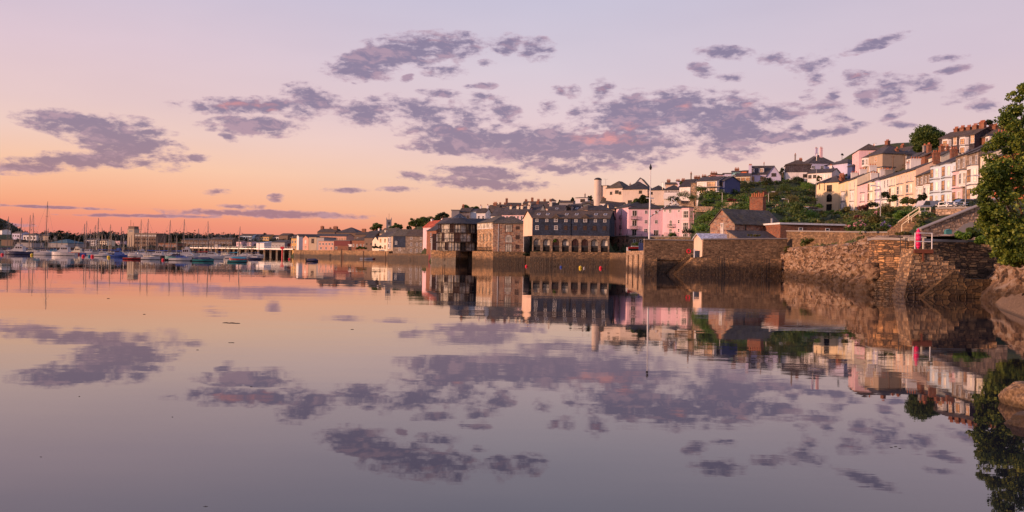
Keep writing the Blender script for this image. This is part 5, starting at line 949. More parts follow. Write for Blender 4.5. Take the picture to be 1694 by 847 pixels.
# ================================================================ trees and shrubs
def ground(x,y): return float(hgt([x],[y])[0])
def tree(label,px,ytop,ybase,Y,wpx,mat='leaf_dark',seed=1,ncl=26,per=110,leaf=None,name='tree',cat='tree',group=None,low=-.5,clump=.26,depth=None,trunk=True,z0=None):
    rng=np.random.default_rng(seed); c=G(px,Y,ytop); zt=Z(px,ytop,Y); zb=Z(px,ybase,Y); w_=wpx*Y/1467; h=zt-zb
    root=thing(name,label,cat,(c.x,c.y,zb),0,group); rx=w_/2; rz=h*(.46 if z0 else .42) if trunk else h*.5; ry=(depth or w_)/2
    leaf=leaf or max(.16,Y/1467*.75)
    cz=h-rz
    pts=crownpts(rng,(0,0,cz),(rx,ry,rz),ncl,per,clump*min(rx,rz*1.4)*1.2,low)
    place('crown',quadmesh('crown',pts,leaf,mat,rng),root)
    if trunk:
        b=MB(); r=max(.12,h*.03); b.tube([(0,0,-1.5),(r*.6,0,h*.25),(0,r,h*.55),(r,0,h*.8)],[r*1.5,r,r*.7,r*.25],8)
        b.build('trunk',['wood'],root)
        for k in range(4):
            a=k*1.6+seed; b=MB(); b.tube([(0,0,h*(.3+.07*k)),(rx*.35*math.cos(a),ry*.35*math.sin(a),h*(.5+.06*k)),(rx*.75*math.cos(a),ry*.75*math.sin(a),h*(.62+.06*k))],[r*.6,r*.4,r*.12],6); b.build('limb',['wood'],root)
    return root
tree('large round dark green tree crowning the hill skyline',1534,209,256,262,52,'leaf_mid',1,110,260,.22,low=-.5,clump=.3,z0=1)
tree('lower light-green tree in front of the large round hilltop tree',1524,232,262,255,26,'leaf_mid',2,24,160,.2)
tree('small round tree behind the hilltop chimneys near the big right tree',1631,197,212,240,20,'leaf_dark',3,18,140,.2)
tree('dark palm-like tree between the lit chalet gable and the slate-hung cottage',1295,276,300,330,13,'leaf_dark',4,16,90)
tree('dark tree at the left foot of the white chalet',1222,284,300,328,14,'leaf_mid',5,16,90)
tree('palm tree in front of the long low house with lit parapet',1356,289,306,290,11,'leaf_olive',6,12,80)
tree('group of green trees on the skyline behind the orange-lit house, tallest at left',771,337,358,420,18,'leaf_mid',7,26,120,.32)
tree('rounded tree on the skyline right of the tallest of its group',787,339,358,424,17,'leaf_mid',8,22,120,.32)
tree('broad tree on the wooded crest left of the red tiled roof',706,357,384,520,30,'leaf_mid',9,34,140,.38)
tree('rounded crest tree nearest the red tiled roof',733,350,378,520,20,'leaf_dark',10,24,120,.38)
tree('dark spreading tree at the left end of the wooded crest',688,359,384,530,24,'leaf_mid',11,28,120,.38)
tree('small tree leaning out at the far left of the wooded crest',677,370,386,530,10,'leaf_dark',12,10,90,.38)
tree('tree filling the crest between the rounded and broad crest trees',720,355,382,525,22,'leaf_mid',13,24,120,.38)
tree('broad round tree on the left side of the church tower',626,369,388,700,27,'leaf_mid',14,28,110,.45)
tree('round tree on the right side of the church tower',655,369,388,690,23,'leaf_mid',15,24,110,.45)
tree('dark tree behind the pink complex roofs below the white block',1066,322,346,305,26,'leaf_dark',16,28,150,.25)
tree('small dark tree below the cream main block, left one',1051,328,346,306,16,'leaf_mid',17,16,120,.25)
tree('dark skyline tree left of the brown-roofed skyline house, larger one',928,329,344,500,11,'leaf_dark',18,12,80,.36)
tree('square-cut dark tree left of the white flat-roofed skyline house',948,325,340,450,7,'leaf_dark',20,10,80,.33)
tree('dark tree just left of the round tower',977,321,338,390,9,'leaf_dark',21,12,80,.3)
FT=[(100,381,404,700,12,'tall dark tree above the turquoise shed'),(119,386,404,700,13,'round dark tree right of the turquoise shed'),(131,388,406,700,12,'low dark tree beside the round one right of the turquoise shed'),(86,386,404,720,10,'dark tree directly left of the tallest shed tree'),(150,387,402,740,14,'dark tree behind the white harbour terrace, left one'),(162,383,402,740,13,'tallest dark tree behind the white harbour terrace'),(173,382,402,740,15,'broad dark tree behind the right end of the harbour terrace'),(188,388,404,760,12,'dark tree above the low pale cottage'),(203,386,406,760,12,'dark tree immediately left of the control tower'),(60,384,402,780,12,'dark tree among the villas at the foot of the left hill'),(284,387,403,800,18,'broad dark ridge tree behind the leaning masts'),(298,386,403,800,16,'dark ridge tree with a flat top behind the moorings'),(315,389,403,800,16,'low dark ridge tree left of the round ridge tree'),(333,391,404,800,14,'low dark shrub-like tree on the ridge'),(351,385,402,800,10,'round dark tree standing out on the far ridge'),(388,387,408,760,11,'tall dark tree at the left end of the pale blue row'),(439,385,396,860,8,'small crown showing above the yellow-fronted house'),(14,378,392,860,22,'dark wood edge tree on the slope of the left hill')]
for i,(px,yt,yb,Y,wp,lb) in enumerate(FT): tree(lb,px,yt,yb,Y,wp,'leaf_far',40+i,16,70,.55,group='dark trees on the far shore')
# wooded hill at the left edge: an unbroken wood
rng=np.random.default_rng(77); pts=[]
for i in range(700):
    px=rng.uniform(-90,36); Y=rng.uniform(880,1250); q=G(px,Y,390); z=ground(q.x,q.y); top=Z(px,np.interp(px,[-90,0,20,34],[352,368,379,388]),Y)
    z=rng.uniform(min(z,top-1),top); pts.append(np.array([q.x,q.y,z])+rng.normal(size=(60,3))*[3.,3.,1.6])
o=place('distant_wood',quadmesh('distant_wood',np.concatenate(pts),1.0,'leaf_far',rng)); o['label']='unbroken dark wood covering the hill at the far left edge'; o['category']='wood'; o['kind']='stuff'
# far scrubby bank
rng=np.random.default_rng(78); pts=[]
for i in range(900):
    px=rng.uniform(30,400); Y=rng.uniform(800,880); q=G(px,Y,400); top=Z(px,np.interp(px,[30,60,100,135,170,215,300,345,400],[391,392,389,391,389,391,390,393,393])+rng.uniform(-2.5,1.5),Y); z=rng.uniform(top-9,top)
    pts.append(np.array([q.x,q.y,z])+rng.normal(size=(50,3))*[3.,3.,1.5])
o=place('distant_wood',quadmesh('distant_wood',np.concatenate(pts),.9,'leaf_far',rng)); o['label']='dark continuous band of trees along the far ridge behind the moorings'; o['category']='wood'; o['kind']='stuff'
def cover(name,label,reg,n,mat,leaf,rad,seed,per=60,zs=.5,cat='undergrowth'):
    rng=np.random.default_rng(seed); out=[]
    pxs=[];Ys=[]
    for (x0,x1,Y0,Y1) in reg:
        k=int(n/len(reg)); pxs+=list(rng.uniform(x0,x1,k)); Ys+=list(rng.uniform(Y0,Y1,k))
    qs=[G(a,b_) for a,b_ in zip(pxs,Ys)]; xs=np.array([q.x for q in qs]); ys=np.array([q.y for q in qs]); zz=hgt(xs,ys); ins=inpoly(xs,ys,LAND)
    for x,y,z,i_ in zip(xs,ys,zz,ins):
        if not i_: continue
        k=rad*rng.uniform(.5,1.4); p=rng.normal(size=(per,3)); p/=np.linalg.norm(p,axis=1)[:,None]; p*=(rng.uniform(.3,1,per)**.5)[:,None]*k; p[:,2]=np.abs(p[:,2])*zs*1.5
        out.append(np.array([x,y,z-.1])+p)
    o=place(name,quadmesh(name,np.concatenate(out),leaf,mat,rng)); o['label']=label; o['category']=cat; o['kind']='stuff'; return o
cover('undergrowth','dark green undergrowth covering the steep garden slope',[(1150,1230,230,330),(1200,1345,200,330),(1170,1250,170,230),(1290,1350,180,300)],900,'leaf_mid',.28,1.5,5,70)
cover('undergrowth','olive and brown rough growth between the garden shrubs',[(1160,1345,200,320),(1350,1500,110,230)],420,'leaf_olive',.24,1.2,6,60)
cover('undergrowth','fresh green creeper over the slope beside the pink building',[(1128,1212,175,235),(1165,1260,205,255)],420,'leaf_bright',.22,1.3,7,80)
cover('undergrowth','mixed green planting below the hill terrace',[(1350,1540,110,215),(1400,1520,120,180)],420,'leaf_mid',.2,1.0,8,70)
cover('undergrowth','scrub filling gaps behind the town houses',[(860,1140,270,340),(640,860,400,520),(1400,1640,235,330),(1540,1640,100,150)],500,'leaf_dark',.3,1.2,9,50)
cover('undergrowth','dark scrub lining the far harbour shore',[(0,300,690,760),(300,480,700,800)],420,'leaf_far',.6,2.6,10,40)
def shrub(label,px,ybase,hpx,wpx,Y,mat,seed,leaf=None,name='shrub',cat='shrub',group=None):
    return tree(label,px,ybase-hpx,ybase,Y,wpx,mat,seed,14,90,leaf or max(.12,Y/1467*.7),name,cat,group,low=-.2,clump=.4,trunk=False)
SH=[(1356,346,9,14,205,'leaf_bright','bright green hedge at the foot of the cream arched-window house'),
(1395,353,7,12,215,'leaf_dark','clipped dark dome-shaped bush in front of the cream terrace'),
(1378,356,8,34,190,'leaf_bright','long bright green hedge below the cream terrace'),
(1432,352,12,26,165,'leaf_red','red-leaved shrub in front of the pink terraced house'),
(1444,346,12,18,170,'leaf_dark','dark bush at the left foot of the street lamp'),
(1463,336,22,16,172,'leaf_dark','tall dark tree-like shrub right of the street lamp'),
(1477,340,20,16,165,'leaf_mid','green cordyline clump in front of the cream terraced house'),
(1466,356,18,24,150,'leaf_olive','yellow-green feathery bush right of the street lamp'),
(1492,366,17,26,125,'leaf_bright','vivid green rounded shrub left of the white stair rails'),
(1447,374,18,22,130,'leaf_olive','russet-tinged bush above the dark coped wall'),
(1412,379,12,26,135,'leaf_bright','light green mound behind the pink hydrangea'),
(1458,384,9,12,118,'leaf_olive','low yellowish plant beside the lilac flowers'),
(1438,384,8,12,116,'leaf_dark','small dark bush on top of the coped wall'),
(1402,352,10,12,180,'leaf_olive','olive shrub below the pale cream terraced house'),
(1422,366,10,20,150,'leaf_red','wine-red bush midway down the garden slope'),
(1498,342,16,20,168,'leaf_mid','dark green palm clump in front of the peach terraced pair'),
(1512,344,18,16,165,'leaf_olive','palm-like plant before the rubble-stone terraced houses'),
(1526,340,22,14,160,'leaf_dark','tall cordyline before the white bay of the rubble-stone house'),
(1552,341,10,14,158,'leaf_dark','round dark bush in front of the left pale blue house'),
(1586,338,9,14,155,'leaf_mid','green bush with red flowers before the tan stone house'),
(1494,392,9,24,86,'leaf_olive','trailing ivy mound at the top of the layered-stone wall'),
(1590,400,16,24,70,'leaf_bright','vivid green bush on the wall top above the dark recess'),
(1610,396,18,26,71,'leaf_mid','darker green bush right of the vivid bush above the recess'),
(1626,408,20,22,68,'leaf_bright','low leafy bush under the big tree at the wall corner'),
(1303,420,14,14,148,'leaf_olive','yellow-green tuft at the left end of the rock face'),
(1248,392,4,36,154,'leaf_olive','mossy strip of weeds along the quay wall top under the cottage'),
(1320,352,16,22,195,'leaf_mid','dark green bush to the right of the brick chimney stack'),
(1340,364,18,26,190,'leaf_bright','bright bush above the right end of the cottage roof'),
(1310,340,18,24,240,'leaf_olive','olive shrub on the terraced garden above the cottage'),
(1228,346,14,22,215,'leaf_mid','green shrub close left of the chimney stack'),
(1196,348,16,26,225,'leaf_bright','bright shrub on the slope left of the cottage ridge'),
(1206,362,22,22,200,'leaf_mid','tall green shrub beside the cottage gable'),
(1182,372,24,34,195,'leaf_bright','big bright ivy mound left of the cottage gable'),
(1160,386,20,36,200,'leaf_mid','ivy mound below the mauve wing of the pink building'),
(1140,392,14,26,210,'leaf_dark','dark shrub against the foot of the pink wing'),
(1112,394,8,16,230,'leaf_mid','small shrub behind the pier wall beneath the pink balconies'),
(1053,412,12,14,225,'leaf_mid','leafy bush by the blue board on the pier'),
(1162,320,12,26,258,'leaf_mid','hedge in front of the modern white house'),
(1190,330,16,26,255,'leaf_mid','green bush right of the modern white house'),
(1240,314,14,30,290,'leaf_dark','dark thicket below the cream bungalow'),
(1270,306,12,24,300,'leaf_dark','dark thicket below the white chalet'),
(1318,306,14,24,292,'leaf_dark','dark rounded shrub under the slate-hung cottage'),
(1300,318,14,28,275,'leaf_mid','green shrub mass in the middle of the garden slope'),
(1334,318,16,22,272,'leaf_bright','bright grass-green shrub left of the cream arched-window house'),
(1262,330,14,24,255,'leaf_red','reddish shrub on the garden slope above the chimney pots'),
(1212,336,8,20,245,'leaf_red','reddish low bush near the lower slope lamp'),
(1282,332,16,20,250,'leaf_olive','olive shrub right of the reddish one on the slope'),
(1132,334,18,26,262,'leaf_mid','big green bush below the dark gabled house'),(1116,338,14,22,258,'leaf_dark','dark bush above the mauve wing roof'),(1150,336,14,26,250,'leaf_mid','leafy bush below the brown stone cottage'),
(1128,308,8,10,290,'leaf_mid','small bush beside the dark gabled house'),
(598,414,6,24,470,'leaf_mid','trimmed hedge on the left waterfront wall, left end'),
(624,413,6,28,450,'leaf_dark','trimmed dark hedge on the left waterfront wall, right end'),
(918,404,9,5,247,'leaf_bright','small potted tree between the warehouse arches'),
(872,424,6,12,262,'leaf_dark','straggly plant in the gap left of the navy warehouse')]
for i,a in enumerate(SH): 
    px,yb,hp,wp,Y,mt,lb=a; shrub(lb,px,yb,hp,wp,Y,mt,200+i,group='garden shrubs' if 1150<px<1540 else None)
def flowers(label,px,py,Y,r,n,mat,seed,stem=True):
    rng=np.random.default_rng(seed); c=P(px,py,Y); root=thing('flowering_plant',label,'flowers',tuple(c-Vector((0,0,r))))
    p=rng.normal(size=(n,3)); p/=np.linalg.norm(p,axis=1)[:,None]; p*=r; p[:,2]=np.abs(p[:,2])+r*.4
    pp=(p[:,None,:]+rng.normal(size=(n,14,3))*.07).reshape(-1,3); place('flower_heads',quadmesh('flower_heads',pp,.07,mat,rng),root)
    q=rng.normal(size=(260,3))*r*.5; q[:,2]=np.abs(q[:,2]); place('foliage',quadmesh('foliage',q,.12,'leaf_mid',rng),root)
flowers('pale pink hydrangea behind the dark coped wall',1422,368,118,.75,16,'flower_pink',1)
flowers('pale pink flower cluster at the left end of the coped wall planting',1403,374,122,.45,9,'flower_pink',2)
flowers('tall lilac flower heads above the coped wall',1464,370,115,.6,11,'flower_lilac',3)
flowers('magenta flowers next to the foot of the white stair rail',1477,379,108,.4,9,'flower_magenta',4)
flowers('pale cream flower clump below the street lamp',1451,351,150,.5,9,'flower_pink',5)
cover('undergrowth','dense low planting just above the dark coped garden wall',[(1300,1400,136,165),(1400,1510,104,145),(1400,1450,140,185),(1440,1535,88,112),(1440,1540,140,200)],1100,'leaf_mid',.15,.75,18,70)
cover('undergrowth','yellowish grass tufts among the planting above the coped wall',[(1300,1400,136,165),(1400,1510,104,145),(1440,1535,88,112)],260,'leaf_olive',.14,.6,19,60)
cover('undergrowth','short grass and weeds on the ledge above the rough rock face',[(1300,1345,130,150),(1345,1400,108,135),(1400,1445,84,108)],420,'leaf_olive',.12,.4,28,60,.4)
# the big tree on the bank at the right edge
def bigtree():
    rng=np.random.default_rng(11); Y=48; base=P(1712,432,50); root=thing('tree','big leafy tree overhanging the rocky bank at the right edge','tree',tuple(base))
    def loc(px,py,Yy): return np.array(P(px,py,Yy))-np.array(base)
    L_=[]; 
    spec=[(1700,345,47,2.8,40),(1690,395,46,1.5,26),(1672,300,47,1.4,24),(1665,260,47,1.35,22),(1690,240,48,1.6,26),(1655,330,46.5,1.1,18),(1650,372,46,1.0,18),(1664,405,46,1.0,20),(1652,298,46.5,.75,12),(1640,296,46,.38,5),(1633,284,46,.3,4),(1625,320,46,.42,6),(1636,312,46,.45,7),(1672,422,46,.6,10),(1688,428,46,.5,8),(1720,270,49,2.4,34),(1740,200,50,2.4,30),(1694,205,48.5,1.0,12),(1680,180,48,.5,7),(1668,186,48,.35,5),(1686,160,48,.40,6),(1692,148,48,.3,4),(1660,195,47.5,.3,4),(1672,205,47.5,.45,6),(1640,340,46.2,.55,8),(1630,352,46,.3,4),(1655,230,47,.35,5),(1700,380,49,2.2,30),(1760,300,50,3.,40),(1638,390,45.8,.5,8)]
    for px,py,Yy,r,nc in spec:
        L_.append(crownpts(rng,loc(px,py,Yy),(r,r*1.1,r),nc,105,.27+.07*r,-1.))
    place('crown',quadmesh('crown',np.concatenate(L_),.085,'leaf_big',rng,.55,.25),root)
    b=MB(); b.tube([(0,0,-2.5),(.1,0,1.),(-.1,-.5,3.),(.2,-.3,5.5),(.1,0,8.)],[.42,.34,.28,.2,.07],10); b.build('trunk',['wood'],root)
    for px,py,Yy,r,nc in spec[2:26:2]:
        e=loc(px,py,Yy); b=MB(); m_=e*.5+np.array([0,0,.3]); b.tube([(0,-.2,max(.6,e[2]*.45)),tuple(m_),tuple(e)],[.13,.08,.025],6); b.build('limb',['wood'],root)
bigtree()
# ================================================================ boats
def hullmesh(key,L,Bm,H_,mat,stripe='hull_white',cut=.9):
    b=MB(); ns=12; rings=[]
    for i in range(ns+1):
        t_=i/ns; x=-L/2+L*t_; wd=Bm/2*(min(1,(1-t_)*2.2)**.6 if t_>.5 else (.78+.22*min(1,t_*3))); wd=max(.02,wd*(1 if t_<.999 else 0)); hh=H_*(.9+.35*t_**2-.05*math.sin(math.pi*t_)); rk=.0 if t_<.8 else (t_-.8)*L*.35
        rings.append([(x-rk*.9,0,-.35),(x-rk*.5,-wd*.75,-.12),(x-.0,-wd*.93,.12),(x,-wd,hh),(x,-wd*.86,hh+.01),(x,wd*.86,hh+.01),(x,wd,hh),(x,wd*.93,.12),(x-rk*.5,wd*.75,-.12)])
    n=len(rings[0]); 
    for r in rings: b.v+=r
    for i in range(ns):
        for k in range(n):
            j=(k+1)%n; b.f.append([i*n+k,(i+1)*n+k,(i+1)*n+j,i*n+j]); b.m.append(1 if k in (3,4,5) else (2 if k in (0,1,7,8) else 0))
    b.f.append(list(range(n))); b.m.append(0)
    return b.mesh('hull',[mat,stripe,'hull_black'])
HM={}
def getm(key,fn):
    if key not in HM: HM[key]=fn()
    return HM[key]
def yacht(label,px,Y,L,mast_y,hull='hull_white',rz=0.,cover='cover_blue',group='sailing yachts on their moorings',lean=0.,detail=True,mx=0.):
    c=G(px,Y); root=thing('sailing_yacht',label,'sailing yacht',(c.x,c.y,0),rz,group); top=Z(px,mast_y,Y); Lq=round(L)
    place('hull',getm(('h',Lq,hull),lambda:hullmesh(0,Lq,Lq*.3,Lq*.115,hull)),root)
    def cab():
        b=MB(); h=Lq*.115; b.yprism([(-Lq*.2,h),(Lq*.22,h),(Lq*.16,h+.45),(-Lq*.19,h+.5)],-Lq*.09,Lq*.09,0); 
        for k in range(3): b.box(-Lq*.14+k*Lq*.1,-Lq*.08+k*Lq*.1,-Lq*.093,Lq*.093,h+.15,h+.34,1)
        return b.mesh('cabin',['hull_white','dim_glass'])
    place('cabin',getm(('c',Lq),cab),root)
    dk=Lq*.115; r=max(.07,Y/1467*.6); xm=Lq*.08
    b=MB(); b.tube([(xm,0,0),(xm+lean*top*.5,0,top*.5),(xm+lean*top*1.,0,top)],[r,r*.9,r*.6],6); 
    for f in (.45,.72): b.tube([(xm+lean*top*f,-Lq*.1,top*f),(xm+lean*top*f,Lq*.1,top*f)],r*.45,4)
    b.build('mast',['mast_wood' if hull=='hull_navy' else 'alloy'],root)
    b=MB(); b.tube([(xm,0,dk+1.1),(-Lq*.36,0,dk+1.05)],[.09,.07],6,0); b.build('boom',['alloy'],root)
    b=MB(); b.tube([(xm-.1,0,dk+1.3),(xm-Lq*.2,0,dk+1.25),(-Lq*.34,0,dk+1.2)],[.22,.2,.1],7); b.build('sail_cover',[cover],root)
    if detail:
        b=MB(); rr=max(.018,Y/1467*.13)
        b.tube([(Lq*.48,0,dk+.3),(xm+lean*top*.95,0,top*.95)],rr,3); b.tube([(-Lq*.48,0,dk),(xm+lean*top*.98,0,top*.98)],rr,3)
        for s_ in (-1,1): b.tube([(xm,s_*Lq*.13,dk),(xm+lean*top*.72,s_*Lq*.1,top*.72),(xm+lean*top*.97,0,top*.97)],rr,3)
        b.build('rigging',['grey_metal'],root)
    return root
Yt=[ # label, px, Y, L, mast top y, hull, rz, cover, lean
('white yacht with the tallest mast in the harbour, dark sail cover',71,350,11,333,'hull_white',.1,'cover_navy',.03),
('yacht with dark thick mast nearest the left edge',9,352,9,358,'hull_white',.0,'cover_navy',.02),
('small yacht with short mast between the first two left masts',36,420,8,360,'hull_white',.3,'cover_blue',.02),
('yacht with a pair of dark stays hanging from its mast, left group',45,400,9,355.5,'hull_navy',.2,'cover_blue',.02),
('yacht with tall bare mast bent at its head, left of the tallest mast',58,380,9,352,'hull_white',-.2,'cover_teal',.03),
('yacht with a very short mast just right of the tallest mast',77,470,8,378,'hull_white',.2,'cover_navy',.0),
('left one of the two close masts in front of the white terrace',137,400,8,370,'hull_white',.1,'cover_navy',.0),
('right, taller one of the two close masts before the white terrace',139.5,430,9,365,'hull_white',.4,'cover_blue',.01),
('small yacht with faint mast behind the red buoys',147,470,8,379,'hull_white',.1,'cover_blue',.0),
('yacht with slightly leaning mast left of the navy-covered motor boat',153,390,9,372,'hull_white',-.2,'cover_navy',.04),
('yacht with tall mast before the dark trees left of the tower',164.5,400,10,360.5,'hull_white',.1,'cover_blue',.01),
('yacht with mid-height mast right of the tall one by the dark trees',170.5,470,8,377,'hull_navy',.2,'cover_navy',.0),
('yacht with tall mast above the bright blue covered boat',184,380,9,371,'hull_navy',.0,'cover_blue',.02),
('yacht with plain upright mast left of the control tower',197.5,440,9,375,'hull_white',.3,'cover_blue',.0),
('yacht with short mast close to the control tower left side',206,470,8,382,'hull_white',.1,'cover_navy',.0),
('yacht whose dark mast crosses the control block left end',236,380,10,363,'hull_navy',.1,'cover_navy',.0),
('yacht with tall leaning mast in front of the control block',246.5,360,10,362,'hull_white',.1,'cover_blue',.02),
('yacht with mast leaning right, beyond the control block',275.5,360,10,364,'hull_white',.1,'cover_blue',.035),
('yacht with tall pale mast above the blue-covered white boat',299,350,10,362.5,'hull_white',.05,'cover_blue',.03),
('small yacht with thin short mast left of the jetty head',325,440,9,378,'hull_white',.2,'cover_navy',.01),
('yacht with dark tall mast by the green-hulled raft',341,300,9,365.6,'hull_white',.1,'cover_red',-.02),
('yacht with paired short masts before the far ridge',347,420,8,386,'hull_white',.1,'cover_navy',.0),
('lone yacht with leaning mast beside the red-hulled boat',391,330,8,374.5,'hull_white',.1,'cover_teal',.05),
('yacht with short white mast by the long pale blue row',382.5,470,8,385,'hull_white',.2,'cover_navy',.0),
('yacht with two pale short masts in front of the jetty arches',418,480,8,390,'hull_white',.1,'cover_navy',.0)]
for lb,px,Y,L,my,hu,rz,cv,ln in Yt: yacht(lb,px,Y,L,my,hu,math.pi+rz if px%2<1 else rz,cv,lean=ln if not(math.pi+rz>3 and px%2<1) else -ln)
rng=np.random.default_rng(21)
far=[(22,388),(31,384),(52,390),(66,392),(84,394),(92,391),(104,392),(111,393),(122,391),(129,394),(160,390),(176,389),(188,391),(192,394),(212,393),(219,390),(229,387),(241,390),(251,386),(256,389),(262,392),(269,393),(274,390),(285,388),(290,391),(295,393),(306,388),(311,392),(318,391),(330,394),(336,392),(353,393),(362,394),(372,392),(412,391),(427,394),(16,394),(43,393),(97,388),(143,391),(182,386),(226,394),(281,393),(323,390)]
SEG=[(0,30,'left of the villas'),(30,60,'below the white villa'),(60,80,'around the tallest mast'),(80,113,'in front of the turquoise shed'),(113,138,'in front of the brick stores'),(138,180,'before the white and cream terraces'),(180,210,'left of the control tower'),(210,224,'at the foot of the control tower'),(224,260,'in front of the broad control block'),(260,296,'before the low brick harbour hall'),(296,346,'before the reddish long warehouse'),(346,386,'before the brown brick warehouse'),(386,440,'beyond the middle of the jetty')]
ORD=['leftmost','second','third','fourth','fifth','sixth','seventh','eighth']; far.sort(); far=[f_ for k_,f_ in enumerate(far) if k_ not in (3,8,12,14,17,23,24,34,37)]; far=[f_ for k_,f_ in enumerate(far) if k_ not in (8,26,28)]; far=[f_ for k_,f_ in enumerate(far) if k_!=9]; cnt={}
for i,(px,my) in enumerate(far):
    sg=[s_ for s_ in SEG if s_[0]<=px<s_[1]][0]; k=cnt.get(sg,0); cnt[sg]=k+1
    yacht('small far yacht, %s from left %s'%(ORD[k],sg[2]) if k else 'small far yacht, leftmost %s'%sg[2],px,float(rng.uniform(480,600)),8,my+float(rng.uniform(-1,1)),'hull_white',float(rng.uniform(-.4,.4))+(math.pi if i%2 else 0),'cover_navy' if i%3 else 'cover_blue',group='small yachts in the crowded far moorings',detail=False,lean=float(rng.uniform(-.015,.015)))
def motorboat(label,px,Y,L,hull='hull_white',rz=0.,cabin='hull_white',ch=1.5,kind=0,cat='motor boat',group='motor boats on their moorings'):
    c=G(px,Y); root=thing('motor_boat',label,cat,(c.x,c.y,0),rz,group); Lq=round(L); h=Lq*.13
    place('hull',getm(('m',Lq,hull),lambda:hullmesh(0,Lq,Lq*.36,Lq*.13,hull)),root); W=Lq*.12
    b=MB(); b.yprism([(-Lq*.22,h),(Lq*.22,h),(Lq*.30,h+.1),(Lq*.13,h+ch*.55),(Lq*.08,h+ch),(-Lq*.2,h+ch)],-W,W,0); co_=b.build('cabin',[cabin],root)
    b=MB(); 
    for k in range(3): b.box(-Lq*.17+k*Lq*.085,-Lq*.11+k*Lq*.085,-W-.02,W+.02,h+ch*.58,h+ch*.88)
    b.yprism([(Lq*.145,h+ch*.56),(Lq*.10,h+ch*.92),(Lq*.09,h+ch*.92),(Lq*.13,h+ch*.56)],-W*.85,W*.85); b.build('cabin_windows',['dim_glass'],root)
    b=MB(); b.tube([(Lq*.46,-.1,h+.15),(Lq*.44,-.1,h+.8),(Lq*.25,-W,h+.75),(Lq*.22,-W,h+.1)],.03,4); b.tube([(Lq*.46,.1,h+.15),(Lq*.44,.1,h+.8),(Lq*.25,W,h+.75)],.03,4); b.tube([(-.3,0,h+ch),(-.3,0,h+ch+1.1)],.05,4); b.build('rail',['grey_metal'],root)
    if kind==1:
        b=MB(); b.box(-Lq*.1,Lq*.07,-W*.8,W*.8,h+ch+.02,h+ch+.7,0); b.build('flybridge',[cabin],root)
    return root
motorboat('navy-hulled cabin cruiser with white cabin near the left edge',31,335,9.5,'hull_navy',math.pi,'hull_white',1.9,1)
motorboat('white cruiser beneath the tallest mast',76,330,8,'hull_white',0,'hull_white',.9)
motorboat('white cabin boat with tall wheelhouse right of the tallest mast',106,325,9,'hull_white',math.pi,'hull_white',2.,1)
motorboat('grey-white boat behind the navy cruiser stern',53,380,7,'hull_white',.2,'cream_paint',1.5)
motorboat('small white launch between the red and yellow buoys',171,312,6,'hull_white',0,'hull_white',.8)
motorboat('low white boat with a dark windscreen behind the small white launch',160,350,7,'hull_white',.2,'grey_metal',1.3)
motorboat('dark blue boat under a bright blue cover',197,305,6,'hull_blue',0,'cover_blue',1.6,1)
motorboat('cream day boat right of the blue-covered boat',219,330,7,'hull_white',math.pi,'hull_white',.9)
motorboat('small white boat under the leaning mast by the control block',236,360,7,'hull_white',.3,'hull_white',1.4,1)
motorboat('black-hulled white cabin boat among the yachts',262,300,7,'hull_black',math.pi,'hull_white',1.3)
motorboat('long white day boat in the front row with plain deck',247,235,6.5,'hull_white',0,'cream_paint',.35,cat='day boat')
motorboat('white boat with royal blue canvas in the front row',301,222,6.4,'hull_white',0.05,'cover_blue',.6)
motorboat('tall white wheelhouse boat behind the blue-canvas boat',310,285,7,'hull_white',0.1,'hull_white',2.2,1)
motorboat('teal-blue decked boat behind the blue-canvas boat',290,260,6,'hull_teal',math.pi,'cover_navy',.8)
motorboat('white boat with red flag by the green raft',352,290,7,'hull_white',.1,'hull_white',1.3)
motorboat('navy-hulled boat crowded with white gear left of the red beacon',421,300,5,'hull_navy',math.pi,'hull_white',1.)
motorboat('small cream cruiser under the jetty arches',372,420,7,'hull_white',0,'cream_paint',1.3)
motorboat('white cruiser moored by the jetty arches further right',404,430,7,'hull_white',math.pi,'hull_white',1.2)
motorboat('white cruiser before the turquoise shed',90,420,8,'hull_white',.1,'cover_teal',1.2)
motorboat('orange-topped workboat near the red buoys',128,390,8,'hull_red',math.pi,'cream_paint',1.8,1)
motorboat('blue workboat with pale house between the masts',147,385,7,'hull_blue',0,'hull_white',1.6)
motorboat('pale cruiser seen end-on at the extreme left edge',-2,345,7,'hull_white',math.pi/2,'hull_white',1.5)
def dinghy(label,px,Y,L,hull,rz=0.,cover=None,outb=False):
    c=G(px,Y); root=thing('dinghy',label,'dinghy',(c.x,c.y,0),rz,'small open boats and dinghies'); Lq=round(L*2)/2
    place('hull',getm(('d',Lq,hull),lambda:hullmesh(0,Lq,Lq*.36,Lq*.12,hull)),root)
    if cover:
        b=MB(); h=Lq*.13; b.v=[(-Lq*.45,-Lq*.16,h),(-Lq*.45,Lq*.16,h),(Lq*.3,Lq*.14,h),(Lq*.3,-Lq*.14,h),(-Lq*.4,0,h+.35),(Lq*.25,0,h+.45),(Lq*.48,0,h+.05)]; b.f=[[0,3,5,4],[1,4,5,2],[0,4,1],[3,6,5],[2,5,6]]; b.m=[0]*5; b.build('cover',[cover],root)
    else:
        b=MB(); 
        for x in (-.25,.1): b.box(Lq*x,Lq*x+.22,-Lq*.15,Lq*.15,Lq*.13,Lq*.13+.06)
        b.build('thwart',['wood'],root)
    if outb: b=MB(); b.box(-Lq*.5-.3,-Lq*.5+.05,-.15,.15,.2,.95); b.box(-Lq*.5-.2,-Lq*.5-.05,-.05,.05,-.3,.2); b.build('outboard_motor',['hull_black'],root)
dinghy('dark red open boat in the front row',219,232,4.5,'hull_red')
dinghy('green-hulled low boat in front of the red boat',393,212,4.5,'hull_teal')
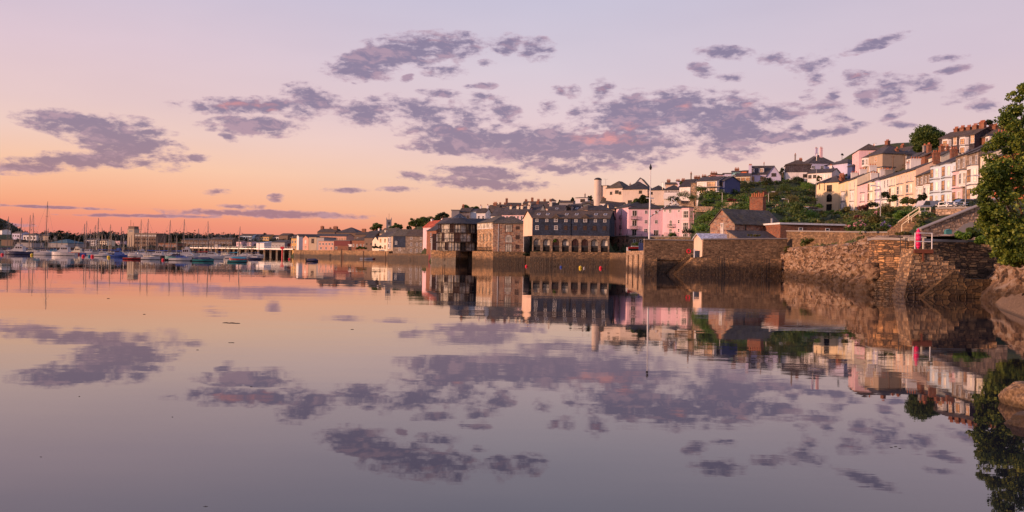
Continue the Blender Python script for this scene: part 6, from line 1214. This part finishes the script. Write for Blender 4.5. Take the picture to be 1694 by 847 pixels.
dinghy('red-hulled boat with a blue canvas cover',394,250,5,'hull_red',math.pi,'cover_teal')
dinghy('green flat raft-like boat under the dark tall mast',337,215,5,'hull_teal',0,'cover_navy',True)
dinghy('small olive boat between the two white front-row boats',277,228,3,'hull_black',0,None,True)
dinghy('navy covered inflatable boat near the left quay',517,265,3.5,'hull_navy',0,'cover_navy',True)
dinghy('white dinghy beached under the hedge wall',606,425,6,'hull_white',0.1)
dinghy('orange dinghy beside the beached white one',614,430,4,'hull_red',.1)
dinghy('grey inflatable tender by the dark boat with outboard',321,222,2.5,'hull_black',0,None,True)
# ---------------------------------------------------------------- buoys
def buoy(label,px,py,Y,r,mat,grp='mooring buoys'):
    c=G(px,Y); root=thing('mooring_buoy',label,'mooring buoy',(c.x,c.y,r*.45),0,grp)
    b=MB(); n=6
    for k in range(n): a0=-math.pi/2+math.pi*k/n; a1=-math.pi/2+math.pi*(k+1)/n; b.cyl(0,0,max(.01,r*math.cos(a0)),max(.01,r*math.cos(a1)),r*math.sin(a0),r*math.sin(a1),14)
    b.build('float',[mat],root,smooth=True); b=MB(); b.tube([(0,0,r*.9),(0,0,r*1.25)],.06,6); b.build('ring',['galvanised'],root)
for a in [('red buoy at the left harbour edge',4,421,300,.5,'buoy_red'),('yellow buoy at the stern of the navy cruiser',53,421,310,.5,'buoy_yellow'),('red buoy, left one of a pair before the white terrace',138,422,290,.5,'buoy_red'),('red buoy, right one of a pair before the white terrace',153,422,290,.52,'buoy_red'),('pale blue buoy between the pair of red ones',148,421,300,.45,'cover_teal'),('yellow buoy left of the blue-covered boat',180,425,270,.48,'buoy_yellow'),('red buoy between the white front-row boats',270,425,226,.35,'buoy_red'),('tiny pinkish red buoy in front of the far jetty',479,426,330,.4,'buoy_red'),
 ('pink-red buoy below the gap between stone block and navy warehouse',871,439,228,.33,'buoy_red'),('blue buoy under the middle of the navy warehouse',928,439,222,.28,'buoy_blue'),('yellow buoy under the navy warehouse',960.5,443,212,.42,'buoy_yellow'),('small white float beside the yellow buoy',966.5,443,211,.22,'hull_white'),('red buoy nearest the pier under the warehouse',994,442,214,.40,'buoy_red'),('small orange lifebuoy-like float hung on the pier wall',1140,415.5,150.3,.34,'buoy_red')]:
    buoy(*a) if 'hung' not in a[0] else None
b=MB(); b.tube([(.32*math.cos(k*math.pi/8),0,.32*math.sin(k*math.pi/8)) for k in range(17)],.1,8); o=b.build('life_ring',['buoy_red']); o.location=P(1139.5,415.5,150.5); tag(o,'round red life ring hung on the pier upper wall','life ring')
# ---------------------------------------------------------------- jetty, posts, beacon
def jetty():
    A=G(314,640); B=G(484,590); d_=(B-A); L=d_.length; rz=math.atan2(d_.y,d_.x); zt=Z(400,410.3,615); root=thing('jetty','long white-edged jetty on dark arches across the far harbour','jetty',(A.x,A.y,0),rz)
    b=MB(); b.box(0,L,0,6,zt-.6,zt); b.build('deck',['grey_metal'],root); n=17
    for k in range(n): b=MB(); x=L*(k+.5)/n; b.box(x-.9,x+.9,.4,5.6,-2,zt-1.); b.build('pier',['dark_quay_stone'],root)
    b=MB(); 
    for k in range(40): x=L*k/39; b.box(x-.06,x+.06,.05,.15,zt,zt+1.1)
    b.box(0,L,.05,.13,zt+1.,zt+1.1); b.build('railing',['white_paint'],root)
    for px in (322,390): q=G(px,612); f=((q-A).dot(d_))/L; b=MB(); b.box(f-1.8,f+1.8,1.,4.,zt,zt+2.2,0); b.box(f-2.,f+2.,.8,4.2,zt+2.2,zt+2.4,0); b.build('kiosk',['grey_render'],root)
jetty()
def post(name,label,px,Y,ytop,r,mat,cat,extra=None,zb=-1.,grp=None):
    c=G(px,Y,ytop); zt=Z(px,ytop,Y); root=thing(name,label,cat,(c.x,c.y,0),0,grp); b=MB(); b.cyl(0,0,r,r*.85,zb,zt,10); b.build('post',[mat],root)
    if extra: extra(root,zt,r)
    return root
def redcap(root,zt,r): b=MB(); b.box(-1.,1.,-.6,.6,zt,zt+1.4); b.build('topmark',['buoy_red'],root)
post('beacon','red beacon post with square red topmark in front of the far quay',467,520,412,.42,'buoy_red','beacon',redcap)
post('mooring_post','dark timber mooring post by the dark red brick block, left one',565,470,412,.35,'wood','post',grp='timber posts along the left quay')
post('mooring_post','slim rusty post close beside the left mooring post',567.5,475,418,.2,'rust','post',grp='timber posts along the left quay')
post('mooring_post','tall dark mooring post before the hedge wall',601.5,400,415,.3,'wood','post',grp='timber posts along the left quay')
post('mooring_post','short dark mooring post left of the stone warehouse',637.5,400,417,.22,'wood','post',grp='timber posts along the left quay')
# ---------------------------------------------------------------- flagpole with raking spar
def flagpole():
    Y=186; base=P(1074,398,Y); top=P(1073,281,Y); root=thing('flagpole','tall white flagpole with dark tip, crosstree and red-striped raking spar','flagpole',tuple(base)); hh=top.z-base.z; m_=hh*.60
    b=MB(); b.tube([(0,0,-1.5),(0,0,m_)],[.20,.16],10); b.build('lower_mast',['white_paint'],root)
    b=MB(); b.tube([(.0,-.2,m_-2.),(0,-.2,hh)],[.14,.08],8); b.build('topmast',['white_paint'],root)
    b=MB(); b.tube([(0,-.2,hh),(0,-.2,hh+.5)],[.16,.3],6); b.cyl(0,-.2,.3,.02,hh+.5,hh+1.3,6); b.build('wind_vane',['black_metal'],root)
    e=P(1116,332,Y)-base; s0=P(1075.5,358.5,Y)-base
    for k in range(12):
        b=MB(); p_=s0.lerp(e,k/12); q_=s0.lerp(e,(k+1)/12); b.tube([tuple(p_),tuple(q_)],.13,7); b.build('spar',['white_paint' if k%2 else 'rust'],root) if False else None
    b=MB()
    for k in range(14): p_=s0.lerp(e,k/14); q_=s0.lerp(e,(k+1)/14); b.tube([tuple(p_),tuple(q_)],.12,6,k%2)
    b.build('spar',['white_paint','rust'],root)
    b=MB(); dd=P(1114,338,Y)-base; b.tube([tuple(e+Vector((-.6,0,.5))),tuple(e+Vector((.9,0,-.9)))],.11,6); b.tube([tuple(e+Vector((-.6,0,.5))),tuple(dd+Vector((-.5,0,-.2)))],.07,6); b.tube([tuple(e+Vector((.9,0,-.9))),tuple(dd+Vector((-.5,0,-.2)))],.07,6); b.build('jaws',['white_paint'],root)
    b=MB(); b.box(-.8,.8,-.12,.12,m_-.1,m_+.1); b.build('crosstree',['white_paint'],root)
flagpole()
# ---------------------------------------------------------------- pier furniture
o=(lambda b:(b.box(-.8,.8,-.06,.06,.9,2.9,0),b.box(-.7,-.6,-.05,.05,0,.9,0),b.box(.6,.7,-.05,.05,0,.9,0),b.build('notice_board',['navy_render']))[-1])(MB()); p_=P(1062.5,404,196); o.location=(p_.x,p_.y,p_.z-2.6); tag(o,'dark blue notice board standing on the pier','notice board')
root=thing('storage_box','white storage box on the outer end of the pier','box',tuple(P(1040,415.3,205))); b=MB(); b.box(-.45,.45,-.4,.4,0,.75); b.build('body',['white_paint'],root); b=MB(); b.box(-.5,.5,-.45,.45,.752,.85); b.build('lid',['white_paint'],root)
root=thing('dinghy_rack','brown and white upturned boat beside the bush on the pier','boat',tuple(P(1056,414.5,200))); place('hull',getm(('d',4.5,'hull_red'),lambda:hullmesh(0,4.5,1.6,.55,'hull_red')),root,(0,0,.3)); b=MB(); b.box(-1.6,1.4,-.7,.7,.9,1.); b.build('cover',['white_paint'],root)
root=thing('marker_post','slim white marker post at the head of the boat steps','post',tuple(P(1148.5,428,148.5))); b=MB(); b.cyl(0,0,.1,.1,0,1.5,8); b.build('post',['white_paint'],root); b=MB(); b.cyl(0,0,.14,.05,1.502,1.62,8); b.build('cap',['white_paint'],root)
root=thing('storage_box','grey locker beside the boathouse in the wall gap','box',tuple(P(1152.5,425,153))); b=MB(); b.box(-.45,.45,-.4,.4,0,1.); b.build('body',['grey_metal'],root); b=MB(); b.box(-.5,.5,-.45,.45,1.002,1.08); b.build('lid',['white_paint'],root)
# platform railing and pink float
def railing(name,label,pts,hts,mat,r=.03,rails=(1.,.55),posts=None,cat='railing'):
    root=thing(name,label,cat,tuple(pts[0])); o0=Vector(pts[0]); pp=[Vector(p)-o0 for p in pts]
    for f in rails: b=MB(); b.tube([tuple(p+Vector((0,0,hts*f))) for p in pp],r,6); b.build('rail',[mat],root)
    for p in pp: b=MB(); b.tube([tuple(p),tuple(p+Vector((0,0,hts)))],r*1.15,6); b.build('post',[mat],root)
    return root
z_=Z(1530,412,66.6)
a_=P(1513.5,412,66.7); b_=P(1541.5,412,66.7); a_.z=b_.z=z_
railing('railing','white tubular railing with two bars on the stone platform',[a_,b_],1.22,'white_paint',.035,(.98,.46))
fl=thing('kayak','bright magenta kayak-shaped float standing upright behind the platform railing','kayak',(P(1519,410,67.1).x,67.1,z_))
b=MB(); hh=1.5; pr=[(.02,.0),(.10,.08),(.17,.25),(.20,.6),(.21,1.0),(.185,1.25),(.10,1.42),(.05,1.5),(.03,1.56)]
for k in range(len(pr)-1): b.cyl(0,0,pr[k][0],pr[k+1][0],pr[k][1],pr[k+1][1],16)
b.build('hull',['magenta'],fl,smooth=True); b=MB(); b.cyl(0,0,.215,.215,.56,.64,16); b.build('strap',['rust'],fl)
root=thing('barrier_beam','long white horizontal beam projecting left of the platform railing','beam',tuple(P(1495,393.5,68.2))); b=MB(); L=(P(1532,393.5,68.2)-P(1495,393.5,68.2)).length; b.box(0,L,-.05,.05,0,.1); b.build('beam',['cream_paint'],root); b=MB(); b.box(L*.85,L*.85+.1,-.04,.04,-.9,0); b.box(L*.2,L*.2+.1,-.04,.04,-.25,0); b.build('support',['cream_paint'],root)
root=thing('litter_bin','small teal box on a dark pedestal before the sloping stone wall','box',tuple(P(1568,394.5,80))); b=MB(); b.box(-.12,.12,-.1,.1,-.6,.3); b.build('pedestal',['black_metal'],root); b=MB(); b.box(-.26,.26,-.2,.2,.3,.72); b.yprism([(-.3,.72),(.3,.72),(0,.86)],-.24,.24); b.build('body',['teal_paint'],root)
root=thing('rusty_plate','rusty stained stone lintel under the platform railing','plate',tuple(P(1528,415.5,66.4))); b=MB(); b.box(-.72,.72,-.04,.06,-.15,.12); b.build('lintel',['rust'],root); b=MB(); b.box(-.08,.02,-.03,.05,-.75,-.15); b.build('streak',['rust'],root)
railing('railing','white landing railing above the brown stone block',[P(1521.5,357.5,95.7),P(1530,357.5,95.7),P(1539,357.5,95.7)],.95,'cream_paint',.06)
railing('stair_railing','long white handrail running down to the garden from the landing',[P(1521,357.5,95.5),P(1503,369,99),P(1486,381,103)],.95,'cream_paint',.06,(1.,.6))
railing('stair_railing','white inner handrail closest to the stone block',[P(1523,362,94.6),P(1508,372,97),P(1492,383.5,99)],.8,'cream_paint',.05,(1.,))
def fsteps():
    b=MB(); n=14; a=P(1519,357.8,98); e=P(1486,382.5,104)
    for k in range(n):
        p_=a.lerp(e,k/n); b.box(p_.x-.5,p_.x+.5,p_.y,p_.y+2.2,p_.z-3,p_.z)
    tag(b.build('stone_steps',['parapet_stone']),'garden steps descending under the white handrails','steps')
fsteps()
# street furniture
def lamp(label,px,ytop,ybase,Y,arm=-1,mat='grey_metal'):
    c=P(px,ybase,Y); h=Z(px,ytop,Y)-c.z; root=thing('street_lamp',label,'street lamp',tuple(c),0,'street lamps on the hill'); r=max(.08,Y/1467*.4)
    b=MB(); b.tube([(0,0,-1),(0,0,h*.9),(arm*.1,0,h)],[r,r*.8,r*.7],7); b.build('post',[mat],root)
    b=MB(); b.tube([(arm*.1,0,h),(arm*1.,0,h+.15)],r*.6,6); b.build('arm',[mat],root); b=MB(); b.box(min(arm*.9,arm*1.7),max(arm*.9,arm*1.7),-.15,.15,h+.08,h+.26); b.build('lamp_head',['white_paint'],root)
lamp('street lamp standing before the yellow terraced house',1456.5,309,356,140,-1); lamp('street lamp in front of the tan stone house and blue pair',1597,292,343,118,1); lamp('tall grey lamp post on the garden slope left of the brick chimney',1194.5,318,342,235,-1); lamp('thin pole left of the cream arched-window house',1350,280,322,262,-1); lamp('dark pole on the garden slope right of the brick chimney',1271,318,346,240,1); lamp('pale pole above the cottage right end',1304,330,346,230,-1)
def pole(label,px,ytop,ybase,Y):
    c=P(px,ybase,Y); h=Z(px,ytop,Y)-c.z; root=thing('telegraph_pole',label,'telegraph pole',tuple(c)); b=MB(); b.tube([(0,0,-1),(0,0,h)],[.16,.11],7); b.build('pole',['wood'],root); b=MB(); b.box(-.7,.7,-.06,.06,h-.5,h-.38); b.build('crossarm',['wood'],root)
pole('wooden pole beside the white cottage pair under the hilltop tree',1477,257,284,262); pole('thin pole standing between the dark roofs left of the hilltop tree',1496,255,278,266)
def aerial(label,px,py,Y,s=1.):
    c=P(px,py,Y); root=thing('tv_aerial',label,'aerial',tuple(c)); b=MB(); b.tube([(0,0,-1.),(0,0,1.8*s)],.04,4); b.tube([(-.7*s,0,1.7*s),(.7*s,0,1.8*s)],.035,4)
    for k in range(4): b.tube([(-.6*s+k*.4*s,-.3,1.72*s),(-.6*s+k*.4*s,.3,1.72*s)],.03,4)
    b.build('antenna',['galvanised'],root)
aerial('aerial above the red-chimneyed gabled house',1447,245,325); aerial('aerial over the grey conical-roofed house',1351,262,368,1.2); aerial('aerial above the flat-topped cream stair block',1002,305,352,1.2); aerial('aerial left of the hipped hall roof',1096,309,330)
def satbits():
    c=P(1393,258,330); root=thing('wind_vane','small black weathervane on a pole above the lilac house','weathervane',tuple(c)); b=MB(); b.tube([(0,0,-3),(0,0,1.)],.07,5); b.build('pole',['black_metal'],root); b=MB(); b.yprism([(-.5,.3),(.6,.1),(.5,.7),(-.1,1.1)],-.05,.05); b.build('vane',['black_metal'],root)
satbits()
# vehicles on the terrace road
def car(label,px,py,Y,mat,rz,van=False):
    c=P(px,py,Y); root=thing('parked_van' if van else 'parked_car',label,'van' if van else 'car',tuple(c),rz); b=MB(); L=4.3; Hh=1.9 if van else 1.42
    sec=[(-L/2,.3),(-L/2,.85),(-L*.42,.95),(-L*.3,Hh),(L*.12,Hh),(L*.28,.95),(L*.48,.78),(L*.5,.3)] if not van else [(-L/2,.3),(-L/2,Hh),(L*.22,Hh),(L*.36,1.1),(L*.49,.95),(L*.5,.3)]
    b.yprism(sec,-.85,.85); b.build('body',[mat],root)
    b=MB(); g=[(-L*.38,.98),(-L*.285,Hh-.08),(L*.1,Hh-.08),(L*.24,.98)] if not van else [(L*.0,1.15),(L*.0,Hh-.12),(L*.2,Hh-.12),(L*.33,1.15)]; b.yprism(g,-.87,.87); b.build('side_windows',['dim_glass'],root)
    for x in (-L*.31,L*.31):
        for s_ in (-1,1):
            b=MB(); n=12; b.yprism([(x+.32*math.cos(2*math.pi*k/n),.32+.32*math.sin(2*math.pi*k/n)) for k in range(n)],s_*.88-.09,s_*.88+.03); b.build('wheel',['hull_black'],root)
car('white van with open-framed side parked below the rubble-stone houses',1532,351,150,'hull_white',R(200),True)
car('pale blue car roof showing over the terrace road wall',1592,343.5,150,'car_blue',R(185))
car('white car parked in front of the tan stone house',1611,342.5,154,'hull_white',R(185))
car('grey car at the foot of the cream arched-window house',1344,353,200,'car_grey',R(10))
def table(label,px,py,Y):
    c=P(px,py,Y); root=thing('picnic_table',label,'table',tuple(c),R(20)); b=MB(); b.box(-.9,.9,-.4,.4,.7,.78); b.build('tabletop',['white_paint'],root)
    for s_ in (-1,1): b=MB(); b.box(-.9,.9,s_*.75-.13,s_*.75+.13,.42,.48); b.build('bench',['white_paint'],root); b=MB(); b.box(s_*.7-.05,s_*.7+.05,-.75,.75,.3,.4); b.box(s_*.7-.05,s_*.7+.05,-.6,-.5,0,.7); b.box(s_*.7-.05,s_*.7+.05,.5,.6,0,.7); b.build('leg',['white_paint'],root)
table('white picnic table at the edge of the terrace road, left one',1568,346,97); table('white picnic table at the edge of the terrace road, right one',1580,345.5,97)
# low garden walls on the slope
for lb,pts in [('pale low garden wall right of the pink building roof',[(1148,250,341),(1180,240,342)]),('pinkish stone garden wall in the middle of the slope',[(1196,232,335),(1222,228,334)]),('sunlit garden wall right of the brick chimney stack',[(1266,226,337),(1292,222,338)]),('low grey wall near the slope top lamp',[(1120,262,331),(1148,256,333)]),('stone wall section on the slope above the cottage right end',[(1322,214,340),(1346,210,342)]),('dark stone retaining wall behind the mauve wing',[(1149,284,346),(1168,262,350)])]:
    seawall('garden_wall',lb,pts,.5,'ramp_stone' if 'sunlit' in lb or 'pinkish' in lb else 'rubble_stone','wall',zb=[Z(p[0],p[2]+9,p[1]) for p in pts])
# floating weed and gulls on the calm water
rng=np.random.default_rng(5)
for i,(px,py,wp) in enumerate([(386,534.5,26),(385,567,10),(330,579,4),(1480,740,4),(1487,739,6),(1494,742,4),(180,494,5),(585,545,4),(830,497,6),(348,838,6),(240,520,4),(420,640,4),(1240,600,5),(136,656,4),(75,756,4),(290,690,3)]):
    yh=CY+math.tan(ROLL)*(px-CX); Y=EYE*1467/(py-yh); c=G(px,Y); b=MB(); w_=wp*Y/1467; r=.45*Y/1467
    for k in range(5 if wp<20 else 12):
        x=rng.uniform(-.5,.5)*w_; l=w_*.35; y=rng.normal(0,.15)*w_
        b.tube([(x-l/2,y,.0),(x,y+l*.1,r*.6),(x+l/2,y-l*.1,.0)],r*.8,4)
    o=b.build('floating_weed',['weed']); o.location=(c.x,c.y,0.0)
    tag(o,'longest wisp of dark weed floating far out on the left water' if wp>20 else 'tiny wisp of dark weed floating on the calm water','weed','wisps of weed floating on the water')

# quay ladders, fender timbers
def ladder(label,px,Y,ytop,mat='black_metal'):
    c=G(px,Y); zt=Z(px,ytop,Y); root=thing('quay_ladder',label,'ladder',(c.x,c.y-.06,0))
    b=MB()
    for s_ in (-1,1): b.tube([(s_*.2,-.08,-.5),(s_*.2,-.08,zt+.3),(s_*.2,.3,zt+.35)],.03,6)
    for k in range(int(zt/.3)+1): b.tube([(-.2,-.08,.15+k*.3),(.2,-.08,.15+k*.3)],.02,5)
    b.build('frame',[mat],root)
ladder('rusty iron ladder on the streaked quay wall below the drain recess',1188,147.5,427); ladder('rusty ladder on the right part of the streaked quay wall',1262,147.5,427); ladder('iron ladder on the base wall under the navy warehouse',905,247.2,416.6); ladder('iron ladder on the layered-stone quay wall',1492,69.6,398)
for k,(px,Y,lb) in enumerate([(1041,196,'leftmost timber fender on the sunlit pier side'),(1049,178,'middle timber fender on the sunlit pier side'),(1058,163,'rightmost timber fender on the sunlit pier side')]):
    c=G(px,Y); b=MB(); b.box(-.09,.09,-.09,.09,-.5,3.3,0); o=b.build('fender_post',['brown_frame'],None,(c.x-.25,c.y-.1,0)); tag(o,lb,'post','timber fenders on the pier side')
